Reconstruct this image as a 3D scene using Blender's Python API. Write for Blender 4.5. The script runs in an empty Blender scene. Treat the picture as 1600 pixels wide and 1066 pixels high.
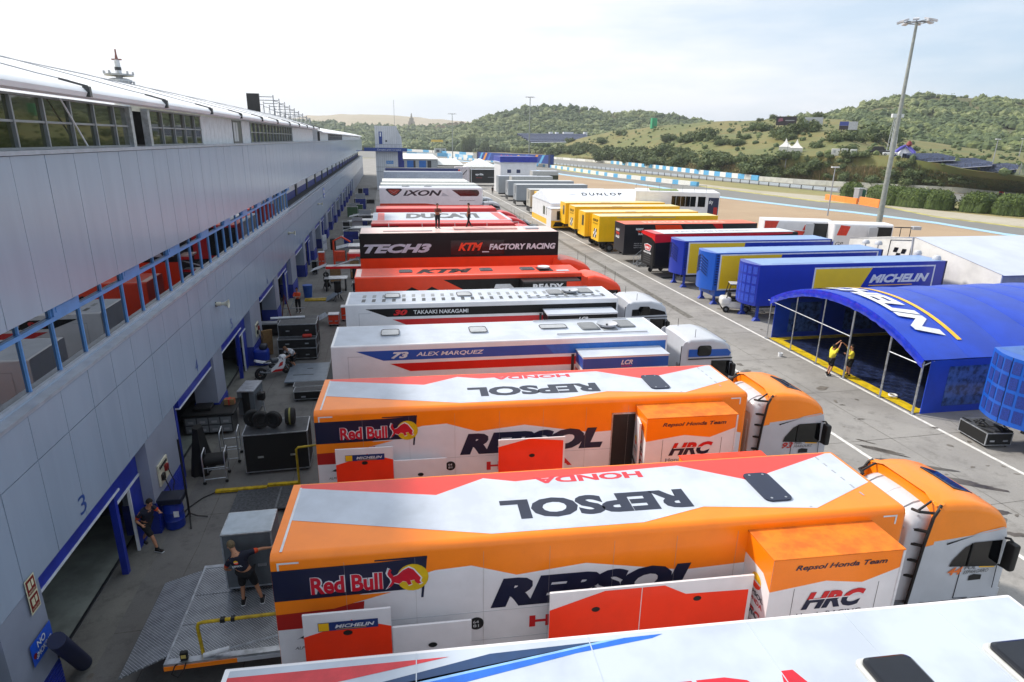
import bpy, bmesh, math, random
from mathutils import Vector, Matrix
R = math.radians
S = bpy.context.scene
COL = S.collection
random.seed(7)

# ---------------------------------------------------------------- camera
CAMZ = 11.8
cam = bpy.data.objects.new('camera', bpy.data.cameras.new('camera'))
COL.objects.link(cam)
cam.data.sensor_width = 36
cam.data.lens = 36 * 985 / 1600
cam.data.clip_start = 0.1
cam.data.clip_end = 9000
_m = Matrix(((0.98168229, 0.04310666, -0.18558474, 0),
             (-0.18990503, 0.29991751, -0.93487195, 0),
             (0.01536091, 0.95299071, 0.30260988, CAMZ), (0, 0, 0, 1)))
cam.matrix_world = _m
S.camera = cam

# ---------------------------------------------------------------- light
SUN_EL, SUN_AZ = R(43), R(-52)          # azimuth measured from +Y towards +X
w = bpy.data.worlds.new('World'); S.world = w; w.use_nodes = True
nt = w.node_tree; N = nt.nodes; Lk = nt.links; N.clear()
wo = N.new('ShaderNodeOutputWorld'); bg = N.new('ShaderNodeBackground')
sk = N.new('ShaderNodeTexSky'); sk.sky_type = 'NISHITA'; sk.sun_disc = False
sk.sun_elevation = SUN_EL; sk.sun_rotation = SUN_AZ; sk.air_density = 1.0; sk.dust_density = .7; sk.ozone_density = 1.0
tc = N.new('ShaderNodeTexCoord')
mp = N.new('ShaderNodeMapping'); mp.inputs['Scale'].default_value = (1.2, 1.2, 5.5)
nz = N.new('ShaderNodeTexNoise'); nz.inputs['Scale'].default_value = 1.7; nz.inputs['Detail'].default_value = 7; nz.inputs['Roughness'].default_value = .55
Lk.new(tc.outputs['Generated'], mp.inputs[0]); Lk.new(mp.outputs[0], nz.inputs[0])
# thin cloud is densest on the sun's side of the sky
dt = N.new('ShaderNodeVectorMath'); dt.operation = 'DOT_PRODUCT'
dt.inputs[1].default_value = (-0.90, 0.43, 0.05); Lk.new(tc.outputs['Generated'], dt.inputs[0])
mr = N.new('ShaderNodeMapRange'); mr.inputs[1].default_value = -0.75; mr.inputs[2].default_value = 0.55
mr.inputs[3].default_value = 0.0; mr.inputs[4].default_value = 1.0; Lk.new(dt.outputs['Value'], mr.inputs[0])
ad = N.new('ShaderNodeMath'); ad.operation = 'ADD'
cr = N.new('ShaderNodeMapRange'); cr.inputs[1].default_value = .35; cr.inputs[2].default_value = .72; cr.inputs[3].default_value = -0.15; cr.inputs[4].default_value = .75
Lk.new(nz.outputs[0], cr.inputs[0]); Lk.new(cr.outputs[0], ad.inputs[0]); Lk.new(mr.outputs[0], ad.inputs[1])
ad.use_clamp = True
cl = N.new('ShaderNodeMixRGB'); cl.inputs[2].default_value = (10.2, 10.4, 10.7, 1)
hb = N.new('ShaderNodeMixRGB'); hb.inputs[0].default_value = .62; hb.inputs[2].default_value = (5.6, 7.9, 10.4, 1); Lk.new(sk.outputs[0], hb.inputs[1]); Lk.new(hb.outputs[0], cl.inputs[1]); Lk.new(ad.outputs[0], cl.inputs[0])
Lk.new(cl.outputs[0], bg.inputs[0]); bg.inputs[1].default_value = 0.09
Lk.new(bg.outputs[0], wo.inputs[0])
sun = bpy.data.objects.new('sun', bpy.data.lights.new('sun', 'SUN')); COL.objects.link(sun)
sun.data.energy = 4.0; sun.data.angle = R(5); sun.data.color = (1, .94, .85)
_d = Vector((math.sin(SUN_AZ) * math.cos(SUN_EL), math.cos(SUN_AZ) * math.cos(SUN_EL), math.sin(SUN_EL)))
sun.rotation_euler = _d.to_track_quat('Z', 'Y').to_euler()
S.view_settings.view_transform = 'Standard'; S.view_settings.look = 'None'
S.view_settings.exposure = 0.27; S.view_settings.gamma = 1
S.render.engine = 'CYCLES'
S.cycles.max_bounces = 6

def gp(px, py, z=0.0):
    """real ground point (at height z) surveyed from the photograph"""
    d = _m.to_3x3() @ Vector((px - 800, -(py - 533), -985))
    t = (z - CAMZ) / d.z
    return Vector((d.x * t, d.y * t, z))

# ---------------------------------------------------------------- materials
def C(h):
    h = h.lstrip('#'); o = []
    for i in (0, 2, 4):
        c = int(h[i:i+2], 16) / 255
        o.append(c / 12.92 if c <= .04045 else ((c + .055) / 1.055) ** 2.4)
    return (o[0], o[1], o[2], 1)
MATS = {}
def mat(key, col, rough=.4, metal=0., var=.06, scale=3., bump=0., coat=0., spec=None, stretch=None, detail=4, col2=None, lo=.4, hi=.62):
    if key in MATS: return MATS[key]
    m = bpy.data.materials.new(key); m.use_nodes = True
    n = m.node_tree.nodes; l = m.node_tree.links; p = n['Principled BSDF']
    c = C(col) if isinstance(col, str) else tuple(col) + (1,)
    tx = n.new('ShaderNodeTexCoord'); mpg = n.new('ShaderNodeMapping')
    if stretch: mpg.inputs['Scale'].default_value = stretch
    l.new(tx.outputs['Object'], mpg.inputs[0])
    no = n.new('ShaderNodeTexNoise'); no.inputs['Scale'].default_value = scale; no.inputs['Detail'].default_value = detail
    no.inputs['Roughness'].default_value = .62
    l.new(mpg.outputs[0], no.inputs[0])
    mx = n.new('ShaderNodeMixRGB')
    if col2: c2 = C(col2) if isinstance(col2, str) else tuple(col2) + (1,)
    else:
        c2 = tuple(max(0, x * (1 - 2.2 * var)) for x in c[:3]) + (1,)
        c = tuple(min(1, x * (1 + var * .8)) for x in c[:3]) + (1,)
    mx.inputs[1].default_value = c; mx.inputs[2].default_value = c2
    rg = n.new('ShaderNodeMapRange'); rg.inputs[1].default_value = lo; rg.inputs[2].default_value = hi
    l.new(no.outputs[0], rg.inputs[0]); l.new(rg.outputs[0], mx.inputs[0]); l.new(mx.outputs[0], p.inputs['Base Color'])
    p.inputs['Roughness'].default_value = rough; p.inputs['Metallic'].default_value = metal
    if coat: p.inputs['Coat Weight'].default_value = coat; p.inputs['Coat Roughness'].default_value = .08
    if spec is not None: p.inputs['Specular IOR Level'].default_value = spec
    if bump:
        b = n.new('ShaderNodeBump'); b.inputs['Strength'].default_value = bump; b.inputs['Distance'].default_value = .02
        l.new(no.outputs[0], b.inputs['Height']); l.new(b.outputs[0], p.inputs['Normal'])
    MATS[key] = m
    return m
def paint(col, key=None, rough=.32, var=.03, coat=.12):
    if key in ('paint black', 'black trailer'): return mat(key, col, rough=.4, var=var, scale=.9, spec=.25)
    return mat(key or 'paint_' + col.strip('#'), col, rough=rough, var=var, scale=.9, coat=coat)
WHITE = paint('#e2e2e6', 'paint white'); ROOFW = paint('#bcc3cf', 'roof white', rough=.5, var=.05, coat=.0)
ORANGE = paint('#ff8408', 'paint orange'); REDOR = paint('#fc3608', 'paint red orange'); REDR = paint('#e23a30', 'roof red', rough=.4)
DRED = paint('#b01a14', 'dark red'); NAVY = paint('#0d1536', 'paint navy'); BLACK = paint('#0c0c0f', 'paint black'); DGREY = paint('#2a2c30', 'dark grey')
RED = paint('#cc1018', 'paint red'); BLUE = paint('#1050a8', 'paint mid blue'); YEL = paint('#f2bb06', 'paint yellow'); KTM = paint('#f03c08', 'paint ktm')
MBLUE = paint('#142e9e', 'paint royal blue'); MBLUE2 = paint('#1454b8', 'paint light royal blue'); BROOF = paint('#7f9cc4', 'pale blue roof', rough=.45)
GREY = paint('#9a9ca2', 'paint grey'); LGREY = paint('#b9bcc2', 'paint light grey')
RUB = mat('rubber', '#121214', rough=.8, var=.15, scale=9)
PLAS = mat('black plastic', '#101012', rough=.55, var=.1, scale=6)
ALU = mat('aluminium', '#b8bcc2', rough=.35, metal=.75, var=.12, scale=5)
STEEL = mat('steel', '#7c8086', rough=.45, metal=.7, var=.15, scale=6)
FABK = mat('black laminate', '#08080a', rough=.7, var=.15, scale=14)
YBAR = mat('yellow bar', '#c0a010', rough=.5, var=.15, scale=7)
SKIN = mat('skin', '#b57f60', rough=.6, var=.06, scale=20)
CARD = mat('cardboard', '#8a6a44', rough=.9, var=.1, scale=8)
BARB = mat('barrel blue', '#0c2c8c', rough=.4, var=.08, scale=5)
def glassm(key, col='#07090c', rough=.04, spec=.45):
    return mat(key, col, rough=rough, var=.1, scale=2, spec=spec)
DGLASS = glassm('dark glass')

# ---------------------------------------------------------------- mesh builder
TXT = {}
def text_mesh(s, shear=0., bold=0., space=1.):
    k = (s, shear, bold, space)
    if k in TXT: return TXT[k]
    cu = bpy.data.curves.new('t', 'FONT'); cu.body = s; cu.size = 1; cu.shear = shear; cu.offset = bold; cu.space_character = space
    cu.resolution_u = 3; cu.fill_mode = 'FRONT'
    o = bpy.data.objects.new('t', cu); COL.objects.link(o)
    dg = bpy.context.evaluated_depsgraph_get(); me = bpy.data.meshes.new_from_object(o.evaluated_get(dg))
    vs = [v.co.copy() for v in me.vertices]; fs = [tuple(p.vertices) for p in me.polygons]
    x0 = min(v.x for v in vs); x1 = max(v.x for v in vs); y0 = min(v.y for v in vs); y1 = max(v.y for v in vs)
    vs = [((v.x - x0) / (x1 - x0), (v.y - y0) / (y1 - y0)) for v in vs]
    COL.objects.unlink(o); bpy.data.objects.remove(o); bpy.data.curves.remove(cu); bpy.data.meshes.remove(me)
    TXT[k] = (vs, fs, (x1 - x0) / max(y1 - y0, 1e-5)); return TXT[k]

class Face:
    """a flat side of something: origin, right vector, up vector"""
    def __init__(s, o, u, v):
        s.o = Vector(o); s.u = Vector(u).normalized(); s.v = Vector(v).normalized(); s.n = s.u.cross(s.v)
    def p(s, a, b, off=0.): return s.o + s.u * a + s.v * b + s.n * off

class MB:
    def __init__(s): s.v = []; s.f = []; s.mi = []; s.mats = []; s.sm = []; s.wn = False
    def _m(s, m):
        if m not in s.mats: s.mats.append(m)
        return s.mats.index(m)
    def add(s, vs, fs, m, smooth=False):
        b = len(s.v); s.v += [Vector(v) for v in vs]; k = s._m(m)
        for f in fs: s.f.append(tuple(b + i for i in f)); s.mi.append(k); s.sm.append(smooth)
        return s
    def box(s, x0, x1, y0, y1, z0, z1, m, M=None):
        vs = [Vector((x, y, z)) for x in (x0, x1) for y in (y0, y1) for z in (z0, z1)]
        if M: vs = [M @ v for v in vs]
        return s.add(vs, [(0, 1, 3, 2), (4, 6, 7, 5), (0, 4, 5, 1), (2, 3, 7, 6), (0, 2, 6, 4), (1, 5, 7, 3)], m)
    def bar(s, a, b, w, h, m):
        a = Vector(a); b = Vector(b); d = (b - a); L = d.length
        q = d.to_track_quat('X', 'Z').to_matrix().to_4x4(); q.translation = a
        return s.box(0, L, -w/2, w/2, -h/2, h/2, m, q)
    def tube(s, pts, r, m, n=8, caps=True, smooth=True):
        pts = [Vector(p) for p in pts]; rs = r if isinstance(r, (list, tuple)) else [r] * len(pts)
        vs = []; fs = []; up = None
        for i, p in enumerate(pts):
            d = (pts[min(i+1, len(pts)-1)] - pts[max(i-1, 0)]).normalized()
            if up is None: up = Vector((0, 0, 1)) if abs(d.z) < .95 else Vector((1, 0, 0))
            a = d.cross(up); 
            if a.length < 1e-4: a = d.cross(Vector((0, 1, 0)))
            a.normalize(); b = a.cross(d).normalized(); up = b
            for k in range(n):
                t = 2 * math.pi * k / n; vs.append(p + (a * math.cos(t) + b * math.sin(t)) * rs[i])
        for i in range(len(pts) - 1):
            for k in range(n): fs.append((i*n+k, i*n+(k+1) % n, (i+1)*n+(k+1) % n, (i+1)*n+k))
        s.add(vs, fs, m, smooth)
        if caps: s.add([v for v in vs[:n]], [tuple(range(n))[::-1]], m); s.add([v for v in vs[-n:]], [tuple(range(n))], m)
        return s
    def cyl(s, a, b, r, m, n=14, r2=None): return s.tube([a, b], [r, r if r2 is None else r2], m, n)
    def prism(s, poly, a, b, m, axis='y', smooth=False):
        """polygon in the two remaining axes pulled from a to b along axis"""
        def P(u, v, t): return {'x': (t, u, v), 'y': (u, t, v), 'z': (u, v, t)}[axis]
        n = len(poly); vs = [P(u, v, a) for u, v in poly] + [P(u, v, b) for u, v in poly]
        s.add(vs, [tuple(range(n))[::-1], tuple(range(n, 2*n))], m)
        return s.add(vs, [(i, (i+1) % n, n+(i+1) % n, n+i) for i in range(n)], m, smooth)
    def poly(s, F, pts, m, off=.004): return s.add([F.p(a, b, off) for a, b in pts], [tuple(range(len(pts)))], m)
    def rect(s, F, a0, b0, a1, b1, m, off=.004): return s.poly(F, [(a0, b0), (a1, b0), (a1, b1), (a0, b1)], m, off)
    def rrect(s, F, a0, b0, a1, b1, r, m, off=.004, k=4):
        pts = []
        for cx, cy, t0 in ((a1-r, b0+r, -90), (a1-r, b1-r, 0), (a0+r, b1-r, 90), (a0+r, b0+r, 180)):
            for i in range(k+1): t = R(t0 + 90*i/k); pts.append((cx + r*math.cos(t), cy + r*math.sin(t)))
        return s.poly(F, pts, m, off)
    def disc(s, F, a, b, r, m, off=.004, n=20, ry=None):
        return s.poly(F, [(a + r*math.cos(2*math.pi*i/n), b + (ry or r)*math.sin(2*math.pi*i/n)) for i in range(n)], m, off)
    def text(s, F, t, a, b, w, h, m, off=.008, shear=0., bold=.0, space=1.):
        """lettering fitted into the rectangle a,b (lower left) w x h of face F; w None keeps the natural width"""
        vs, fs, asp = text_mesh(t, shear, bold, space)
        if w is None: w = asp * h
        return s.add([F.p(a + x*w, b + y*h, off) for x, y in vs], fs, m)
    def rbox(s, x0, x1, y0, y1, z0, z1, r, m, edges='all', seg=3, M=None, taper=None):
        s.wn = True; bm = bmesh.new(); bmesh.ops.create_cube(bm, size=1)
        for v in bm.verts: v.co = Vector((x0 + (v.co.x+.5)*(x1-x0), y0 + (v.co.y+.5)*(y1-y0), z0 + (v.co.z+.5)*(z1-z0)))
        if taper:
            for v in bm.verts: taper(v.co)
        es = []
        for e in bm.edges:
            a, b = e.verts[0].co, e.verts[1].co; d = b - a; mid = (a + b) / 2
            t = 'x' if abs(d.x) > max(abs(d.y), abs(d.z)) else 'y' if abs(d.y) > abs(d.z) else 'z'
            top = mid.z > (z0+z1)/2; right = mid.x > (x0+x1)/2
            if edges == 'all' or (edges == 'top' and top and t != 'z') or (edges == 'roof' and top and t == 'x') or \
               (edges == 'topend' and ((top and t == 'x') or (top and right and t == 'y') or (right and t == 'z'))) or (edges == 'vert' and t == 'z') or \
               (edges == 'topleft' and ((top and t == 'x') or (not right and t == 'z'))):
                es.append(e)
        if es: bmesh.ops.bevel(bm, geom=es, offset=r, segments=seg, profile=.5, affect='EDGES', clamp_overlap=True)
        bm.verts.index_update(); vs = [v.co.copy() for v in bm.verts]
        if M: vs = [M @ v for v in vs]
        fs = [[v.index for v in f.verts] for f in bm.faces]
        big = [f.calc_area() for f in bm.faces]; mxa = max(big)
        for f, ar in zip(fs, big): pass
        b = len(s.v); s.v += vs; k = s._m(m)
        nrm = [f.normal.copy() for f in bm.faces]
        for f, nn in zip(fs, nrm):
            s.f.append(tuple(b+i for i in f)); s.mi.append(k); s.sm.append(max(abs(nn.x), abs(nn.y), abs(nn.z)) < .9995)
        bm.free(); return s
    def lathe(s, prof, c, m, n=18, axis='z'):
        vs = []; fs = []; c = Vector(c)
        for (r, h) in prof:
            for k in range(n):
                t = 2*math.pi*k/n; a, b = r*math.cos(t), r*math.sin(t)
                vs.append(c + Vector({'z': (a, b, h), 'y': (a, h, b), 'x': (h, a, b)}[axis]))
        for i in range(len(prof)-1):
            for k in range(n): fs.append((i*n+k, i*n+(k+1) % n, (i+1)*n+(k+1) % n, (i+1)*n+k))
        return s.add(vs, fs, m, True)
    def loft(s, rings, m, smooth=True, caps=True):
        n = len(rings[0]); vs = [v for r in rings for v in r]; fs = []
        for i in range(len(rings)-1):
            for k in range(n): fs.append((i*n+k, i*n+(k+1) % n, (i+1)*n+(k+1) % n, (i+1)*n+k))
        s.add(vs, fs, m, smooth)
        if caps: s.add(rings[0], [tuple(range(n))[::-1]], m); s.add(rings[-1], [tuple(range(n))], m)
        return s
    def wheel(s, x, y, r, w, rim=None, axis='y', z=None):
        z = r if z is None else z
        s.lathe([(r*.5, -w/2), (r*.92, -w/2), (r, -w*.36), (r, w*.36), (r*.92, w/2), (r*.5, w/2)], (x, y, z), RUB, 20, axis)
        rm = rim or STEEL
        s.lathe([(0, -w*.30), (r*.2, -w*.34), (r*.44, -w*.2), (r*.52, -w*.44), (r*.52, w*.44), (r*.44, w*.2), (r*.2, w*.34), (0, w*.30)], (x, y, z), rm, 20, axis)
        return s
    def build(s, name, parent=None, label=None, cat=None, group=None, kind=None, loc=None, fix=True):
        me = bpy.data.meshes.new(name); me.from_pydata([tuple(v) for v in s.v], [], s.f)
        for m in s.mats: me.materials.append(m)
        me.polygons.foreach_set('material_index', s.mi); me.polygons.foreach_set('use_smooth', s.sm)
        me.validate(); me.update(); me.set_sharp_from_angle(angle=R(40))
        o = bpy.data.objects.new(name, me); COL.objects.link(o)
        if parent: o.parent = parent
        if s.wn: wn = o.modifiers.new('wn', 'WEIGHTED_NORMAL'); wn.keep_sharp = True
        if loc: o.location = loc
        tag(o, label, cat, group, kind); return o
def tag(o, label=None, cat=None, group=None, kind=None):
    if label: o['label'] = label
    if cat: o['category'] = cat
    if group: o['group'] = group
    if kind: o['kind'] = kind
    return o
def thing(name, label, cat, loc=(0, 0, 0), rz=0, group=None):
    o = bpy.data.objects.new(name, None); COL.objects.link(o); o.location = loc; o.rotation_euler = (0, 0, rz)
    o.empty_display_size = .3
    return tag(o, label, cat, group)
def dup(root, loc, rz=0, label=None, group=None, scale=None):
    def cp(o, par):
        c = o.copy(); COL.objects.link(c); c.parent = par
        for ch in list(kids.get(o.name, [])): cp(ch, c)
        return c
    kids = {}
    def walk(o):
        kids[o.name] = list(o.children)
        for ch in o.children: walk(ch)
    walk(root)
    r = cp(root, None); r.location = loc; r.rotation_euler = (0, 0, rz)
    if scale: r.scale = scale if isinstance(scale, tuple) else (scale,)*3
    if label: r['label'] = label
    if group: r['group'] = group
    return r
def struct(name, mb, **k): return mb.build(name, kind='structure', **k)
# ================================================================ ground
def groundmat(key, c1, c2, c3, s1=.25, s2=3., rough=.85, bump=.15, spots=True):
    m = bpy.data.materials.new(key); m.use_nodes = True
    n = m.node_tree.nodes; l = m.node_tree.links; p = n['Principled BSDF']
    tx = n.new('ShaderNodeTexCoord')
    def noise(sc, det=6, rg=.6):
        o = n.new('ShaderNodeTexNoise'); o.inputs['Scale'].default_value = sc; o.inputs['Detail'].default_value = det
        o.inputs['Roughness'].default_value = rg; l.new(tx.outputs['Object'], o.inputs[0]); return o
    def ramp(src, a, b):
        r = n.new('ShaderNodeMapRange'); r.inputs[1].default_value = a; r.inputs[2].default_value = b; l.new(src, r.inputs[0]); return r
    def mix(f, a, b):
        x = n.new('ShaderNodeMixRGB'); l.new(f, x.inputs[0])
        for i, q in ((1, a), (2, b)):
            if isinstance(q, str): x.inputs[i].default_value = C(q)
            else: l.new(q, x.inputs[i])
        return x
    a = noise(s1, 8, .65); b = noise(s2, 8, .7); c = noise(s2 * 14, 3, .6)
    x1 = mix(ramp(a.outputs[0], .38, .64).outputs[0], c1, c2)
    x2 = mix(ramp(b.outputs[0], .52, .78).outputs[0], x1.outputs[0], c3)
    mu = n.new('ShaderNodeMixRGB'); mu.blend_type = 'MULTIPLY'; mu.inputs[0].default_value = .35
    l.new(x2.outputs[0], mu.inputs[1]); l.new(c.outputs[0], mu.inputs[2])
    l.new(mu.outputs[0], p.inputs['Base Color'])
    rr = ramp(b.outputs[0], .3, .7); rr.inputs[3].default_value = rough - .18; rr.inputs[4].default_value = min(1, rough + .05)
    l.new(rr.outputs[0], p.inputs['Roughness'])
    bu = n.new('ShaderNodeBump'); bu.inputs['Strength'].default_value = bump; bu.inputs['Distance'].default_value = .02
    l.new(c.outputs[0], bu.inputs['Height']); l.new(bu.outputs[0], p.inputs['Normal'])
    MATS[key] = m; return m
CONC = groundmat('paddock concrete', '#a09d99', '#8b8885', '#706d6a', .22, 1.3)
CONC2 = groundmat('worn slab', '#828079', '#6e6c68', '#565450', .5, 2.2)
SOIL = groundmat('brown gravel', '#b39a7c', '#a78d70', '#baa389', .06, .9)
DRYG = groundmat('dry grass ground', '#8f8a55', '#a08f62', '#6d7440', .02, .3)
TRACK = groundmat('track asphalt', '#84837f', '#7b7a77', '#8d8b86', .05, .8)
PALE = groundmat('pale concrete strip', '#bdb5a4', '#b0a790', '#a39a80', .08, .7)
ROADW = mat('worn white line', '#d6d4d0', rough=.7, var=.08, scale=5)
DARKL = mat('joint tar', '#5a5650', rough=.8, var=.2, scale=6)
WET = mat('damp concrete', '#544e46', rough=.32, var=.22, scale=1.6)

m = MB(); m.add([(-6000, -300, -.05), (6000, -300, -.05), (6000, 8000, -.05), (-6000, 8000, -.05)], [(0, 1, 2, 3)], DRYG); struct('ground', m)
m = MB(); m.add([(-25, -30, 0), (46, -30, 0), (46, 300, 0), (40, 420, 0), (-25, 420, 0)], [(0, 1, 2, 3, 4)], CONC); struct('paddock', m)
def strip(name, pa, pb, mt, z, kind='structure'):
    """sheet between two surveyed lines on the ground"""
    A = [gp(x, y) for x, y in pa]; B = [gp(x, y) for x, y in pb]
    vs = [(v.x, v.y, z) for v in A] + [(v.x, v.y, z) for v in B]; n = len(A)
    mb = MB(); mb.add(vs, [(i, i+1, n+i+1, n+i) for i in range(n-1)], mt)
    return mb.build(name, kind=kind)
KB = [(700, 250), (760, 257), (820, 265), (862, 270.5), (880, 274), (960, 284), (1025, 293), (1130, 310), (1280, 328), (1331, 333), (1463, 350), (1568, 367.5), (1700, 385)]
def sh(l, a, b=None):
    b = a if b is None else b; n = len(l) - 1
    return [(x, y + a + (b - a) * i / n) for i, (x, y) in enumerate(l)]
m = MB(); m.add([(-8.1, -30, .002), (-2.2, -30, .002), (-2.2, 230, .002), (-8.1, 230, .002)], [(0, 1, 2, 3)], groundmat('shade darkened apron', '#7b7976', '#6a6866', '#545351', .3, 1.6)); struct('apron', m)  # mottled slab, base colour darkened to deepen the building's shade
gr = MB(); K = [gp(x, y) for x, y in KB]
gr.add([(46, 300, -.02), (44, 20, -.02), (160, 20, -.02)] + [(v.x, v.y, -.02) for v in reversed(K)], [tuple(range(3 + len(K)))], SOIL); struct('gravel', gr)
strip('kerb', KB, sh(KB, -1.2, -3.4), mat('kerb blue', '#9fc4de', rough=.6, var=.1), .012)
TF = [(700, 245), (760, 251), (820, 258), (862, 262), (880, 267), (960, 277), (1025, 283), (1090, 291.5), (1280, 315.5), (1368, 321), (1463, 340), (1568, 353), (1700, 369)]
strip('track', sh(KB, -1.0, -3.0), TF, TRACK, .004)
strip('verge', TF, sh(TF, -.7, -2), mat('yellow verge', '#b0a860', rough=.9, var=.2, scale=.5), .008)
T2 = [(955, 275), (1025, 282), (1090, 287), (1185, 298), (1280, 306), (1381, 315), (1463, 329), (1600, 343), (1700, 352)]
TF2 = [(955, 276), (1025, 282.5), (1090, 291), (1185, 303), (1280, 314.5), (1368, 320.5), (1463, 338), (1568, 351), (1700, 367)]
strip('service strip', TF2, T2, PALE, .002)
# second carriageway beyond the barrier
strip('far track', [(600, 236), (700, 243), (800, 251), (880, 258), (960, 268), (1080, 279), (1200, 290), (1308, 301), (1450, 312), (1650, 325)],
      [(600, 232), (700, 237), (800, 243), (880, 249.5), (960, 257), (1080, 270), (1185, 283), (1308, 292), (1450, 300), (1650, 310)], TRACK, .003)
strip('pit straight', [(560, 246), (640, 250), (720, 252), (800, 257)], [(560, 236), (640, 236), (720, 240), (800, 246)], TRACK, .002)

# painted lines and slab joints of the paddock road
def line(name, x0, y0, x1, y1, wd, mt, z=.006):
    a = Vector((x0, y0)); b = Vector((x1, y1)); d = (b - a).normalized(); q = Vector((-d.y, d.x)) * wd / 2
    mb = MB(); mb.add([(a.x+q.x, a.y+q.y, z), (a.x-q.x, a.y-q.y, z), (b.x-q.x, b.y-q.y, z), (b.x+q.x, b.y+q.y, z)], [(3, 2, 1, 0)], mt)
    return mb.build(name, kind='structure')
line('lane line', 23.36, -5, 23.6, 230, .17, ROADW)
line('lane line', 18.5, -5, 18.3, 60, .17, ROADW)
line('drain', 20.9, 40, 21.4, 230, .5, mat('drain cover', '#6b6862', rough=.8, var=.2, scale=4), .004)
jm = MB(); rr = random.Random(5)
def joint(x0, y0, x1, y1, wdt=.022):
    n = max(2, int((abs(x1-x0)+abs(y1-y0)) / 1.4)); pv = (x0, y0)
    for i in range(1, n+1):
        t = i / n; q = (x0 + (x1-x0)*t + (rr.uniform(-.03, .03) if i < n else 0), y0 + (y1-y0)*t + (rr.uniform(-.03, .03) if i < n else 0))
        a = Vector(pv); b = Vector(q); d = (b-a).normalized(); k = Vector((-d.y, d.x)) * wdt / 2 * rr.uniform(.6, 1.3)
        jm.add([(a.x+k.x, a.y+k.y, .005), (a.x-k.x, a.y-k.y, .005), (b.x-k.x, b.y-k.y, .005), (b.x+k.x, b.y+k.y, .005)], [(3, 2, 1, 0)], DARKL); pv = q
for x in (-6.05, -3.75, 14.2, 20.6, 28.5, 33.5): joint(x, -2, x, 150)
for y in [-1 + 5.1 * i for i in range(26)]: joint(-7.6, y, -1.5, y + .1); joint(12, y + 1.2, 43, y + 1.7)
for i in range(26):
    x = rr.uniform(14, 30); y = rr.uniform(12, 60); joint(x, y, x + rr.uniform(-3, 3), y + rr.uniform(.5, 4), .012)
jm.build('slab joints', kind='structure')
def blot(name, cx, cy, rx, ry, mt, z, seed, lobes=34, rot=0, rough=.35):
    q = random.Random(seed); mb = MB(); pts = []; ph = [q.uniform(0, 6.3) for _ in range(6)]
    for i in range(lobes):
        t = 2 * math.pi * i / lobes
        r = 1 + rough * sum(math.sin((k+2)*t + ph[k]) / (k+1.6) for k in range(6)) * .8 + q.uniform(-.12, .12)
        x = rx * r * math.cos(t); y = ry * r * math.sin(t)
        pts.append((cx + x*math.cos(rot) - y*math.sin(rot), cy + x*math.sin(rot) + y*math.cos(rot), z))
    mb.add(pts, [tuple(range(lobes))], mt); return mb.build(name, kind='structure')
STN = mat('oil stain', '#6f6962', rough=.6, var=.2, scale=2.)
for i, (px, py, rx, ry, rot) in enumerate(((1468, 748, 1.5, .30, -.55), (1425, 727, 1.0, .26, -.5), (1378, 704, .9, .16, -.7), (1440, 757, .9, .10, -.5), (1548, 800, .5, .22, -.2), (1585, 835, .35, .14, -.4), (1352, 690, .35, .06, -.8), (1500, 772, .5, .07, -.4), (1345, 655, .16, .05, 0), (1316, 633, .12, .05, 0))):
    v = gp(px, py); blot('puddle', v.x, v.y, rx, ry, WET, .0078 + .0001*i, 3 + i, rot=rot, lobes=46, rough=.5)
for i in range(90):
    x, y = (rr.uniform(-7.2, -2.6), rr.uniform(11, 45)) if i < 24 else (rr.uniform(15.2, 24), rr.uniform(11, 26)) if i < 55 else (rr.uniform(12.5, 31), rr.uniform(12, 62))
    s = rr.uniform(.03, .12) if 24 <= i < 55 else rr.uniform(.05, .3); blot('stain', x, y, s * rr.uniform(.8, 2.2), s, STN, .0065 + .00002 * i, 40 + i, 18, rr.uniform(0, 3))
p1 = line('floor slab', -7.55, -3, -7.55, 150, .9, CONC2, .0055)

# ================================================================ pit building
CLAD = mat('cladding panels', '#98a4b6', rough=.25, var=.022, scale=1.6, spec=.55, detail=5, stretch=(1, 1, .12))
CLADD = mat('cladding joints', '#30343c', rough=.7)
TOPW = mat('white membrane', '#f4f5f8', rough=.5, var=.03, scale=.8)
_n = TOPW.node_tree.nodes; _l = TOPW.node_tree.links; _tr = _n.new('ShaderNodeBsdfTranslucent'); _tr.inputs[0].default_value = (.9, .92, .95, 1); _mx = _n.new('ShaderNodeMixShader'); _mx.inputs[0].default_value = .1
_l.new(_n['Principled BSDF'].outputs[0], _mx.inputs[1]); _l.new(_tr.outputs[0], _mx.inputs[2]); _l.new(_mx.outputs[0], _n['Material Output'].inputs[0])
FRB = mat('window frame blue', '#5f95d4', rough=.35, var=.05)
FRG = mat('window frame grey', '#8c9096', rough=.35, metal=.4)
WGL = glassm('reflective window glass', '#0a0c10', rough=.015, spec=1.0); 
WGL.node_tree.nodes['Principled BSDF'].inputs['IOR'].default_value = 2.3
GBLUE = mat('garage blue', '#1a2f9a', rough=.4, var=.1, scale=2)
GBLUD = mat('garage blue wall', '#162a80', rough=.6, var=.12, scale=2)
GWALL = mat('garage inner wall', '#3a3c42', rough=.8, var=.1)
GFLR = mat('garage floor', '#8c9088', rough=.55, var=.12, scale=1.2)
MATD = mat('dark matting', '#090b14', rough=.95, var=.1, scale=9)
WTRIM = mat('white trim', '#d8dade', rough=.5)
X0 = -7.33; YS, YE = 1.0, 226.0
B = thing('pit_building', 'long grey panel clad pit building with blue garage doors and white membrane roof', 'building', (X0, 11, 0))
def bb(mb, name, par=None): o = mb.build(name); o.parent = par or B; o.location = (-X0, -11, 0); return o
q = random.Random(3)
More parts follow.
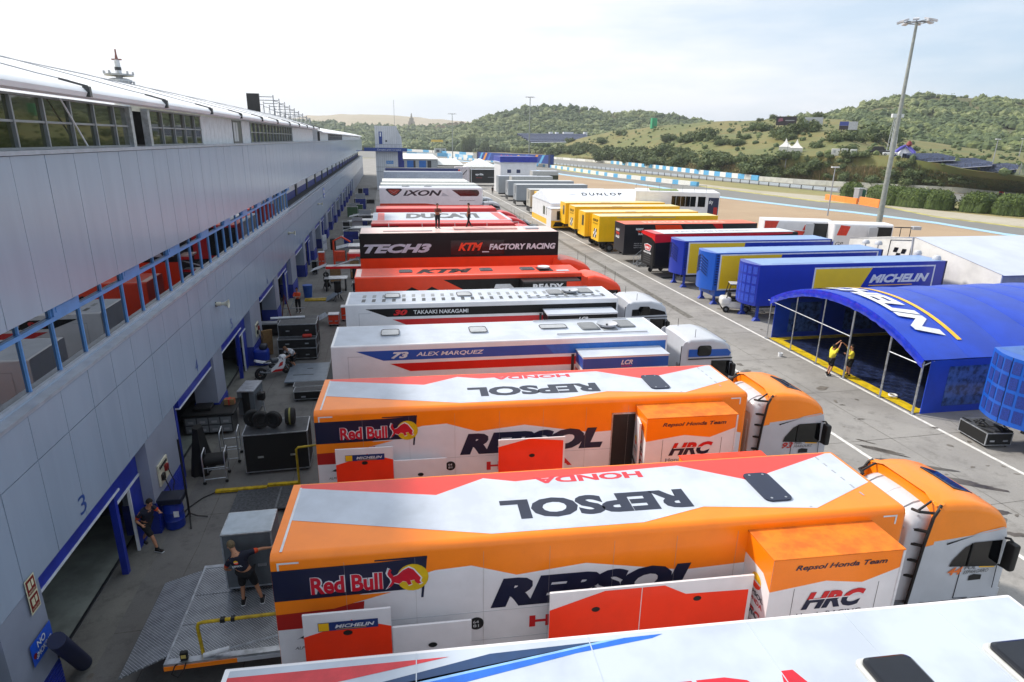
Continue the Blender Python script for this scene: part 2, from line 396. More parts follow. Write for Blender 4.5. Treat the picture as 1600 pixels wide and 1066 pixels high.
def clad(name, z0, z1, seams):
    mb = MB(); mb.box(X0-.30, X0-.09, YS, YE, z0+.01, z1-.01, CLADD)
    zs = [z0] + seams + [z1]; y = YS; pitch = 1.372
    while y < YE:
        w_ = pitch if y < 130 else 6.0
        for a_, b_ in zip(zs[:-1], zs[1:]):
            o1, o2, o3 = q.uniform(-.003, .003), q.uniform(-.003, .003), q.uniform(-.003, .003)
            g_ = .010; y1 = min(y + w_, YE)
            v = [(X0-.09, y+g_, a_+g_), (X0-.09, y1-g_, a_+g_), (X0-.09, y1-g_, b_-g_), (X0-.09, y+g_, b_-g_),
                 (X0+o1, y+g_, a_+g_), (X0+o2, y1-g_, a_+g_), (X0+o3, y1-g_, b_-g_), (X0+o1+o3-o2, y+g_, b_-g_)]
            mb.add(v, [(4, 5, 6, 7), (0, 4, 7, 3), (1, 2, 6, 5), (3, 7, 6, 2), (0, 1, 5, 4)], CLAD)
        y += w_
    return bb(mb, name)
clad('upper_cladding', 8.12, 11.36, [])
clad('lower_cladding', 3.12, 6.34, [5.33])
mb = MB(); mb.box(X0-.55, X0+.03, YS, YE, 11.363, 11.45, mat('cap metal', '#a6adba', rough=.35, metal=.3)); bb(mb, 'parapet_cap')
mb = MB(); mb.box(X0-.55, X0+.02, YS, YE, 6.343, 6.42, MATS['cap metal']); mb.box(X0-.34, X0-.24, YS, YE, 6.422, 6.47, CLAD); bb(mb, 'ledge')
mb = MB(); mb.box(X0-4, X0-.31, YS, YE, 8.15, 8.5, mat('dark soffit', '#4c4f57', rough=.7)); mb.box(X0-11, X0-.56, YS, YE, 11.0, 11.36, MATS['dark soffit']); bb(mb, 'floor_slab')
# ribbon window, middle floor
GX = X0 - .30; GE = 52.6
mb = MB(); mb.box(GX-.06, GX-.03, YS, GE, 6.48, 8.14, WGL); rw = bb(mb, 'ribbon_window')
mb = MB(); y = 1.9; k = 0
mb.box(GX-.05, GX+.045, YS, GE, 7.70, 7.80, FRB); mb.box(GX-.05, GX+.05, YS, GE, 6.47, 6.54, MATS['cap metal'])
while y < GE:
    mb.box(GX-.03, GX+.02, y-.022, y+.022, 6.54, 8.13, FRB); 
    if k % 3 == 1: mb.box(GX-.02, GX+.06, y+.04, y+1.33, 7.802, 8.12, FRB); mb.box(GX+.05, GX+.075, y+.15, y+1.2, 7.88, 8.0, FRB)
    y += 1.368; k += 1
o = bb(mb, 'window_frame', rw); o.location = (0, 0, 0)
# open gallery beyond the windows
mb = MB(); mb.box(X0-3.4, X0-.35, GE+.05, YE, 6.2, 6.33, mat('gallery floor', '#3d3f42', rough=.7)); bb(mb, 'gallery_floor')
mb = MB(); mb.box(X0-1.6, X0-1.4, GE, YE, 6.2, 6.98, GBLUD); mb.box(X0-1.6, X0-1.4, GE, YE, 6.981, 8.15, WTRIM); mb.box(X0-1.4, X0-.4, GE+.01, GE+.12, 6.2, 8.14, GBLUD)
y = GE + 4
while y < YE: mb.box(X0-1.39, X0-1.3, y, y+1.1, 6.34, 8.1, MATS['gallery floor']); y += 9.2
bb(mb, 'gallery_wall')
# ground floor: pillars and garages.  period 15.5 m: narrow pillar, bay, wide pillar, bay
PER = 15.5
pm = MB(); wsc = MB(); doors = MB(); inner = MB(); flo = MB(); numb = 3
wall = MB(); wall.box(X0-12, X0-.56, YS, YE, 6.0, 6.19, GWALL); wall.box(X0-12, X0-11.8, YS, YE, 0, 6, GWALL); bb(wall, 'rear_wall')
fl = MB(); fl.box(X0-11.8, -8.10, YS, YE, -.04, .035, GFLR); fl.box(-8.10, -8.04, YS, YE, -.04, .05, DGREY); bb(fl, 'garage_floor')
k = 0
def pillar(y0, y1):
    mb = MB(); mb.box(X0-.9, X0-.01, y0, y1, 0, 3.115, mat('pillar grey', '#8d93a3', rough=.4, var=.05, scale=.6)); mb.box(X0-11.8, X0-.9, (y0+y1)/2-.1, (y0+y1)/2+.1, .03, 5.99, GWALL)
    p_ = bb(mb, 'pillar'); m2 = MB(); z = .02
    m2.box(X0-.95, X0+.012, y0-.012, y1+.012, 0, 1.06, GBLUD)
    while z < 1.02: m2.box(X0+.012, X0+.03, y0, y1, z, z+.045, GBLUE); z += .085
    o = bb(m2, 'wainscot', p_); o.location = (0, 0, 0); return p_
def bay(y0, y1, post, first):
    """y0..y1 opening; post = where the post divides roller door from side panel"""
    D = -7.66
    a, b = (y0, post) if first else (post, y1); c, d = (post, y1) if first else (y0, post)
    mb = MB(); mb.box(D-.12, X0-.12, a, b, 2.70, 3.118, GBLUE); mb.box(D-.13, X0-.10, a, b, 2.64, 2.698, WTRIM)
    dr = bb(mb, 'roller_door')
    mb = MB(); mb.box(D-.08, D+.08, post-.08, post+.08, 0, 3.118, GBLUE); mb.box(D-.1, D-.02, post+.081, post+.12, 0, 3.1, WTRIM); o = bb(mb, 'post', dr); o.location = (0, 0, 0)
    mb = MB(); s_ = .08 if first else -.08
    c2, d2 = min(c, d)+.1, max(c, d)-.02
    mb.box(D-.04, D, c2, d2, 2.15, 3.1, GBLUE); mb.box(D-.05, D+.03, c2, d2, 2.08, 2.148, WTRIM)
    w_ = (d2-c2)*.45
    mb.box(D-.04, D+.01, d2-w_, d2, .02, 2.075, GBLUE); mb.box(D-.05, D+.03, c2, c2+.05, .02, 2.075, WTRIM); mb.box(D-.05, D+.03, d2-w_-.05, d2-w_-.005, .02, 2.075, WTRIM)
    sp = bb(mb, 'side_door')
yy = 11.0 - PER
while yy < 150:
    pillar(yy, yy+1.45); 
    bay(yy+1.45, yy+7.6, yy+5.75, True)
    pillar(yy+7.6, yy+10.3)
    bay(yy+10.3, yy+15.5, yy+11.15, False)
    yy += PER
mb = MB(); mb.box(X0-.9, X0-.01, yy, YE, 0, 3.115, MATS['pillar grey']); bb(mb, 'plain_wall')
F = Face((X0+.004, 0, 0), (0, 1, 0), (0, 0, 1))
for i in range(12):
    nums = MB()
    y = (14.45 if i % 2 == 0 else 24.1) + PER * (i // 2)
    nums.text(F, str(3 + i), y, 3.28, .34, .46, mat('number blue', '#2a4a8c', rough=.5), off=.004)
    bb(nums, 'bay_number')
# signs and fittings on the pillar by the third bay
sg = MB(); sg.rect(F, 11.93, 2.62, 12.28, 3.40, mat('sign cream', '#d8d2b0', rough=.5), .03); SR = mat('sign red', '#7c1010', rough=.5)
for z in (3.04, 2.66): sg.rect(F, 11.96, z, 12.25, z+.33, SR, .036); sg.rect(F, 12.0, z+.12, 12.1, z+.28, MATS['sign cream'], .042); sg.rect(F, 12.13, z+.14, 12.2, z+.28, MATS['sign cream'], .042)
sg.text(F, 'EXTINTOR', 11.98, 2.69, .24, .05, MATS['sign cream'], .044); sg.text(F, 'MANGUERA', 11.98, 3.07, .24, .05, MATS['sign cream'], .044)
sg.build('fire_sign', None, 'red and cream fire equipment sign on the grey pillar face above the NO SMOKING sign', 'sign')
sg = MB(); sg.rect(F, 11.62, 1.62, 12.40, 2.12, mat('sign blue', '#1a50c0', rough=.4), .03)
sg.text(F, 'NO', 11.85, 1.90, .3, .15, WTRIM, .036, bold=.02); sg.text(F, 'SMOKING', 11.74, 1.71, .6, .13, WTRIM, .036, bold=.02); sg.disc(F, 11.72, 1.82, .06, SR, .036)
sg.build('no_smoking_sign', None, 'blue NO SMOKING sign low on the first grey pillar', 'sign')
for (y, lab) in ((19.1, 'open cream socket panel with hanging plugs on the wide pillar past garage three'), (34.9, 'open cream socket panel on the wide pillar past garage five, behind the racing motorcycle')):
    sb = MB(); CR = mat('cream board', '#c9c4ae', rough=.6, var=.12); sb.box(X0, X0+.05, y, y+.82, 1.35, 2.05, CR); sb.box(X0+.05, X0+.13, y+.1, y+.28, 1.5, 1.7, PLAS); sb.box(X0+.05, X0+.13, y+.45, y+.63, 1.65, 1.85, SR)
    for i in range(6): sb.box(X0+.05, X0+.08, y+.08+.11*i, y+.14+.11*i, 1.9, 1.98, DGREY)
    sb.tube([(X0+.12, y+.2, 1.5), (X0+.22, y+.2, 1.1), (X0+.15, y+.05, .55), (X0+.5, y-.2, .04)], .018, PLAS, 6)
    sb.tube([(X0+.12, y+.55, 1.7), (X0+.3, y+.4, 1.3), (X0+.2, y+.15, .6), (X0+.4, y, .04)], .018, PLAS, 6)
    sb.build('socket_panel', None, lab, 'socket panel')
# loudspeakers
hc = mat('horn cream', '#c8c4b4', rough=.5)
for y, lab in ((27.9, 'cream horn loudspeaker nearest the camera on the building wall'), (49.5, 'cream horn loudspeaker second along the building wall'), (72, 'cream horn loudspeaker third along the wall, before the small blue wall sign')):
    h = thing('horn_speaker', lab, 'loudspeaker', (X0, y, 5.0), 0, 'horn loudspeakers along the building')
    mb = MB(); mb.lathe([(.05, 0), (.055, .2), (.07, .32), (.1, .42), (.17, .52), (.19, .53), (.16, .51), (.08, .4)], (0.0, 0, 0), hc, 16, 'x'); mb.cyl((.05, 0, 0), (.2, 0, 0), .09, hc, 12); mb.build('horn', h)
    mb = MB(); mb.box(0, .1, -.03, .03, -.08, .08, DGREY); mb.bar((0, 0, -.12), (.22, 0, -.05), .03, .02, DGREY); mb.build('bracket', h)
sg = MB(); sg.rect(F, 79, 5.0, 80.6, 6.1, MATS['sign blue'], .03); sg.rect(F, 79.2, 5.5, 80.4, 5.9, WTRIM, .036); sg.rect(F, 79.2, 5.1, 80.4, 5.3, WTRIM, .036); sg.build('wall_sign', None, 'small blue and white wall sign far along the building wall', 'sign')

# top storey
TX = X0 - .36
seg = [(1, 22.4, 'g'), (24.1, 30.6, 'g'), (30.6, 36.6, 'w'), (38.9, 41.2, 'w'), (41.2, 59.5, 'g'), (59.5, 76.0, 'w'), (82, 96, 'w'), (96, 128, 'g'), (128, YE, 'w')]
WP = mat('white wall panel', '#ccd0d4', rough=.5, var=.05)
TG = mat('olive window glass', '#15160c', rough=.03, spec=.9, col2='#2c3012', scale=.35, lo=.35, hi=.6)
for a, b, t in seg:
    tw = MB(); gl = MB(); fr = MB()
    if t == 'w':
        y = a
        while y < b: tw.box(TX-.08, TX, y+.01, min(y+.72, b)-.01, 11.45, 12.62, WP); y += .72
        tw.box(TX-.1, TX-.082, a, b, 11.45, 12.62, CLADD); bb(tw, 'wall_panel')
    else:
        gl.box(TX-.05, TX-.03, a, b, 11.46, 12.6, TG); y = a; st = 1.35
        fr.box(TX-.04, TX+.03, a, b, 12.02, 12.07, FRG); fr.box(TX-.04, TX+.03, a, b, 11.452, 11.50, FRG); fr.box(TX-.04, TX+.03, a, b, 12.57, 12.62, FRG)
        while y <= b + .01: fr.box(TX-.03, TX+.045, y-.03, y+.03, 11.5, 12.57, FRG); y += st
        g_ = bb(gl, 'upper_window'); o = bb(fr, 'window_frame', g_); o.location = (0, 0, 0)
fr = MB()
for a in (22.4, 23.95): dj = MB(); dj.box(TX-.1, TX+.1, a-.1, a+.12, 11.451, 12.62, ALU); bb(dj, 'door_jamb')
fr.box(TX-.08, TX+.02, 36.6, 36.72, 11.451, 12.62, DGREY)
fr.box(TX-.05, TX-.02, 36.72, 38.9, 11.46, 12.6, DGREY); fr.box(TX-.02, TX+.0, 36.9, 37.35, 11.55, 12.5, LGREY); fr.box(TX-.02, TX+.0, 37.45, 37.9, 11.55, 12.5, LGREY)
bb(fr, 'door_frame')
mb = MB(); mb.box(X0-9, X0-4.6, YS, YE, 11.37, 12.9, mat('back wall dark', '#2b2d30', rough=.9)); bb(mb, 'inner_wall')
mb = MB(); mb.bar((TX+.1, 19.0, 11.5), (TX+.12, 17.9, 12.6), .03, .03, WTRIM); bb(mb, 'white_prop')
rf = MB(); prof = [(-7.2, 12.62), (-7.05, 12.66), (-7.0, 12.76), (-7.08, 12.86), (-7.4, 12.95), (-8.07, 13.1), (-9.6, 13.5), (-11.5, 13.98), (-14, 14.45), (-16, 14.8), (-19, 15.2), (-22, 15.4), (-26, 15.3)]
rings = []
for y in [YS + i*.585 for i in range(int((77-YS)/.585)+1)]:
    f = abs(((y - 18.1) / 5.85) % 1 - .5) * 2       # 1 at a frame, 0 in mid span
    rings.append([Vector((x, y, z + (.05*(f**2) if i > 4 else 0))) for i, (x, z) in enumerate(prof)])
n_ = len(prof); vs = [v for r_ in rings for v in r_]; fs = [(i*n_+k, i*n_+k+1, (i+1)*n_+k+1, (i+1)*n_+k) for i in range(len(rings)-1) for k in range(n_-1)]
rf.add(vs, fs, TOPW, True); rf.box(-26, -7.3, 76.9, 77.0, 11.4, 12.9, WP); rf.prism([(-26, 12.9), (-7.3, 12.9), (-8.1, 13.1), (-11.5, 13.98), (-16, 14.8), (-22, 15.3), (-26, 15.2)], 76.9, 77, WP, 'y')
r1 = bb(rf, 'membrane_roof')
rf = MB(); pr2 = [(-7.2, 12.3), (-7.0, 12.42), (-7.2, 12.55), (-9.5, 13.1), (-13, 13.7), (-18, 14.1)]
vs = [Vector((x, y, z)) for y in [81+1.5*i for i in range(97)] for x, z in pr2]
rf.add(vs, [(i*6+k, i*6+k+1, (i+1)*6+k+1, (i+1)*6+k) for i in range(96) for k in range(5)], TOPW, True); rf.box(-18, -7.4, 80.9, 81, 11.4, 12.5, PLAS); bb(rf, 'lower_roof')
cl_ = MB(); y = 18.1 - 5.85*2
while y < 77:
    cl_.tube([(x+.02, y, z+.07) for x, z in prof[4:]], .016, mat('roof cable', '#8f939a', rough=.5), 5)
    cl_.box(-7.1, -6.95, y-.06, y+.06, 12.66, 12.9, DGREY); cl_.bar((-7.0, y, 12.9), (-7.6, y, 13.06), .06, .05, DGREY); y += 5.85
o = bb(cl_, 'roof_clamp', r1); o.location = (0, 0, 0)
# screen scaffold on the roof
sc = thing('roof_scaffold', 'scaffold frame with a black screen standing on the white roof', 'scaffold', (-13, 82, 13))
mb = MB(); 
for i in range(9):
    for x in (-1.2, 1.2):
        y = -4 + i*3.2; h_ = 3.2 - i*.2
        mb.cyl((x + (1.1*i/8), y, 0), (x + (1.1*i/8), y, h_), .05, STEEL, 6)
        if i < 8:
            for z in (.5, 1.5, 2.6 - .18*i): mb.cyl((x+1.1*i/8, y, z), (x+1.1*(i+1)/8, y+3.2, z), .04, STEEL, 5)
            mb.cyl((x+1.1*i/8, y, .2), (x+1.1*(i+1)/8, y+3.2, h_-.4), .035, STEEL, 5)
    mb.cyl((-1.2+1.1*i/8, -4+i*3.2, 3.0-.2*i), (1.2+1.1*i/8, -4+i*3.2, 3.0-.2*i), .04, STEEL, 5)
mb.build('frame', sc); mb = MB(); mb.box(-1.5, -.2, -4.4, -4.2, .9, 3.3, PLAS); mb.build('screen', sc)
# control tower rising behind the roof
tw_ = thing('radio_mast', 'white tower with round platforms and a red banded mast behind the roof', 'tower', (-34.6, 100, 0))
mb = MB(); mb.lathe([(1.1, 0), (1.1, 18.2), (1.5, 18.6), (1.5, 18.8), (.9, 19)], (0, 0, 0), WTRIM, 14); mb.build('column', tw_)
for z, r_ in ((18.0, 1.7), (19.2, 1.75)):
    mb = MB(); mb.lathe([(.5, z), (r_, z+.12), (r_, z+.32), (.5, z+.36)], (0, 0, 0), LGREY, 16)
    for i in range(10): t = 6.283*i/10; mb.box(r_*math.cos(t)-.1, r_*math.cos(t)+.1, r_*math.sin(t)-.1, r_*math.sin(t)+.1, z+.3, z+.65, LGREY)
    mb.build('platform', tw_)
MR = mat('mast red', '#8c5a54', rough=.6)
mb = MB(); mb.cyl((0, 0, 19), (0, 0, 21.3), .42, WTRIM, 10, .3); mb.cyl((0, 0, 20.0), (0, 0, 20.4), .4, DGREY, 10); mb.cyl((0, 0, 21.3), (0, 0, 22.0), .22, MR, 8, .12); mb.cyl((-.6, 0, 21.35), (.6, 0, 21.35), .1, MR, 6); mb.cyl((0, 0, 22), (0, 0, 22.6), .1, MR, 6); mb.build('mast', tw_)

# square tower at the far end of the building
tt = thing('square_tower', 'square panelled tower with a blue balcony band at the far end of the pit building', 'tower', (-2.1, 160, 0))
TWP = mat('tower panels', '#c6c8cc', rough=.5, var=.04, scale=.3)
mb = MB(); mb.box(0, 5.2, 0, 9, 0, 14.7, TWP); mb.box(5.2, 6.4, 1, 9, 5.2, 9.2, GBLUD)
mb.prism([(5.2, 9.6), (6.4, 9.6), (6.2, 12.2), (5.2, 14.2)], 1, 8.5, TWP, 'y')
for i in range(1, 11): mb.box(i*.5-.01, i*.5+.01, -.01, 0, .5, 14.6, CLADD)
for z in (4.2, 5.3): mb.box(-.03, 5.23, -.03, 0, z, z+.06, CLADD)
mb.build('tower_body', tt)
mb = MB(); mb.box(-2.6, 7.4, -1.2, -.05, 8.95, 9.75, mat('banner blue', '#1b3c84', rough=.5)); mb.box(-4.5, -2.6, -.6, -.5, 9, 9.1, GBLUE)
FT = Face((0, -1.2, 0), (1, 0, 0), (0, 0, 1)); mb.text(FT, 'Circuito', .4, 9.15, 2.0, .4, WTRIM); mb.text(FT, 'gran turismo', 2.6, 9.1, 3.4, .38, WTRIM)
for i in range(12): mb.box(-2.5+i*.9, -2.46+i*.9, -1.2, -1.16, 9.752, 10.5, STEEL)
mb.box(-2.5, 7.4, -1.2, -1.15, 10.5, 10.56, STEEL); mb.build('balcony', tt)
FT = Face((0, 0, 0), (1, 0, 0), (0, 0, 1)); mb = MB(); mb.rect(FT, .9, 10.6, 1.7, 13.4, MATS['banner blue'], .03); mb.rect(FT, 1.15, 12.3, 1.45, 13.2, WTRIM, .04); mb.build('sign', tt); mb = MB(); mb.rect(FT, 2.4, 6.1, 4.1, 6.8, mat('sky sign', '#2a80c4', rough=.5), .03); mb.text(FT, 'CIRCUITO', 2.55, 6.3, 1.4, .3, WTRIM, .04); mb.rect(FT, 2.4, 11.1, 2.8, 11.5, PLAS, .03); mb.build('sign', tt)
mb = MB(); mb.cyl((4.7, .3, 14.7), (4.7, .3, 20.5), .04, STEEL, 5); mb.build('aerial', tt)
# ================================================================ lorries
def chassis(t, L, W, ax, zb, side='left', legs=None):
    """running gear under a trailer: ax = axle x positions"""
    mb = MB(); mb.box(.3, L-.3, W/2-.55, W/2-.4, zb-.35, zb-.01, DGREY); mb.box(.3, L-.3, W/2+.4, W/2+.55, zb-.35, zb-.01, DGREY)
    for x in ax: mb.box(x-.06, x+.06, .3, W-.3, .42, .54, DGREY)
    mb.build('chassis', t)
    for x in ax:
        for y in (.28, W-.28):
            mb = MB(); mb.wheel(0, 0, .48, .34); o = mb.build('wheel', t); o.location = (x, y, 0)
    if legs:
        for y in (.5, W-.5):
            mb = MB(); mb.box(legs-.07, legs+.07, y-.07, y+.07, .05, zb, legs_m); mb.box(legs-.16, legs+.16, y-.16, y+.16, 0, .05, legs_m); mb.build('landing_leg', t)
legs_m = DGREY
def tailframe(mb, W, H, zb, m):  # thin door frame on the left end
    FE = Face((0, W, 0), (0, -1, 0), (0, 0, 1)); mb.rect(FE, .1, zb+.1, W-.1, H-.2, m, .004)
    mb.rect(FE, W/2-.01, zb+.1, W/2+.01, H-.2, DGREY, .008)

def hatch(t, F, a, b, w, d, m=None, skew=0, name='roof_hatch'):
    """rounded lid on a roof (face F)"""
    mb = MB(); 
    def P(x, y, z): return F.p(x, y, z)
    def ring(g, z, k=4):
        r = .12; pts = []
        for cx, cy, t0 in ((w-r+g, r-g, -90), (w-r+g, d-r+g, 0), (r-g, d-r+g, 90), (r-g, r-g, 180)):
            for i in range(k+1): tt_ = R(t0+90*i/k); x = cx+(r)*math.cos(tt_); y = cy+(r)*math.sin(tt_); pts.append(P(a+x+skew*y, b+y, z))
        return pts
    mb.loft([ring(0, 0), ring(0, .05), ring(-.04, .07)], LGREY if m is None else m, smooth=False)
    mb.add(ring(-.05, .074), [tuple(range(20))], m or mat('hatch acrylic', '#a3a7ac', rough=.15))
    if m is None:
        mb2 = ring(-.045, .076); 
    o = mb.build(name, t)
    if m is None:
        e = MB(); e.tube(ring(-.01, .06) + [ring(-.01, .06)[0]], .022, DGREY, 5, caps=False); e.build('seal', o)
    return o

SWW = mat('cab side vent', '#3b3d42', rough=.5)
def loft_cab(sections, m, split=None, m2=None, n_side=3):
    """sections: (x, zbottom, ztop, halfwidth, corner radius). returns MB; faces above the split line get m2"""
    rings = []
    for x, zb, zt, hw, r in sections:
        pts = [(-hw, zb)]
        for i in range(1, 7): pts.append((-hw, zb + (zt - r - zb) * i / 6))
        for i in range(1, 5): t = math.pi - math.pi/2 * i / 4; pts.append((-hw + r + r*math.cos(t), zt - r + r*math.sin(t)))
        for i in range(1, 5): pts.append((-hw + r + (2*hw - 2*r) * i/4, zt + .035*math.sin(math.pi*i/4)))
        for i in range(1, 5): t = math.pi/2 - math.pi/2*i/4; pts.append((hw - r + r*math.cos(t), zt - r + r*math.sin(t)))
        for i in range(5, -1, -1): pts.append((hw, zb + (zt-r-zb)*i/6))
        rings.append([Vector((x, y, z)) for y, z in pts])
    tmp = MB(); tmp.loft(rings, m)
    bm = bmesh.new(); me = bpy.data.meshes.new('tmp'); me.from_pydata([tuple(v) for v in tmp.v], [], tmp.f); bm.from_mesh(me); bpy.data.meshes.remove(me)
    bmesh.ops.remove_doubles(bm, verts=bm.verts, dist=.0005)
    if split:
        co, no = split; bmesh.ops.bisect_plane(bm, geom=bm.verts[:]+bm.edges[:]+bm.faces[:], plane_co=co, plane_no=no)
    bmesh.ops.recalc_face_normals(bm, faces=bm.faces)
    bm.verts.index_update(); mb = MB(); mb.wn = True; b = 0
    vs = [v.co.copy() for v in bm.verts]
    mb.v = vs
    for f in bm.faces:
        up = split and (f.calc_center_median() - Vector(split[0])).dot(Vector(split[1])) > 0
        mb.f.append(tuple(v.index for v in f.verts)); mb.mi.append(mb._m(m2 if up else m)); mb.sm.append(abs(f.normal.x) < .9 or f.calc_center_median().x > .3)
    bm.free(); return mb

def mirror_part(t, x, z, m=PLAS, size=(.22, .3, .55)):
    for s in (-1, 1):
        mb = MB(); hw = 1.27
        mb.rbox(x-size[0]/2, x+size[0]/2, s*(hw+.14)-size[1]/2, s*(hw+.14)+size[1]/2, z-size[2]/2, z+size[2]/2, .06, m, seg=2)
        mb.tube([(x-.05, s*(hw-.05), z+size[2]/2+.02), (x-.02, s*(hw+.05), z+size[2]/2+.06), (x, s*(hw+.12), z+size[2]/2)], .03, m, 6)
        mb.tube([(x-.05, s*(hw-.05), z-size[2]/2), (x, s*(hw+.12), z-size[2]/2)], .025, m, 6)
        mb.build('mirror', t)

def tractor_base(t, front=2.45, rear=-3.2):
    mb = MB(); 
    for y in (-.42, .42): mb.box(rear, front-.4, y-.05, y+.05, .75, 1.0, DGREY)
    mb.box(-1.0, -.1, -1.15, -.6, .45, .95, STEEL); mb.box(-1.1, -.1, .6, 1.15, .45, .95, STEEL); mb.box(-.35, .0, -1.0, 1.0, .8, 1.35, DGREY)
    mb.box(-2.9, -1.2, -.45, .45, 1.0, 1.12, DGREY); mb.box(-3.0, -.8, -.5, .5, 1.12, 1.14, STEEL)
    mb.build('chassis', t)
    for x in (1.15, -2.2):
        for y in (-1.02, 1.02):
            w_ = MB(); w_.wheel(0, 0, .5, .33); o = w_.build('wheel', t); o.location = (x, y, 0)

def cab_rounded_spoiler(name, label, loc, rz, low, high, number, driver, group):
    """high-roofed cab with sculpted roof fairing and black edged side deflectors (white wall behind)"""
    t = thing(name, label, 'lorry cab', loc, rz, group)
    tractor_base(t)
    sec = [(0, .95, 3.72, 1.2, .22), (.5, .95, 3.74, 1.22, .24), (1.0, .95, 3.68, 1.23, .22), (1.45, .95, 3.55, 1.23, .22), (1.8, .95, 3.38, 1.22, .22), (2.02, .9, 3.16, 1.2, .2), (2.16, .85, 2.8, 1.17, .14),
           (2.28, .6, 2.2, 1.15, .1), (2.38, .5, 1.75, 1.13, .08), (2.4, .45, 1.5, 1.08, .06)]
    mb = loft_cab(sec, low, ((0, 0, 2.72), (-.10, 0, 1)), high)
    for s in (-1, 1):
        F_ = Face((0, -1.235, 0), (1, 0, 0), (0, 0, 1)) if s < 0 else Face((0, 1.235, 0), (-1, 0, 0), (0, 0, 1))
        k = 1 if s < 0 else -1
        def px(pts): return [(k*a, b) for a, b in (pts if k > 0 else pts[::-1])]
        mb.poly(F_, px([(.42, 2.62), (.40, 2.66), (1.3, 2.86), (1.95, 2.96), (1.95, 2.99), (1.3, 2.9)]), LGREY, .003)
    # front glass and grille
    mb.build('cab_body', t)
    for s in (-1, 1):
        F_ = Face((0, -1.235, 0), (1, 0, 0), (0, 0, 1)) if s < 0 else Face((0, 1.235, 0), (-1, 0, 0), (0, 0, 1))
        k = 1 if s < 0 else -1
        def px(pts): return [(k*a, b) for a, b in (pts if k > 0 else pts[::-1])]
        w_ = MB(); w_.poly(F_, px([(.62, 1.98), (1.98, 1.86), (2.02, 1.95), (1.98, 2.62), (1.18, 2.62), (.95, 2.5), (.68, 2.16)]), DGLASS, .012); w_.bar(F_.p(k*1.13, 1.95, .02), F_.p(k*1.13, 2.6, .02), .04, .03, PLAS); w_.build('side_window', t)
        d = MB(); 
        for pts in ([(.98, 1.95), (.98, 1.0)], [(2.02, 1.9), (2.06, 1.2)], [(.98, 1.0), (1.4, .98)]):
            for a, b in zip(pts[:-1], pts[1:]): d.bar(F_.p(k*a[0], a[1], .006), F_.p(k*b[0], b[1], .006), .014, .012, CLADD)
        d.poly(F_, px([(1.0, 1.22), (1.42, 1.2), (1.42, 1.42), (1.0, 1.44)]), PLAS, .008) if s > 0 else d.poly(F_, px([(1.28, 1.5), (1.64, 1.5), (1.64, 1.64), (1.4, 1.68), (1.28, 1.64)]), PLAS, .01)
        if s < 0:
            d.text(F_, number, .62, 1.72, .42, .22, mat('number orange', '#e8742a', rough=.4) if number == '44' else DRED, .012, shear=.3, bold=.03)
            d.text(F_, driver[0], 1.08, 1.84, .34, .10, DGREY, .012, shear=.3); d.text(F_, driver[1], 1.08, 1.71, .72, .10, DGREY, .012, shear=.3)
            d.poly(F_, [(1.5, 1.87), (1.95, 1.83), (1.95, 1.86), (1.5, 1.9)], YEL, .012)
        d.build('door', t)
    ws = MB(); ws.add([(2.0, -1.12, 2.86), (2.0, 1.12, 2.86), (2.32, 1.08, 1.95), (2.32, -1.08, 1.95)], [(3, 2, 1, 0), (0, 1, 2, 3)], DGLASS)
    ws.v = [v + Vector((.06, 0, .02)) for v in ws.v]; ws.build('windscreen', t)
    g = MB(); g.box(2.38, 2.44, -.95, .95, .55, 1.6, PLAS); g.box(2.41, 2.46, -.9, .9, 1.62, 1.7, ALU)
    for s in (-1, 1): g.box(2.36, 2.45, s*.98-.14, s*.98+.14, .75, 1.05, LGREY)
    g.build('grille', t)
    sr = MB(); sr.rbox(-.3, .3, -.55, .55, 0, .045, .02, mat('sunroof glass', '#1a2236', rough=.05, spec=1.), 'top', 2, Matrix.Translation((1.25, 0, 3.61)) @ Matrix.Rotation(R(19.5), 4, 'Y')); sr.build('sunroof', t)
    sl = loft_cab([(-.56, .95, 3.02, .96, .3), (-.53, .95, 3.2, 1.0, .34), (-.42, .95, 3.36, 1.04, .36), (-.2, .95, 3.46, 1.06, .36), (.03, .95, 3.5, 1.08, .36)], low); sl.build('sleeper_wall', t)
    bk = MB()
    for i in range(9): bk.box(-.585, -.562, -.55, .55, 1.5 + i*.15, 1.57 + i*.15, LGREY)
    for y in (-.86, .74): bk.box(-.58, -.562, y, y+.12, 1.3, 2.7, LGREY)
    bk.box(-.57, -.05, -.9, .9, .96, 1.3, DGREY)
    for y in (-.62, 0, .62): bk.tube([(-.5, y, 3.27), (-.42, y, 3.385), (-.2, y, 3.487), (-.02, y, 3.52)], .012, GREY, 5)
    bk.tube([(-.57, -.9, 3.0), (-.57, .9, 3.0)], .012, GREY, 5)
    bk.build('rear_panel', t)
    for s in (-1, 1):
        df = MB(); y0, y1 = s*1.21-.02, s*1.21+.02
        df.prism([(.03, .95), (.03, 2.66), (-.21, 2.62), (-.3, .95)], y0, y1, low, 'y'); df.prism([(.03, 2.665), (.1, 3.62), (-.02, 3.66), (-.12, 3.4), (-.21, 2.625)], y0, y1, high, 'y')
        df.tube([(-.32, s*1.21, .95), (-.22, s*1.21, 2.62), (-.13, s*1.21, 3.42), (-.02, s*1.2, 3.62), (.06, s*1.15, 3.7)], .04, PLAS, 6)
        for z in (1.7, 2.15, 2.6, 3.0): df.bar((-.45, s*.98, z), (-.2, s*1.19, z+.02), .05, .06, PLAS)
        df.build('side_deflector', t)
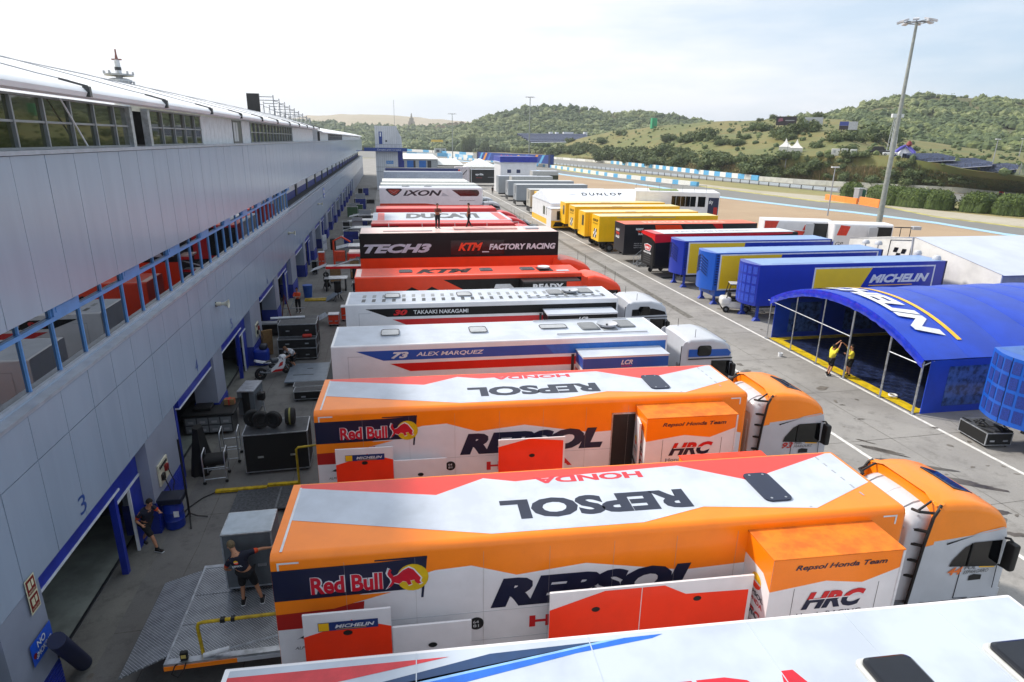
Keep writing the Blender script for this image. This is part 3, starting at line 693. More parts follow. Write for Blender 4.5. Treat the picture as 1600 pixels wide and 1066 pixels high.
        df = MB(); df.tube([(-.08, s*1.16, 3.5), (-.40, s*1.05, 3.5), (-.42, s*.85, 3.46)], .035, PLAS, 6); df.tube([(-.38, s*.98, 3.48), (-.02, s*.95, 3.7)], .03, PLAS, 6); df.build('roof_strut', t)
    rs = MB(); rs.add([(-.06, -1.12, 3.66), (.12, -1.16, 3.70), (.12, 1.16, 3.70), (-.06, 1.12, 3.66), (-.02, -.7, 3.80), (.14, -.7, 3.79), (.14, .7, 3.79), (-.02, .7, 3.80), (.9, -.62, 3.70), (.9, .62, 3.70)], [(0, 1, 5, 4), (4, 5, 6, 7), (7, 6, 2, 3), (5, 8, 9, 6), (5, 1, 8), (6, 9, 2)], high, True)
    rs.build('roof_lip', t)
    mirror_part(t, 2.12, 2.25, size=(.2, .28, .75))
    return t

def cab_flat(name, label, loc, rz, body, stripe=None, dark_band=None, group=None, cat='lorry cab', snout=False):
    """boxy high cab, or a rounder low nosed one (snout)"""
    t = thing(name, label, cat, loc, rz, group); tractor_base(t)
    if not snout:
        sec = [(0, .95, 3.6, 1.2, .08), (.2, .95, 3.72, 1.22, .12), (1.2, .95, 3.74, 1.24, .13), (1.75, .95, 3.6, 1.23, .14), (2.05, .9, 3.38, 1.22, .15), (2.18, .85, 2.95, 1.2, .14), (2.3, .5, 2.1, 1.18, .1), (2.34, .45, 1.7, 1.17, .06)]
    else:
        sec = [(0, .95, 3.5, 1.1, .12), (.12, .95, 3.62, 1.18, .2), (.5, .95, 3.68, 1.22, .26), (1.1, .95, 3.56, 1.23, .28), (1.6, .95, 3.38, 1.22, .28), (2.05, .9, 3.16, 1.2, .26), (2.25, .85, 2.95, 1.17, .22), (2.42, .5, 2.3, 1.14, .12), (2.48, .45, 1.6, 1.12, .06)]
    mb = loft_cab(sec, body); mb.build('cab_body', t)
    for s in (-1, 1):
        F_ = Face((0, -1.25, 0), (1, 0, 0), (0, 0, 1)) if s < 0 else Face((0, 1.25, 0), (-1, 0, 0), (0, 0, 1))
        k = 1 if s < 0 else -1
        def px(pts): return [(k*a, b) for a, b in (pts if k > 0 else pts[::-1])]
        w_ = MB(); w_.poly(F_, px([(1.2, 1.75), (2.1, 1.7), (2.06, 2.74), (1.2, 2.76)]), DGLASS, .006); w_.build('side_window', t)
        d = MB()
        if stripe: d.poly(F_, px([(.1, 2.95), (.1, 3.3), (1.9, 3.27), (2.08, 3.1), (2.02, 2.95)]), stripe, .004)
        if dark_band: d.poly(F_, px([(.15, 2.95), (.15, 3.3), (1.3, 3.34), (2.0, 3.15), (2.08, 2.98)]), dark_band, .004)
        if not snout: d.rrect(F_, *((.5, 2.98, 1.15, 3.46) if k > 0 else (-1.15, 2.98, -.5, 3.46)), .14, DGLASS, .010)
        d.bar(F_.p(k*.1, 2.86, .02), F_.p(k*2.15, 2.86, .02), .05, .04, PLAS) if not snout else None
        for a, b in (((1.1, 1.75), (1.1, 1.0)), ((.25, 2.5), (.25, 1.0))): d.bar(F_.p(k*a[0], a[1], .004), F_.p(k*b[0], b[1], .004), .014, .01, CLADD)
        d.build('door', t)
        df = MB(); df.prism([(.02, .95), (.02, 3.66), (-.12, 3.6), (-.22, 3.4), (-.24, 1.1)], s*1.2-.02, s*1.2+.02, body, 'y'); df.bar((-.23, s*1.2, 1.0), (-.22, s*1.2, 3.45), .03, .05, PLAS)
        if snout: df.prism([(-.5, 2.0), (-.2, 1.2), (-.2, 3.4), (-.1, 3.62), (-.5, 3.8), (-.62, 3.3)], s*1.2-.02, s*1.2+.02, body, 'y')
        df.build('side_deflector', t)
    ws = MB(); ws.add([(2.1, -1.08, 2.85), (2.1, 1.08, 2.85), (2.33 + .14*snout, 1.06, 1.8), (2.33 + .14*snout, -1.06, 1.8)], [(3, 2, 1, 0), (0, 1, 2, 3)], DGLASS)
    ws.v = [v + Vector((.05, 0, .02)) for v in ws.v]; ws.build('windscreen', t)
    g = MB(); g.box(2.32, 2.38, -.9, .9, .55, 1.5, PLAS); g.build('grille', t)
    if not snout:
        sr = MB(); sr.rbox(-.25, .25, -.42, .42, 0, .04, .02, DGLASS, 'top', 2, Matrix.Translation((1.42, 0, 3.635)) @ Matrix.Rotation(R(21), 4, 'Y')); sr.build('sunroof', t)
        h = MB(); 
        for y in (-.9, .9): h.cyl((1.55, y, 3.6), (1.95, y, 3.5), .05, ALU, 8); h.cyl((.5, y, 3.6), (.5, y, 4.1), .012, PLAS, 4)
        h.build('roof_horn', t)
        bk = MB(); FB = Face((-.005, 1.1, 0), (0, -1, 0), (0, 0, 1))
        for i in range(3): bk.disc(FB, 1.55+.22*i, 2.35, .1, DGREY, .01); bk.disc(FB, 1.55+.22*i, 2.35, .07, LGREY, .014); bk.disc(FB, 1.55+.22*i, 2.35, .04, DGREY, .018)
        bk.build('rear_wall', t)
    else:
        h = MB(); h.cyl((1.9, -1.0, 3.1), (1.9, -1.0, 3.9), .012, PLAS, 4); h.cyl((1.9, 1.0, 3.1), (1.9, 1.0, 3.9), .012, PLAS, 4); h.build('aerial', t)
        bk = MB(); bk.box(-.9, -.1, -.9, .9, 1.0, 1.9, DGREY); bk.cyl((-.5, .5, 1.4), (-.5, .5, 2.3), .12, RUB, 8); bk.build('engine_deck', t)
    mirror_part(t, 2.15, 2.35, size=(.2, .26, .6))
    return t

# ---- logos
def energy_logo(mb, F, a, b, w, h, off=.008):
    """red lettering with white edge and a charging bull over a yellow sun"""
    mb.text(F, 'Red Bull', a, b, w*.62, h*.82, WTRIM, off, bold=.085); mb.text(F, 'Red Bull', a+.01, b+.01, w*.62-.02, h*.82-.02, mat('bull red', '#c80f2a', rough=.4), off+.004, bold=.035)
    cx = a + w*.90; mb.disc(F, cx-w*.02, b+h*.45, h*.62, mat('sun yellow', '#d8b408', rough=.4), off)
    bull = [(0, .75), (.06, .98), (.13, .92), (.1, .8), (.18, .6), (.3, .66), (.45, .86), (.62, .98), (.76, .86), (.86, .66), (.97, .44), (.93, .28), (.99, .2), (.9, .14), (.82, .22), (.78, .36),
            (.66, .34), (.7, .16), (.6, .12), (.54, .3), (.44, .34), (.34, .22), (.2, .3), (.1, .12), (-.02, .04), (.06, .2), (.12, .36), (.1, .5), (.04, .6)]
    bx, bw, bh = a + w*.66, w*.3, h*.95
    cx_, cy_ = .5, .5
    mb.poly(F, [(bx + bw*(cx_ + (x-cx_)*1.1), b + bh*(cy_ + (y-cy_)*1.13)) for x, y in bull[::-1]], WTRIM, off+.003)
    mb.poly(F, [(bx + bw*x, b + bh*y) for x, y in bull[::-1]], MATS['bull red'], off+.007)
def tyre_logo(mb, F, a, b, w, h, off=.01):
    mb.rect(F, a, b, a+w, b+h, mat('label blue', '#14306e', rough=.4), off); mb.rect(F, a+.01, b+.01, a+w*.18, b+h-.01, YEL, off+.003)
    mb.text(F, 'MICHELIN', a+w*.28, b+h*.28, w*.66, h*.42, WTRIM, off+.006, shear=.25, bold=.03)
    mb.rect(F, a+w*.3, b+h*.12, a+w*.8, b+h*.16, YEL, off+.004)
def globe_logo(mb, F, a, b, r, off=.008):
    pts = [(a + r*math.cos(t), b + r*math.sin(t)) for t in [math.pi*i/10 for i in range(11)]]
    mb.poly(F, pts, YEL, off); mb.poly(F, [(a + r*math.cos(math.pi + math.pi*i/10), b - .06*r + r*.9*math.sin(math.pi + math.pi*i/10)) for i in range(11)], REDOR, off)
    mb.poly(F, [(a-r*.9, b-.16*r), (a+r*.9, b-.16*r), (a+r*.9, b+.06*r), (a-r*.9, b+.06*r)], WHITE, off+.003)
def wing_logo(mb, F, a, b, w, h, off=.008):
    """HRC initials, red upper half over dark lower half"""
    mb.text(F, 'HRC', a, b, w, h, NAVY, off, shear=.35, bold=.05)
    vs, fs, asp = text_mesh('HRC', .35, .05)
    mb.poly(F, [(a+w*.1, b+h*.55), (a+w*.98, b+h*.55), (a+w*1.0, b+h*.62), (a+w*.12, b+h*.62)], WHITE, off+.003)
    tm = bmesh.new()
    V_ = [tm.verts.new((x, y, 0)) for x, y in vs]
    for f in fs:
        try: tm.faces.new([V_[i] for i in f])
        except ValueError: pass
    bmesh.ops.bisect_plane(tm, geom=tm.verts[:]+tm.edges[:]+tm.faces[:], plane_co=(0, .6, 0), plane_no=(0, -1, 0), clear_outer=True)
    tm.verts.index_update(); mb.add([F.p(a+v.co.x*w, b+v.co.y*h, off+.004) for v in tm.verts], [[v.index for v in f.verts] for f in tm.faces], RED); tm.free()
# ---------------------------------------------------------------- the two orange race transporters
def orange_trailer(loc, rz, label, variant):
    t = thing('race_trailer', label, 'lorry trailer', loc, rz, 'orange and white race transporters')
    L, W, H, zb = 13.95, 2.85, 4.0, .9
    mb = MB(); mb.rbox(0, L, 0, W, zb, H, .17, ORANGE, 'topend', 4)
    Ff = Face((0, 0, 0), (1, 0, 0), (0, 0, 1)); Ft = Face((0, 0, H), (1, 0, 0), (0, 1, 0))
    top_z = 3.05
    # near side livery
    mb.poly(Ff, [(0.005, 2.25), (0.005, zb+.02), (L-.15, zb+.02), (L-.15, 2.55), (12.6, 2.9), (10.9, 2.95), (8.6, 2.86), (6.4, 3.25), (4.9, 3.1), (3.95, 3.42), (3.2, 3.38), (1.6, 2.92), (.9, 2.65)], WHITE)
    mb.poly(Ff, [(.005, 2.24), (1.7, 2.24), (1.75, 2.78), (.9, 2.66), (.005, 2.66)], DRED, .006)
    mb.poly(Ff, [(.005, 2.62), (1.15, 2.66), (2.3, 2.94), (.005, 2.94)], ORANGE, .009)
    mb.poly(Ff, [(.005, 2.94), (2.92, 2.98), (3.05, 3.72), (2.1, 3.68), (.005, 3.66)], NAVY, .012); mb.poly(Ff, [(3.05, 3.75), (2.0, 3.74), (2.0, 3.71), (3.0, 3.7), (2.9, 2.75), (2.95, 2.75)], NAVY, .013)
    energy_logo(mb, Ff, .72, 3.03, 2.3, .52, .018)
    for a, s in ((.12, 1), (L-.35, -1)):
        mb.rect(Ff, a if s > 0 else a-.3, 3.80, a+.42 if s > 0 else a+.05, 3.84, WTRIM, .006); mb.rect(Ff, a if s > 0 else a+.01, 3.6, a+.04 if s > 0 else a+.05, 3.84, WTRIM, .007)
    mb.text(Ff, 'REPSOL', 4.35, 2.3, 4.65, .74, NAVY, .010, shear=.25, bold=.07)
    mb.text(Ff, 'HONDA', 5.2, 1.72, 2.8, .3, RED, .010, bold=.04)
    for i, (tx_, x, z) in enumerate((('JJJ', .62, 1.98), ('ALPHA', .3, 1.72), ('SPORT', .95, 1.72))): mb.text(Ff, tx_, x, z, .34, .07, DGREY, .008, shear=.3)
    mb.poly(Ff, [(.34, 1.96), (.5, 2.06), (.66, 2.1), (.55, 2.02), (.62, 1.98), (.5, 1.98), (.42, 2.0)], DGREY, .008)
    for z in (1.5, 2.24): mb.bar(Ff.p(2, z, .006), Ff.p(L-.3, z, .006), .01, .01, LGREY)
    mb.disc(Ff, 4.05, 1.95, .16, PLAS, .012); mb.text(Ff, '64', 3.98, 1.96, .12, .07, WTRIM, .018); mb.text(Ff, '81', 3.98, 1.86, .12, .07, WTRIM, .018)
    for i in range(1, 10): mb.bar(Ff.p(1.4*i, zb+.1, .011), Ff.p(1.4*i, H-.25, .011), .004, .004, mat('panel seam grey', '#a8a4a0', rough=.6))  # panel seams as thin pale grey strips
    # roof livery
    mb.poly(Ft, [(.2, 1.22), (4.4, .2), (7.7, .2), (9.25, .62), (11.8, .25), (13.75, 1.15), (13.76, W-.2), (13.6, W-.2), (10.85, 1.6), (9.4, W-.35), (6.6, W-.5), (5.2, W-.62), (4.45, W-.38), (3.3, W-1.0), (.18, W-.32)], ROOFW, .006)
    mb.poly(Ft, [(.17, W-.17), (.18, W-.32), (3.3, W-1.0), (4.45, W-.38), (5.2, W-.62), (6.6, W-.5), (9.4, W-.35), (10.85, 1.6), (13.6, W-.2), (13.5, W-.17)], REDR, .003)
    FT2 = Face((L, W, H), (-1, 0, 0), (0, -1, 0))
    mb.text(FT2, 'REPSOL', L-9.05, W-1.42, 4.35, .78, mat('roof navy', '#1a2238', rough=.4), .010, bold=.05)
    mb.text(FT2, 'HONDA', L-8.35, .5, 2.7, .3, mat('roof letter red', '#cf2f3c', rough=.4), .010, bold=.04)
    mb.rect(Ft, .17, .12, .22, 2.55, WTRIM, .008)
    # tail doors
    FE = Face((0, W, 0), (0, -1, 0), (0, 0, 1)); mb.rect(FE, .08, zb+.05, W-.08, H-.2, DGREY, .004); mb.rect(FE, .0, zb, .07, H-.1, ORANGE, .008)
    mb.build('trailer_body', t)
    sk = MB(); sk.box(.5, L-1.5, .03, W-.03, .45, zb-.005, mat('skirt white', '#c9c9cc', rough=.5)); sk.build('side_skirt', t)
    chassis(t, L, W, (2.6, 3.9, 5.2), .9)
    hm = mat('navy hatch', '#16203a', rough=.35, var=.05)
    h = MB(); pts = []
    for cx, cy, t0 in ((11.31, .74, -90), (11.31, 1.7, 0), (10.93, 1.7, 90), (10.93, .74, 180)):
        for i in range(4): a_ = R(t0 + 30*i); pts.append((cx + .14*math.cos(a_), cy + .14*math.sin(a_)))
    h.prism(pts, H+.012, H+.05, hm, 'z')
    for x, y in ((10.95, .7), (11.3, .7), (10.95, 1.74), (11.3, 1.74)): h.cyl((x, y, H+.05), (x, y, H+.056), .03, ALU, 8)
    h.build('roof_hatch', t)
    sl = MB(); sl.rbox(11.66, 11.72, .3, .34, H, H+.01, .002, GREY, 'top', 1); 
    for i in range(6): sl.box(13.2+.05*i*0, 13.24, .6+.35*i, .75+.35*i, H+.007, H+.012, GREY)
    sl.build('roof_vent', t)
    # slide-out room
    so = MB(); a0, a1 = 10.05, 13.0; y0 = -1.05; zt = 3.72
    so.box(a0, a1, y0, .02, 1.0, zt, WHITE)
    so.build('slide_out', t); so = t.children[-1] if t.children else None
    so = [c for c in t.children if c.name.startswith('slide_out')][0]
    sd = MB(); sd.box(a0-.02, a1+.02, y0-.02, 0.03, zt+.003, zt+.03, mat('orange awning', '#e8790e', rough=.7, var=.12, scale=2, col2='#c4600c')); sd.build('roof_panel', so)
    sd = MB(); Fs = Face((a0, y0, 0), (1, 0, 0), (0, 0, 1)); Fl = Face((a0, 0, 0), (0, -1, 0), (0, 0, 1)); W2 = a1-a0
    sd.poly(Fs, [(0, 2.95), (1.25, 3.12), (2.1, 3.0), (W2, 3.3), (W2, zt-.0), (0, zt-.0)], ORANGE, .005); sd.poly(Fl, [(0, 3.2), (.75, 3.2), (1.05, 2.95), (1.05, zt), (0, zt)], ORANGE, .005)
    sd.text(Fs, 'Repsol Honda Team', .5, 3.4, 2.1, .16, NAVY, .012, shear=.3, bold=.025)
    wing_logo(sd, Fs, .78, 2.42, 1.45, .44, .010); sd.text(Fs, 'Honda RACING', .7, 2.22, 1.5, .12, NAVY, .012)
    for x in (.55, 2.5): sd.rect(Fs, x, 2.0, x+.012, 2.98, CLADD, .004)
    sd.rect(Fs, .0, 1.98, W2, 1.992, CLADD, .004); sd.bar(Fs.p(W2, 1.0, 0), Fs.p(W2, zt, 0), .05, .05, WTRIM)
    globe_logo(sd, Fl, .55, 2.85, .19, .008)
    for z, s_, c_ in ((2.5, 'REPSOL', NAVY), (2.34, 'HONDA', RED)): sd.text(Fl, s_, .22, z, .68, .11, c_, .01, bold=.03)
    wing_logo(sd, Fl, .24, 2.0, .62, .2, .01)
    for z, s_ in ((1.8, 'One HEART'), (1.66, 'Safe NATION')): sd.text(Fl, s_, .24, z, .6, .08, DRED, .01)
    sd.build('front_panel', so)
    so = MB(); so.box(a0+.1, a1-.4, W-.02, W+1.15, 1.0, 3.42, ORANGE); so.box(a0+.08, a1-.38, W+.0, W+1.17, 3.423, 3.45, mat('red awning', '#e2422a', rough=.75, var=.08, scale=2)); so.build('slide_out', t)
    return t
THR = -.042
t1 = orange_trailer((-2.55, 11.12, 0), THR, 'nearest of the two orange and white race trailers, man working at its tail lift', 1)
t2 = orange_trailer((-2.42, 18.05, 0), THR, 'orange and white race trailer with an open side door, beside the tyre crate', 2)
# open door of the farther trailer
d = MB(); d.box(9.3, 10.05, -.012, -.006, .95, 3.45, PLAS); d.box(9.26, 9.3, -.02, .0, .9, 3.5, ALU); d.box(10.05, 10.08, -.02, .0, .9, 3.5, ALU); d.box(9.26, 10.08, -.02, 0, 3.45, 3.5, ALU); d.build('doorway', t2)
d = MB(); Mx = Matrix.Translation((10.08, -.02, 0)) @ Matrix.Rotation(R(-100), 4, 'Z'); d.box(0, .78, -.03, .03, 1.0, 3.45, WHITE, Mx)
Fd = Face(Mx @ Vector((0, -.03, 0)), Mx.to_3x3() @ Vector((1, 0, 0)), (0, 0, 1)); globe_logo(d, Fd, .38, 2.7, .15); d.text(Fd, 'REPSOL', .14, 2.35, .5, .1, NAVY, .008, bold=.03); d.text(Fd, 'HONDA', .16, 2.22, .46, .08, RED, .008); wing_logo(d, Fd, .16, 1.7, .5, .16); d.bar(Fd.p(.1, 2.0, .03), Fd.p(.6, 1.95, .03), .03, .03, PLAS); d.build('open_door', t2)
# shop doors resting open along the side (boards held off the side)
def board(par, x0, x1, z0, z1, y, polys, logo=None, dots=((.5, .62),)):
    mb = MB(); mb.box(x0, x1, y-.05, y, z0, z1, WHITE); F_ = Face((x0, y-.05, z0), (1, 0, 0), (0, 0, 1)); w_, h_ = x1-x0, z1-z0
    for pl in polys: mb.poly(F_, [(a*w_, b*h_) for a, b in pl], REDOR, .004)
    for a, b in dots: mb.disc(F_, a*w_, b*h_, .09, PLAS, .012, ry=.06)
    if logo: tyre_logo(mb, F_, *logo)
    return mb.build('locker_flap', par)
for tt_, y in ((t1, -.5), (t2, -.5)):
    board(tt_, .62, 2.3, 1.5, 3.0, y, [[(0, 0), (1, 0), (1, .72), (.78, .8), (.6, .82), (.55, .88), (.5, .82), (0, .66)]], (.28, 1.1, 1.15, .2), ((.5, .68),))
    board(tt_, 2.32, 3.9, 1.2, 2.52, y, [[(0, 0), (.9, 0), (.52, .3), (.35, .2), (0, .42)]])
board(t1, 5.5, 9.95, 1.3, 3.04, -.55, [[(0, 0), (.438, 0), (.438, .97), (.26, .97), (0, .76)], [(.442, 0), (.98, 0), (.98, .80), (.66, .82), (.55, .97), (.442, .97)]], None, ((.22, .72), (.72, .74)))
board(t2, 5.5, 7.6, 1.9, 3.05, -.55, [[(0, 0), (.97, 0), (.97, .9), (.5, 1.0), (.45, 1.0), (0, .8)]], None, ((.5, .5),))
CW = paint('#bcbfc6', 'cab silver white', rough=.3)
cab_rounded_spoiler('tractor_unit', 'orange roofed lorry cab number 44 at the head of the nearest orange trailer', (12.6, 12.05, 0), THR*.6, CW, paint('#fb8a0c', 'cab orange'), '44', ('POL', 'ESPARGARO'), 'orange roofed lorry cabs')
cab_rounded_spoiler('tractor_unit', 'orange roofed lorry cab number 93 at the head of the second orange trailer', (12.55, 18.9, 0), THR*.6, CW, MATS['cab orange'], '93', ('MARC', 'MARQUEZ'), 'orange roofed lorry cabs')

# ---------------------------------------------------------------- nearest trailer, only its roof in view
t = thing('white_trailer', 'foreground white trailer roof with red and blue stripes and dark roof windows', 'lorry trailer', (-2.88, 8.42-2.85, 0), -.050)
mb = MB(); L, W, H = 13.7, 2.85, 4.0; mb.rbox(0, L, 0, W, .9, H, .07, WHITE, 'topend', 3)
Ft = Face((0, 0, H), (1, 0, 0), (0, 1, 0)); RW = mat('roof weathered white', '#b6bfcc', rough=.4, var=.05, scale=.7)
mb.rect(Ft, .08, .08, L-.1, W-.1, RW, .003)
mb.poly(Ft, [(.08, 2.62), (.08, 2.08), (1.73, 2.34), (3.42, 2.62)], mat('roof stripe red', '#c8303c', rough=.4), .006)
mb.poly(Ft, [(.1, 1.76), (.1, 1.84), (2.8, 2.21), (5.9, 2.64), (4.06, 2.6), (2.42, 2.26)], mat('roof stripe dark blue', '#1c3c66', rough=.4), .006)
mb.poly(Ft, [(.1, 1.70), (3.11, 2.17), (6.3, 2.66), (5.9, 2.64), (2.8, 2.21), (.1, 1.84)], mat('roof stripe pale blue', '#86b4e2', rough=.4), .006)
mb.poly(Ft, [(.1, 1.70), (.1, 1.4), (3.66, 2.1), (5.44, 2.44), (6.76, 2.6), (6.96, 2.67), (6.3, 2.66), (3.11, 2.17)], mat('roof stripe blue', '#1f66cc', rough=.4), .006)
FT2 = Face((0, 0, H), (1, 0, 0), (0, 1, 0)); mb.text(FT2, 'HONDA', 3.8, .42, 5.4, 1.28, mat('roof brand red', '#cc1c30', rough=.4), .010, bold=.05)
for x in (2.9, 5.7, 8.5, 10.3, 12): mb.box(x-.008, x+.008, .1, W-.1, H+.003, H+.012, RW)
mb.build('trailer_body', t)
for a, b in ((9.8, 1.16), (12.1, 1.2)):
    hatch(t, Ft, a-.06, b-1.1, .96, 1.66, mat('window frame cream', '#c4c6c4', rough=.4), name='window_frame'); hatch(t, Face((0, 0, H+.072), (1, 0, 0), (0, 1, 0)), a, b-1.04, .84, 1.54, mat('skylight', '#10141e', rough=.08, spec=.5), name='roof_window')
chassis(t, L, W, (2.6, 3.9, 5.2), .9)

# ---------------------------------------------------------------- white trailers 73 and 30
def white_trailer(loc, rz, label, top, num, who, slats):
    t = thing('race_trailer', label, 'lorry trailer', loc, rz, 'white striped race transporters')
    L, W, H, zb = 14.0, 2.85, 4.0, .9
    mb = MB(); mb.rbox(0, L, 0, W, zb, H, .06, WHITE, 'topend', 3); Ff = Face((0, 0, 0), (1, 0, 0), (0, 0, 1)); Ft = Face((0, 0, H), (1, 0, 0), (0, 1, 0))
    mb.rect(Ft, .1, .1, L-.15, W-.1, ROOFW, .003)
    mb.poly(Ff, [(2.0, 3.34), (L-.1, 3.34), (L-.1, 3.76), (.95, 3.76)], top, .005); mb.poly(Ff, [(3.05, 2.85), (L-.1, 2.85), (L-.1, 3.2), (2.25, 3.2)], RED, .005)
    mb.poly(Ff, [(9, 3.34), (L-.1, 3.34), (L-.1, 3.76), (8.6, 3.76)], mat('stripe lighter', '#1668c0', rough=.3) if top is BLUE else top, .008)
    mb.text(Ff, num, 2.3, 3.41, .7, .28, WTRIM if top is BLUE else RED, .012, shear=.3, bold=.05); mb.text(Ff, who, 3.3, 3.45, 2.75, .2, WTRIM, .012, shear=.25 if top is BLUE else 0, bold=.02)
    mb.rect(Ff, .62, 1.0, .64, 3.55, LGREY, .006); mb.rect(Ff, .62, 3.53, 1.2, 3.55, LGREY, .006)
    if slats:
        for i in range(26):
            x = .75 + i*.5
            for y in (.45, 1.35): mb.add([Ft.p(x, y, .006), Ft.p(x+.18, y, .006), Ft.p(x+.2, y+.62, .006), Ft.p(x+.02, y+.62, .006)], [(0, 1, 2, 3)], mat('slat grey', '#44484c', rough=.5) if y < 1 else mat('slat pale', '#888c90', rough=.5))
    mb.build('trailer_body', t)
    for a, w_ in ((1.9, .75), (5.6, .75)): hatch(t, Ft, a, 1.1, w_, .85)
    if not slats: hatch(t, Ft, 8.7, 1.3, 1.2, .6)
    hatch(t, Ft, 10.5, 1.0, .8, 1.1, mat('hatch glass', '#6a6e72', rough=.1)); hatch(t, Ft, 12.2, 1.2, .8, 1.1, mat('hatch glass', '#6a6e72', rough=.1))
    ds = MB(); ds.box(11.4, 12.05, .9, 2.0, H+.004, H+.03, mat('well grey', '#8e9092', rough=.8)); ds.lathe([(0, .05), (.4, .1), (.46, .2), (.4, .16), (0, .08)], (11.7, 1.4, H), LGREY, 16); ds.cyl((11.7, 1.4, H), (11.7, 1.4, H+.16), .05, DGREY, 6); ds.build('dish_well', t)
    rl = MB(); rl.tube([(9.2, .45, H+.06), (13.2, .4, H+.06)], .03, LGREY, 6); rl.tube([(8.6, W-.3, H+.06), (13.0, W-.3, H+.06)], .03, LGREY, 6); rl.build('roof_rail', t)
    so = MB(); a0, a1, y0, zt = 9.95, 13.6, -1.1, 3.5; so.box(a0, a1, y0, .02, .9, zt, WHITE); Fs = Face((a0, y0, 0), (1, 0, 0), (0, 0, 1)); w2 = a1-a0
    so.rect(Fs, 0, 3.0, w2, 3.44, top, .005); so.rect(Fs, 0, 2.1, w2, 2.75, RED, .005); so.text(Fs, 'LCR', 1.6, 3.14, .5, .2, WTRIM, .01, shear=.3, bold=.03); so.text(Fs, 'HONDA', 1.62, 3.04, .45, .08, RED, .01)
    Fl = Face((a0, 0, 0), (0, -1, 0), (0, 0, 1)); so.rect(Fl, 0, 3.0, 1.1, 3.44, top, .005); so.rect(Fl, 0, 1.9, 1.1, 2.75, RED, .005); so.box(a0-.03, a1+.03, y0-.03, .03, zt, zt+.03, ROOFW); so.box(a0-.2, a0-.08, -.03, -.004, .9, 3.3, DGREY); so.build('slide_out', t)
    if not slats:
        bd = MB(); bd.box(5.9, 9.9, -.45, -.4, 1.6, 2.62, WHITE); Fb = Face((5.9, -.45, 0), (1, 0, 0), (0, 0, 1))
        for i, s_ in enumerate(('A', 'Asahi', 'CUSTOM', 'S', 'MOTUL', 'SFI', 'GIVI', 'RK')): bd.text(Fb, s_, .25+i*.49, 2.28, .22 if len(s_) < 3 else .36, .1, (DRED, GREY, BLACK, RED, BLACK, GREY, GREY, BLUE)[i], .006, shear=.2)
        bd.box(.95, 2.9, -.45, -.4, 1.5, 2.45, WHITE); Fb = Face((.95, -.45, 0), (1, 0, 0), (0, 0, 1)); bd.text(Fb, 'LAVOR', .15, 2.1, 1.0, .22, BLACK, .006, shear=.2, bold=.05); bd.disc(Fb, 1.5, 2.21, .14, BLACK, .006)
        bd.build('sponsor_board', t)
    chassis(t, L, W, (2.6, 3.9, 5.2), .9); return t
white_trailer((-2.4, 24.35, 0), -.022, 'white race trailer 73 ALEX MARQUEZ with blue and red stripes', BLUE, '73', 'ALEX MARQUEZ', False)
white_trailer((-2.22, 30.95, 0), -.02, 'white race trailer 30 TAKAAKI NAKAGAMI with a slatted pattern on its roof', BLACK, '30', 'TAKAAKI NAKAGAMI', True)
cab_flat('tractor_unit', 'white lorry cab with a blue side stripe at the head of trailer 73', (12.5, 25.2, 0), -.02, CW, BLUE, group='white lorry cabs')
cab_flat('tractor_unit', 'white lorry cab with a dark side band at the head of trailer 30', (12.5, 32.0, 0), -.02, CW, None, BLACK, group='white lorry cabs')
# ---------------------------------------------------------------- farther transporters of the left row
def simple_trailer(name, label, loc, rz, L, W, H, zb, body, roof, deco=None, rad=.08, group=None, axles=(2.4, 3.6, 4.8), edges='topend', cat='lorry trailer', deck=None, legs=None):
    t = thing(name, label, cat, loc, rz, group)
    mb = MB(); mb.rbox(0, L, 0, W, zb, H, rad, body, edges, 3)
    F = {'f': Face((0, 0, 0), (1, 0, 0), (0, 0, 1)), 't': Face((0, 0, H), (1, 0, 0), (0, 1, 0)), 'l': Face((0, W, 0), (0, -1, 0), (0, 0, 1)), 'r': Face((L, 0, 0), (0, 1, 0), (0, 0, 1))}
    if roof: mb.rect(F['t'], rad, rad, L-rad, W-rad, roof, .003)
    if deco: deco(mb, F)
    mb.build('trailer_body', t)
    if axles: chassis(t, L, W, axles, zb if not deck else deck, legs=legs)
    return t, F
PINK = mat('pale pink roof', '#eac6be', rough=.35, var=.06, scale=.5, coat=.2)
def ktm(mb, F):
    f = F['f']; t = F['t']
    mb.poly(f, [(6.1, .95), (L_-.05, .95), (L_-.05, 3.75), (5.2, 3.75)], BLACK, .005); mb.poly(f, [(5.2, 3.75), (4.4, 3.75), (9.2, .95), (10.5, .95)], KTM, .008)
    for a in (3.3, 4.5): mb.poly(f, [(a-1.0, 2.75), (a, 3.35), (a+.9, 2.9), (a-.1, 2.2)], BLACK, .009)
    mb.text(f, 'www.ktm.com', 7.0, 3.05, 1.0, .1, WTRIM, .012); mb.poly(f, [(8.4, 3.4), (9.3, 3.4), (10.2, 2.5), (9.6, 2.5), (9.0, 3.1), (8.3, 3.15)], WTRIM, .01)
    mb.rect(t, .05, .2, .35, 2.5, PINK, .008); mb.text(t, 'KTM', 3.6, .8, 3.6, 1.3, BLACK, .010, shear=.4, bold=.06); mb.rect(t, .3, .12, 12.8, .2, PINK, .008)
L_ = 13.9
t, F = simple_trailer('race_trailer', 'bright orange and black race trailer with READY TO RACE slide-out', (-2.05, 37.45, 0), -.005, L_, 2.75, 4.0, .9, KTM, mat('ktm roof', '#e0401c', rough=.4, var=.05), ktm)
for a, w_ in ((2.6, .8), (7.6, .8), (10.2, .9)): hatch(t, F['t'], a, 1.1, w_, .8, mat('hatch grey', '#5c5c60', rough=.2))
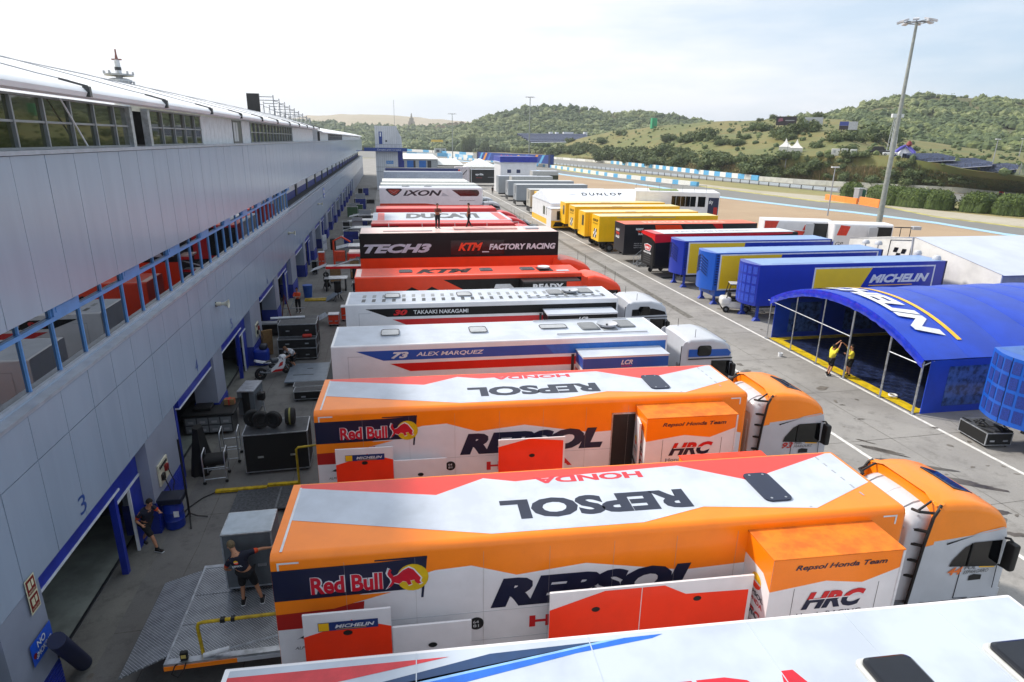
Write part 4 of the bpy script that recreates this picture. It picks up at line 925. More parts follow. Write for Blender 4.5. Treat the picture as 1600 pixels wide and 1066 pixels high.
mb = MB(); mb.box(11.3, 12.2, .7, 1.9, 4.004, 4.03, BLACK); mb.lathe([(0, .05), (.35, .1), (.4, .2), (0, .06)], (11.7, 1.3, 4.0), WTRIM, 12); mb.box(12.4, 13.2, .5, .9, 4.004, 4.04, LGREY); mb.build('dish_well', t)
mb = MB(); mb.box(9.9, 13.5, -1.1, .02, .9, 3.74, BLACK); F_ = Face((9.9, -1.1, 0), (1, 0, 0), (0, 0, 1)); mb.rect(F_, 0, 3.66, 3.6, 3.72, DGREY, .004); mb.text(F_, 'READY', .6, 3.2, 1.9, .4, WTRIM, .01, bold=.05); mb.rect(F_, 2.7, 3.1, 3.6, 3.7, KTM, .006); mb.text(F_, 'TO RACE', .6, 2.6, 1.7, .35, WTRIM, .01, bold=.05); mb.build('slide_out', t)
KC = paint('#f2420c', 'cab ktm')
for (x, y, lab) in ((12.35, 39.0, 'orange low nosed lorry cab nearest, at the head of the orange and black trailer'), (12.2, 44.9, 'orange low nosed lorry cab behind the nearest orange one, partly hidden')):
    cab_flat('tractor_unit', lab, (x, y, 0), -.01, KC, group='orange low nosed cabs', snout=True)
def tech(mb, F):
    f = F['f']; mb.rect(f, 0, 3.3, 13.95, 3.95, KTM, .004); mb.rect(f, 0, 1.0, 13.95, 3.3, KTM, .004); mb.rect(f, 0, 3.96, 13.95, 5.62, BLACK, .004)
    mb.text(f, 'TECH3', .25, 4.3, 4.6, .62, mat('silver letters', '#c4c6d2', rough=.35), .01, shear=.35, bold=.05)
    mb.rect(f, 6.2, 4.1, 10, 5.1, mat('black gloss panel', '#1a1a1e', rough=.15), .006)
    mb.text(f, 'KTM', 6.7, 4.38, 1.75, .56, KTM, .01, shear=.4, bold=.045); mb.rect(f, 8.4, 4.25, 8.9, 4.32, WTRIM, .01); mb.text(f, 'FACTORY RACING', 8.9, 4.42, 4.85, .42, WTRIM, .01, shear=.2, bold=.045)
    for i in range(26): mb.bar(F['t'].p(.3+.52*i, .02, -.02), F['t'].p(.3+.52*i+.2, .02, -.02), .03, .02, DGREY)
t, F = simple_trailer('hospitality_unit', 'two storey black and orange TECH3 transporter with two men on its pale roof', (-1.93, 44.0, 0), 0, 13.95, 3.2, 5.65, 1.0, BLACK, PINK, tech, rad=.06)
mb = MB()
for x in [2 + 2.4*i for i in range(5)]: mb.cyl((x, 2.9, 5.65), (x, 2.9, 6.0), .02, LGREY, 5)
mb.tube([(2, 2.9, 6.0), (11.6, 2.9, 6.0)], .02, LGREY, 5); mb.build('roof_rail', t)
mb = MB(); mb.box(6.6, 11.2, 1.4, 2.6, 5.66, 5.74, mat('pink hatch', '#d9a8a0', rough=.5)); mb.box(11.8, 12.8, 1.4, 2.4, 5.66, 5.76, LGREY); mb.box(1.6, 5, .9, 1.0, 5.66, 5.70, GREY); mb.build('roof_hatch', t)
hosp = t
# red units
DR = mat('red roof bright', '#dc4038', rough=.35, var=.06); 
def duc(mb, F): mb.rect(F['f'], .05, 1.2, 2.6, 3.75, BLACK, .005); mb.rect(F['t'], .1, .3, 13, 1.0, mat('washed red roof', '#e88a80', rough=.4, var=.1), .006)
simple_trailer('race_trailer', 'red race trailer with black tail panel just behind the TECH3 unit', (-1.57, 62.6, 0), -.03, 14.0, 2.7, 4.0, .9, RED, DR, duc, rad=.12, group='red race trailers')
simple_trailer('race_trailer', 'red race trailer with black tail panel behind the white DUCATI roof', (-1.22, 74.6, 0), 0, 13.9, 3.2, 4.2, .9, RED, DR, duc, rad=.12, group='red race trailers')
def ducw(mb, F):
    t = F['t']; mb.text(t, 'DUCATI', 3.4, 1.6, 8.0, 4.6, mat('grey letters', '#55585c', rough=.5), .01, shear=.12, bold=.06)
    mb.rect(t, .5, .2, 1.2, 6.9, mat('pale red', '#dc6a66', rough=.5), .008); mb.rect(t, 13.1, .2, 14, 6.9, MATS['pale red'], .008)
t, F = simple_trailer('hospitality_tent', 'white roofed unit with grey DUCATI lettering between two red trailers', (-1.5, 65.9, 0), 0, 14.4, 7.4, 3.9, 2.2, WHITE, ROOFW, ducw, rad=.03, axles=None)
mb = MB()
for x in (.3, 7, 14):
    for y in (.3, 7): mb.box(x-.06, x+.06, y-.06, y+.06, 0, 2.2, LGREY)
mb.build('tent_leg', t)
for i, (x, y, lab) in enumerate(((12.9, 63.6, 'red low nosed lorry cab nearest of the red cabs'), (13.0, 70.5, 'red low nosed lorry cab between two other red cabs'), (13.2, 76.8, 'red low nosed lorry cab farthest of the red cabs'))):
    cab_flat('tractor_unit', lab, (x, y, 0), .02, paint('#c8141a', 'cab red'), group='red low nosed cabs', snout=True)
def ixon(mb, F):
    f = F['f']; G = mat('letters charcoal', '#231a26', rough=.4)
    mb.text(f, 'iXON', 3.1, 4.55, 5.2, .75, G, .01, shear=.3, bold=.035); mb.poly(f, [(8.2, 4.5), (9.3, 4.5), (8.4, 5.0)], LGREY, .006)
    sh_ = [(.8, 5.35), (1.0, 5.5), (2.8, 5.5), (3.0, 5.35), (2.4, 4.75), (1.9, 4.5), (1.4, 4.75)]
    mb.poly(f, sh_[::-1], G, .006); c_ = (1.9, 5.05); mb.poly(f, [(c_[0]+(a-c_[0])*.72, c_[1]+(b-c_[1])*.72) for a, b in sh_[::-1]], mat('shield red', '#a83420', rough=.4), .01)
    mb.bar(f.p(1.3, 5.3, .014), f.p(2.4, 4.75, .014), .1, .01, WTRIM); mb.bar(f.p(2.4, 5.3, .014), f.p(1.4, 4.75, .014), .1, .01, WTRIM)
    BR = mat('brown glass', '#3a1a16', rough=.1, spec=.8); mb.poly(f, [(9.6, 5.35), (10.8, 4.5), (13.1, 4.5), (13.3, 4.62), (13.4, 4.9), (13.3, 5.2), (13.1, 5.35)], BR, .006)
    mb.poly(f, [(0, 1.2), (14, 1.2), (14, 3.32), (8, 3.34), (6, 3.55), (0, 3.55)], mat('red orange band', '#c43a1c', rough=.4), .006); mb.text(f, 'WWW.IXON.COM/RACING', 10.6, 3.85, 2.2, .12, G, .01)
t, F = simple_trailer('hospitality_unit', 'tall white iXON hospitality unit with shield logo and brown band window', (-.9, 87.6, 0), 0, 13.9, 3.4, 5.65, 1.0, WHITE, ROOFW, ixon, rad=.25, edges='topend')
hatch(t, F['t'], 3, 1.2, 1, .9); hatch(t, F['t'], 6, 1.2, 1, .9)
t, F = simple_trailer('hospitality_unit', 'tall plain white hospitality unit directly behind the iXON unit', (-.75, 92.5, 0), 0, 13.7, 3.6, 5.75, 1.0, mat('aged white', '#c9ccc8', rough=.5), mat('aged roof', '#d0d2cc', rough=.5), rad=.12)
mb = MB(); 
for x in (13.0, 12.4): mb.cyl((x, 1.5, 5.75), (x, 1.5, 8.2), .03, LGREY, 5)
mb.build('aerial', t)
t, F = simple_trailer('hospitality_unit', 'plain white transporter with low roof third behind the iXON unit', (-.6, 103, 0), 0, 13.8, 7.5, 5.5, 1.0, mat('aged white 2', '#c6c8c6', rough=.5), mat('aged roof 2', '#d8dad6', rough=.5), rad=.2)
gp_ = mat('grey facade', '#a3abbc', rough=.3, var=.05)
def gpan(mb, F):
    for i in range(7): mb.rect(F['f'], .1+2*i, 1.2, 2+2*i, 5.7, mat('grey facade b', '#adb5c4', rough=.25) if i % 2 else gp_, .004)
simple_trailer('hospitality_unit', 'pale blue grey panelled unit behind the white transporters', (-.3, 119, 0), 0, 14.2, 3.2, 6.2, 1.0, gp_, mat('grey roof', '#8d949f', rough=.5), gpan, rad=.1)
simple_trailer('hospitality_unit', 'dark roofed unit with a blue edge, farthest of the left row', (0, 131, 0), 0, 14.4, 4, 6.3, 1.0, mat('navy side', '#26306a', rough=.4), mat('black roof', '#1c2022', rough=.5), rad=.1)
for i, (x, y, lab) in enumerate(((13.2, 88.2, 'white lorry cab at the head of the iXON unit'), (13.4, 95, 'white lorry cab behind the one by the iXON unit'))):
    cab_flat('tractor_unit', lab, (x, y, 0), 0, CW, None, BLACK, group='far white cabs')
# small dark van and pickups between the rows
def car(name, label, loc, rz, col, L=4.6, H=1.5, group=None, cat='car'):
    t = thing(name, label, cat, loc, rz, group); mb = MB()
    sec = [(0, .35, .75, .8, .06), (.25, .3, .95, .86, .1), (1.0, .28, 1.0, .88, .1), (L-.9, .28, 1.0, .88, .1), (L-.2, .3, .9, .86, .1), (L, .4, .7, .8, .06)]
    m2 = loft_cab(sec, col); m2.build('car_body', t)
    sec = [(.35, .9, 1.05, .78, .06), (.75, .9, H-.1, .74, .12), (1.2, .9, H, .72, .14), (L-2.0, .9, H, .72, .14), (L-1.2, .9, 1.1, .76, .06)]
    m3 = loft_cab(sec, DGLASS); m3.build('window_band', t); m4 = MB(); m4.rbox(.85, L-2.0, -.66, .66, H-.03, H+.02, .02, col, 'top', 1); m4.build('roof', t)
    for x in (.85, L-.9):
        for y in (-.8, .8): w_ = MB(); w_.wheel(0, 0, .33, .22); o = w_.build('wheel', t); o.location = (x, y, 0)
    return t
car('parked_car', 'dark grey estate car parked between the white and red cabs', (15.9, 86, 0), -.4, paint('#23272d', 'car dark'), 4.6, 1.55, 'cars by the cabs')
car('parked_car', 'silver car parked behind the dark grey estate car', (15.6, 91, 0), -.3, paint('#aab0b8', 'car silver'), 4.5, 1.5, 'cars by the cabs')
car('parked_car', 'black car parked beside the orange cabs', (13.6, 49.3, 0), -.2, paint('#15171b', 'car black'), 4.5, 1.5, 'cars by the cabs')

# ---------------------------------------------------------------- right row
def mich(mb, F, full, front):
    f = F['f']; l = F['l']
    if full: a0, a1, zb, zt = 4.2, 14.0, 1.3, 3.75
    else: a0, a1, zb, zt = .4, 14.2, 1.15, 3.9
    mb.rect(f, a0, zb, a1, zt, WTRIM, .004); mb.rect(f, a0+.12, zb+.1, a1-.12, zt-.1, MBLUE, .007)
    yw = a0 + (4.6 if full else 5.2)
    mb.poly(f, [(a0+.12, zb+.1), (yw-1.2 if full else yw-.4, zb+.1), (yw, zt-.1), (a0+.12, zt-.1)], mat('panel yellow', '#e6c010', rough=.4, var=.02, scale=.6), .010)
    if full: mb.text(f, 'MICHELIN', 8.7, 2.55, 4.9, .62, WTRIM, .012, shear=.3, bold=.05); mb.rect(f, 8.7, 2.35, 12.3, 2.41, YEL, .012)
    else: mb.text(f, 'MICHELIN', 6.8, 2.8, 5.6, .7, mat('pale blue letters', '#6f86cc', rough=.4), .012, shear=.3, bold=.05)
for i, (x, y, rz, L, lab, body) in enumerate(((24.7, 38.3, .004, 14.9, 'blue MICHELIN trailer with yellow panel, nearest to the arched tent', MBLUE),
        (24.05, 43.2, .02, 14.6, 'brighter blue trailer with chevron front, second from the arched tent', MBLUE2), (24.35, 49.1, 0, 13.9, 'blue trailer with yellow panel, third from the arched tent', MBLUE))):
    t = thing('tyre_trailer', lab, 'lorry trailer', (x, y, 0), rz, 'blue tyre supplier trailers')
    W, H, zb = 2.6, 4.0, 1.15
    # body with rounded (bowed) front at the left
    n = 8; pl = [(0.0, 0)] + [(-.45*math.sin(math.pi*k/n), W*k/n) for k in range(1, n)] + [(0, W), (L, W), (L, 0)]
    mb = MB(); mb.prism(pl[::-1], zb, H, body, 'z')
    F = {'f': Face((0, 0, 0), (1, 0, 0), (0, 0, 1)), 't': Face((0, 0, H), (1, 0, 0), (0, 1, 0)), 'l': None}
    mb.rect(F['t'], .2, .12, L-.08, W-.1, BROOF, .004); mb.rect(F['t'], 1.1, .4, L*.5, .47, MBLUE, .012); mich(mb, F, i == 0, i); mb.box(L-.12, L+.01, -.012, .06, 2.0, H+.01, mat('dark blue trim', '#101c50', rough=.4))
    mb.build('trailer_body', t)
    fm = MB()
    bow = lambda v: Vector((-.45*math.sin(math.pi*v/W), v, 0))
    if i != 1:
        for r_ in range(4 if i == 0 else 0):
            for c_ in range(6):
                v0, v1 = .12 + c_*.4, .12 + c_*.4 + .3; z0 = zb+.2+r_*.66
                a, b = bow(v0), bow(v1); o_ = Vector((-.012, 0, 0)); fm.add([a+o_+Vector((0, 0, z0)), b+o_+Vector((0, 0, z0)), b+o_+Vector((0, 0, z0+.52)), a+o_+Vector((0, 0, z0+.52))], [(0, 1, 2, 3)], mat('mesh grille blue', '#2a4ac0', rough=.5, var=.2, scale=30))
    if i:
        for k in range(6):
            for s_ in (-1, 1):
                for u_ in range(3): a, b = bow(W/2 + s_*(.1+.22*u_)), bow(W/2 + s_*(.1+.22*u_+.22)); z0 = 3.7 - k*.22 - .12*u_; fm.bar(a + Vector((-.035, 0, z0)), b + Vector((-.035, 0, z0-.12)), .05, .06, MATS['dark blue trim'])
        for k in range(12): fm.box(.12, .32, -.012, -.004, zb+.4+k*.2, zb+.5+k*.2, MATS['dark blue trim'])
    fm.build('front_grille', t)
    sk = MB(); sk.box(.3, 1.2, .1, W-.1, .65, zb-.003, body); sk.build('skirt', t) if i == 1 else None
    chassis(t, L, W, (L-2.2, L-3.5, L-4.8), zb)
    for y in (.35, W-.35):
        g = MB(); LB = mat('leg blue', '#1a3ca4', rough=.5); g.box(.35, .52, y-.08, y+.08, .08, zb, LB); g.prism([(.15, .0), (.72, .0), (.55, .22), (.32, .22)], y-.14, y+.14, LB, 'y'); g.build('landing_leg', t)
# nearest blue trailer at the right edge, its grille front towards the lane
t = thing('tyre_trailer', 'blue trailer with mesh grille front at the right edge, beside the arched tent', 'lorry trailer', (24.35, 17.85, 0), .0, 'blue tyre supplier trailers')
W, H, zb, L = 2.6, 4.0, 1.25, 14
pl = [(0.0, 0)] + [(-.5*math.sin(math.pi*k/8), W*k/8) for k in range(1, 8)] + [(0, W), (L, W), (L, 0)]
mb = MB(); mb.prism(pl[::-1], zb, H, MBLUE2, 'z'); mb.rect(Face((0, 0, H), (1, 0, 0), (0, 1, 0)), .1, .1, L, W-.1, mat('blue roof', '#3a62a8', rough=.35), .004); mb.rect(Face((0, 0, H), (1, 0, 0), (0, 1, 0)), .9, .5, 3, W-.4, mat('roof mesh', '#2c4470', rough=.6, var=.2, scale=30), .01); mb.build('trailer_body', t)
fm = MB()
GB = mat('grille mesh', '#16348c', rough=.6, var=.25, scale=40)
for r_ in range(4):
    for c_ in range(6):
        v0, v1 = .1 + c_*.41, .1 + c_*.41 + .3; z0 = zb+.2+r_*.64; f_ = lambda v: Vector((-.5*math.sin(math.pi*v/W)-.012, v, 0)); a, b = f_(v0), f_(v1); fm.add([a+Vector((0, 0, z0)), b+Vector((0, 0, z0)), b+Vector((0, 0, z0+.5)), a+Vector((0, 0, z0+.5))], [(3, 2, 1, 0)], GB)
fm.bar((-.5, W/2, zb), (-.5, W/2, H), .02, .02, MATS['dark blue trim']); fm.build('front_grille', t)
fm = MB(); fm.box(.18, 6.8, -.008, -.003, zb+.18, zb+2.66, MBLUE)
for r_ in range(4):
    for c_ in range(12): fm.box(.2+c_*.55, .2+c_*.55+.42, -.014, -.008, zb+.2+r_*.64, zb+.7+r_*.64, GB)
fm.build('side_grille', t)
g = MB(); g.box(.7, .95, .35, .6, .1, zb, MATS['leg blue']); g.prism([(.5, 0), (1.15, 0), (.95, .25), (.7, .25)], .3, .65, MATS['leg blue'], 'y'); g.build('landing_leg', t)
g = MB(); g.tube([(1.0, .3, .1), (1.5, .1, .6), (1.7, 0, 1.2)], .03, mat('orange hose', '#d0661a', rough=.5), 6); g.build('hose', t); chassis(t, L, W, (L-2.2, L-3.5), zb)
# black trailers
t, F = simple_trailer('race_trailer', 'black trailer with orange roof and READY TO RACE on its end', (23.35, 60.4, 0), 0, 14.6, 2.9, 4.0, 1.1, mat('black trailer', '#16161e', rough=.35), mat('orange roof', '#ee6a48', rough=.45), lambda mb, F: (
    [mb.text(F['l'], s_, .5, z, 1.0, .26, (WTRIM, KTM, WTRIM)[k], .01, bold=.05) for k, (s_, z) in enumerate((('READY', 3.1), ('TO', 2.75), ('RACE', 2.4)))],
    [mb.text(F['f'], s_, 1.2+.15*k, z, .8, .2, (WTRIM, KTM, WTRIM)[k], .01, bold=.05) for k, (s_, z) in enumerate((('READY', 3.4), ('TO', 3.15), ('RACE', 2.9)))],
    [mb.text(F['f'], 'RACE TEAM', 1.1, 2.0 - .2*k, 1.1, .09, WTRIM, .01) for k in range(3)],
    mb.text(F['t'], 'FACTORY RACING', 2.5, .9, 9, 1.2, mat('pale letters', '#f0b4a0', rough=.5), .01, bold=.05),
    mb.poly(F['f'], [(3.5, 2.9), (6.5, 3.1), (6.0, 3.9), (3.2, 3.9)], KTM, .008), mb.rect(F['f'], 6.5, 3.3, 14.5, 3.95, DGREY, .006), mb.poly(F['f'], [(9.5, 3.95), (10.2, 3.3), (10.8, 3.3), (10.6, 3.95)], RED, .008)), rad=.03, axles=(11, 12.2, 13.4))
st = MB(); 
for i in range(6): st.box(-1.3+.22*i, -1.05+.22*i, .3, 1.2, .18+.17*i, .21+.17*i, STEEL)
for y in (.3, 1.2): st.tube([(-1.4, y, .05), (-.1, y, 1.1)], .03, ALU, 6); st.tube([(-1.4, y, .9), (-.1, y, 1.95)], .025, ALU, 6); st.cyl((-1.4, y, 0), (-1.4, y, .95), .025, ALU, 6); st.cyl((-.75, y, .5), (-.75, y, 1.4), .02, ALU, 6)
st.build('access_stairs', None, 'aluminium access stairs with handrails between the two black trailers', 'stairs', loc=(25.6, 58.4, 0))
t, F = simple_trailer('race_trailer', 'black trailer with glossy red rimmed roof edge and white roof, next to the access stairs', (23.6, 53.4, 0), .03, 14.6, 2.9, 4.0, 1.0, BLACK, mat('white grey roof', '#cfd3d8', rough=.35), lambda mb, F: (
    mb.poly(F['f'], [(0, 3.2), (3, 3.35), (14, 3.85), (14, 3.98), (0, 3.98)], RED, .006), mb.poly(F['l'], [(.0, 3.98), (2.9, 3.98), (2.9, 3.3), (2.2, 3.55), (.0, 3.7)], RED, .006), mb.rect(F['t'], .02, .05, .9, 2.8, RED, .005),
    mb.poly(F['l'], [(.7, 2.8), (1.0, 2.3), (2.0, 2.3), (2.3, 2.85), (1.4, 2.95)], WTRIM, .008), mb.poly(F['l'], [(.8, 2.77), (1.06, 2.36), (1.95, 2.36), (2.2, 2.8), (1.4, 2.88)], RED, .012), mb.text(F['l'], 'HRC', 1.0, 2.46, .95, .24, WTRIM, .016, bold=.05), mb.text(F['l'], 'RACING', .7, 2.05, 1.6, .16, WTRIM, .01, bold=.05),
    [mb.rect(F['l'], .7, 1.2+.2*k, 2.2, 1.32+.2*k, DGREY, .008) for k in range(4)], mb.text(F['t'], 'RACE DEPARTMENT', 2.6, .9, 8, .9, GREY, .012), mb.poly(F['f'], [(3.2, 1.2), (4.6, 2.9), (5.6, 2.9), (3.8, 1.2)], WTRIM, .012), mb.poly(F['f'], [(5.2, 1.2), (6.0, 2.2), (6.4, 1.2)], WTRIM, .012)), rad=.2, edges='topleft', axles=(11, 12.2, 13.4))
sc_ = thing('kick_scooter', 'small silver seated scooter parked before the black and red trailer', 'scooter', (25.2, 56.4, 0), .25)
mb = MB(); mb.rbox(-.5, .7, -.12, .12, .28, .42, .04, ALU, seg=2); mb.tube([(-.6, 0, .25), (-.55, 0, .7), (-.45, 0, .95)], .04, ALU, 6); mb.rbox(.3, .75, -.13, .13, .6, .7, .04, PLAS, seg=2); mb.cyl((.5, 0, .4), (.5, 0, .62), .04, STEEL, 6); mb.build('frame', sc_)
mb = MB(); mb.cyl((-.45, -.3, .98), (-.45, .3, .98), .025, PLAS, 6); mb.build('handlebar', sc_)
for x in (-.62, .62): mb = MB(); mb.wheel(0, 0, .24, .14); o = mb.build('wheel', sc_); o.location = (x, 0, 0)
for x, y, l in ((25.2, 53.3, 'black rubber mat lying in front of the third blue trailer'), (26.3, 56.0, 'dark floor plate beside the small scooter')): mb = MB(); mb.rbox(-.65, .65, -.35, .35, .008, .03, .01, RUB, 'top', 1); mb.build('floor_mat', None, l, 'mat', loc=(x-0, y, 0))
# yellow trailers
YR = mat('pale yellow roof', '#e4d29a', rough=.45, var=.06)
def yel(kind):
    def f(mb, F):
        l = F['l']
        if kind:
            mb.text(l, 'DUNLOP', .45, 3.3, 1.8, .3, BLACK, .01, shear=.2, bold=.04); mb.text(l, 'MOTORSPORT', .45, 3.0, 1.8, .16, BLACK, .01)
            for r_ in range(3):
                for c_ in range(3):
                    a, b = .7 + c_*.34 + .1*r_, 1.5 + r_*.34; mb.poly(l, [(a, b), (a+.34, b), (a+.44, b+.34), (a+.1, b+.34)], BLACK if (r_+c_) % 2 == 0 else WTRIM, .01)
            mb.text(F['f'], 'DUNLOP', 2.2, 1.6, 2.2, .3, BLACK, .01, shear=.2, bold=.04)
        else:
            mb.rect(l, 1.5, 2.4, 2.2, 3.6, DGREY, .01); mb.rect(l, 1.0, 1.2, 1.02, 3.8, DGREY, .01); mb.rect(l, .3, 1.5, .5, 1.7, PLAS, .01); mb.rect(F['f'], .45, 1.2, .47, 3.9, DGREY, .005)
        mb.rect(F['f'], 2, 3.82, 9, 3.88, GREY, .006); mb.rect(F['t'], 5, .15, 6.4, .5, DGREY, .008)
    return f
for x, y, k, lab in ((23.0, 67.3, 1, 'yellow trailer with chequered end next to the black trailer'), (22.7, 71.6, 0, 'yellow trailer with a dark end window, behind the chequered one'),
        (23.3, 77.9, 1, 'yellow trailer with chequered end farther back'), (23.5, 83.0, 0, 'yellow trailer farthest back, beside the white DUNLOP building')):
    simple_trailer('yellow_trailer', lab, (x, y, 0), 0, 14.2, 2.7, 4.0, 1.2, YEL, YR, yel(k), rad=.03, group='yellow tyre trailers', axles=(1.8, 11, 12.2) if not k else (11, 12.2, 1.4))
t = thing('tyre_building', 'white pitched tent building with DUNLOP roof lettering and a yellow banded office window', 'marquee', (22.9, 88.5, 0))
mb = MB(); mb.box(0, 14.5, 0, 12, 0, 3.4, WHITE); mb.add([(-.1, -.1, 3.42), (14.6, -.1, 3.42), (14.6, 6, 5.0), (-.1, 6, 5.0), (14.6, 12.1, 3.42), (-.1, 12.1, 3.42)], [(0, 1, 2, 3), (3, 2, 4, 5), (0, 3, 5), (1, 4, 2)], mat('tent roof white', '#dfe4ee', rough=.5)); mb.build('hall', t)
mb = MB(); FR = Face((-.1, -.1, 3.44), (1, 0, 0), (0, 6.1, 1.58)); mb.text(FR, 'DUNLOP', 5.6, 3.3, 6.4, 1.2, BLACK, .02, bold=.02, space=1.4, shear=.2); mb.text(FR, 'TYRES', 3.3, 3.5, 1.4, .6, GREY, .02); FL = Face((0, 12, 0), (0, -1, 0), (0, 0, 1))
mb.rect(FL, 0, .2, 12, 1.0, YEL, .01); 
for a in (7.4, 9.4): mb.rect(FL, a, 1.5, a+1.2, 2.7, mat('window olive', '#4c5040', rough=.2), .02)
mb.build('lettering', t)
mb = MB(); mb.box(-.6, 3.6, -2.6, 0, .3, 2.9, WHITE); mb.box(-.7, 3.7, -2.7, .0, 2.903, 2.96, mat('office roof', '#cdd2dc', rough=.5)); Fo = Face((-.6, -2.6, 0), (1, 0, 0), (0, 0, 1)); mb.rect(Fo, 0, .3, 4.2, 1.3, YEL, .01); mb.rect(Fo, .8, 1.4, 3.6, 2.6, DGLASS, .02); mb.poly(Fo, [(.3, .5), (1.6, .5), (1.9, 1.1), (.6, 1.1)], BLACK, .02); mb.text(Fo, 'F', 1.9, .5, .5, .6, BLACK, .02); mb.build('office', t)
# grey trailers
for x, y, lab, c_ in ((23.9, 106.5, 'beige grey trailer just behind the white DUNLOP building', '#aaa79f'), (24.0, 119, 'grey trailer with vent grilles, middle one of three greys', '#8f959c'), (24.5, 130, 'grey trailer with long pale roof, farthest of three greys', '#979ca2')):
    simple_trailer('grey_trailer', lab, (x, y, 0), 0, 13.9, 3.0, 4.0, 1.1, paint(c_, 'trailer '+c_), mat('roof '+c_, '#c3c7cb', rough=.45), lambda mb, F: (mb.rect(F['l'], 1.6, 2.4, 2.1, 3.6, DGREY, .01), [mb.rect(F['l'], .7, 1.7+.15*k, 1.5, 1.78+.15*k, DGREY, .01) for k in range(3)], mb.rect(F['l'], 2.9, 0.3, 0.1, 1.15, PLAS, .01)), rad=.05, group='grey trailers')
simple_trailer('yellow_trailer', 'slim yellow unit wedged between the beige trailer and the DUNLOP building', (24.2, 102.6, 0), 0, 10, 2.2, 3.9, 1.1, YEL, YR, rad=.03)

simple_trailer('grey_trailer', 'short grey unit beside the blue banded office, behind the three grey trailers', (24.3, 140.5, 0), 0, 8, 3, 4.4, .8, MATS['trailer #979ca2'], ROOFW, None, rad=.05)
simple_trailer('grey_trailer', 'pale unit with a sloping green cover behind the farthest grey trailer', (26.4, 136, 0), 0, 9, 3, 4.6, .8, mat('pale unit', '#b4b4b0'), ROOFW, None, rad=.05)
# ---------------------------------------------------------------- arched blue tent
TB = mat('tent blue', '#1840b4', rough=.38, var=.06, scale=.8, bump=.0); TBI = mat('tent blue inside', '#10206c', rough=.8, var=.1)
CLEAR = mat('clear vinyl', '#3c5a9a', rough=.12, var=.3, scale=3)
t = thing('arched_tent', 'large arched blue MICHELIN tent with an open front and yellow edged floor', 'tent', (23.5, 28.75, 0))
def arch(v):  # v 0..1 across, from far (+y) to near (-y)
    y = 6.0 - 12.0*v; return y, 2.66 + 1.58 * (1 - abs(2*v-1)**2.1)
rg = MB(); n = 28; XS = []
x = 0
while x < 23:
    XS += [(x, .0), (x + .06, .03), (x + 1.2, -.035), (x + 2.28, .02)]; x += 2.34
vs = []
for x, dz in XS:
    for k in range(n+1): y, z = arch(k/n); vs.append(Vector((x - .02, y, z + dz * (1 if 0 < k < n else .2))))
m_ = n + 1
rg.add(vs, [(i*m_+k, (i+1)*m_+k, (i+1)*m_+k+1, i*m_+k+1) for i in range(len(XS)-1) for k in range(n)], TB, True); ro = rg.build('tent_roof', t)
qq = random.Random(11); vl = MB(); vs = []
for k in range(2*n+1):
    y, z = arch(k/(2*n)); w1 = .04*math.sin(k*2.1) + qq.uniform(-.02, .02); vs += [Vector((-.05, y, z+.02)), Vector((-.10 + w1, y, z-.2)), Vector((-.06 - w1*.6, y, z - .42 + qq.uniform(-.02, .02)))]
vl.add(vs, [(i*3+k, (i+1)*3+k, (i+1)*3+k+1, i*3+k+1) for i in range(2*n) for k in range(2)], mat('glossy valance', '#2038c0', rough=.12, var=.1, scale=3, coat=.6), True); vl.build('valance', t)
lt = MB()
def arch_text(s, y0, y1, x0, x1, m, shear=.3, bold=.05):
    vs, fs, asp = text_mesh(s, shear, bold); bmt = bmesh.new(); V = [bmt.verts.new((a, b, 0)) for a, b in vs]
    for f in fs:
        try: bmt.faces.new([V[i] for i in f])
        except ValueError: pass
    for c in range(1, 30): bmesh.ops.bisect_plane(bmt, geom=bmt.verts[:]+bmt.edges[:]+bmt.faces[:], plane_co=(c/30, 0, 0), plane_no=(1, 0, 0))
    bmt.verts.index_update(); P = []
    for v in bmt.verts:
        y = y0 + (y1-y0)*v.co.x; xx = x0 + (x1-x0)*v.co.y; _, z = arch((6-y)/12); P.append(Vector((xx, y, z+.06)))
    lt.add(P, [[v.index for v in f.verts] for f in bmt.faces], m); bmt.free()
arch_text('MICHELIN', 5.2, -4.7, .9, 2.2, WTRIM)
pts = [(arch(k/24)) for k in range(2, 23)]
lt.add([Vector((x, y, z+.055)) for y, z in pts for x in (2.55, 2.8)], [(2*i, 2*i+2, 2*i+3, 2*i+1) for i in range(20)], YEL, True); lt.build('roof_lettering', ro)
sd = MB()
for s in (-1, 1):
    y = 6.0*s; sd.box(.35, 22.5, y-.02, y+.02, .02, 2.62, TB)
    for x in (1.4, 5.4): 
        sd.box(x, x+2.2, y-.035, y-.022, .35, 2.3, CLEAR); sd.box(x, x+2.2, y+.022, y+.035, .35, 2.3, CLEAR)
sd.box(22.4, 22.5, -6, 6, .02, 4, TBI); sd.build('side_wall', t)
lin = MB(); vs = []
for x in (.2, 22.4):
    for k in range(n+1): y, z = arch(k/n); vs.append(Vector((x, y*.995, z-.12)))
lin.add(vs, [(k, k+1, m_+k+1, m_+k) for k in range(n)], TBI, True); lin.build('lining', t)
fl = MB(); fl.box(.1, 22.4, -5.9, 5.9, .012, .035, mat('tile blue', '#16264e', rough=.6, var=.3, scale=6)); q = random.Random(2)
for i in range(30):
    for j in range(26):
        if (i + j) % 2 == 0 and i < 26: fl.box(.85+i*.42, 1.2+i*.42, -5.5+j*.42, -5.15+j*.42, .0352, .041, mat('tile dark blue', '#101c3c', rough=.5))
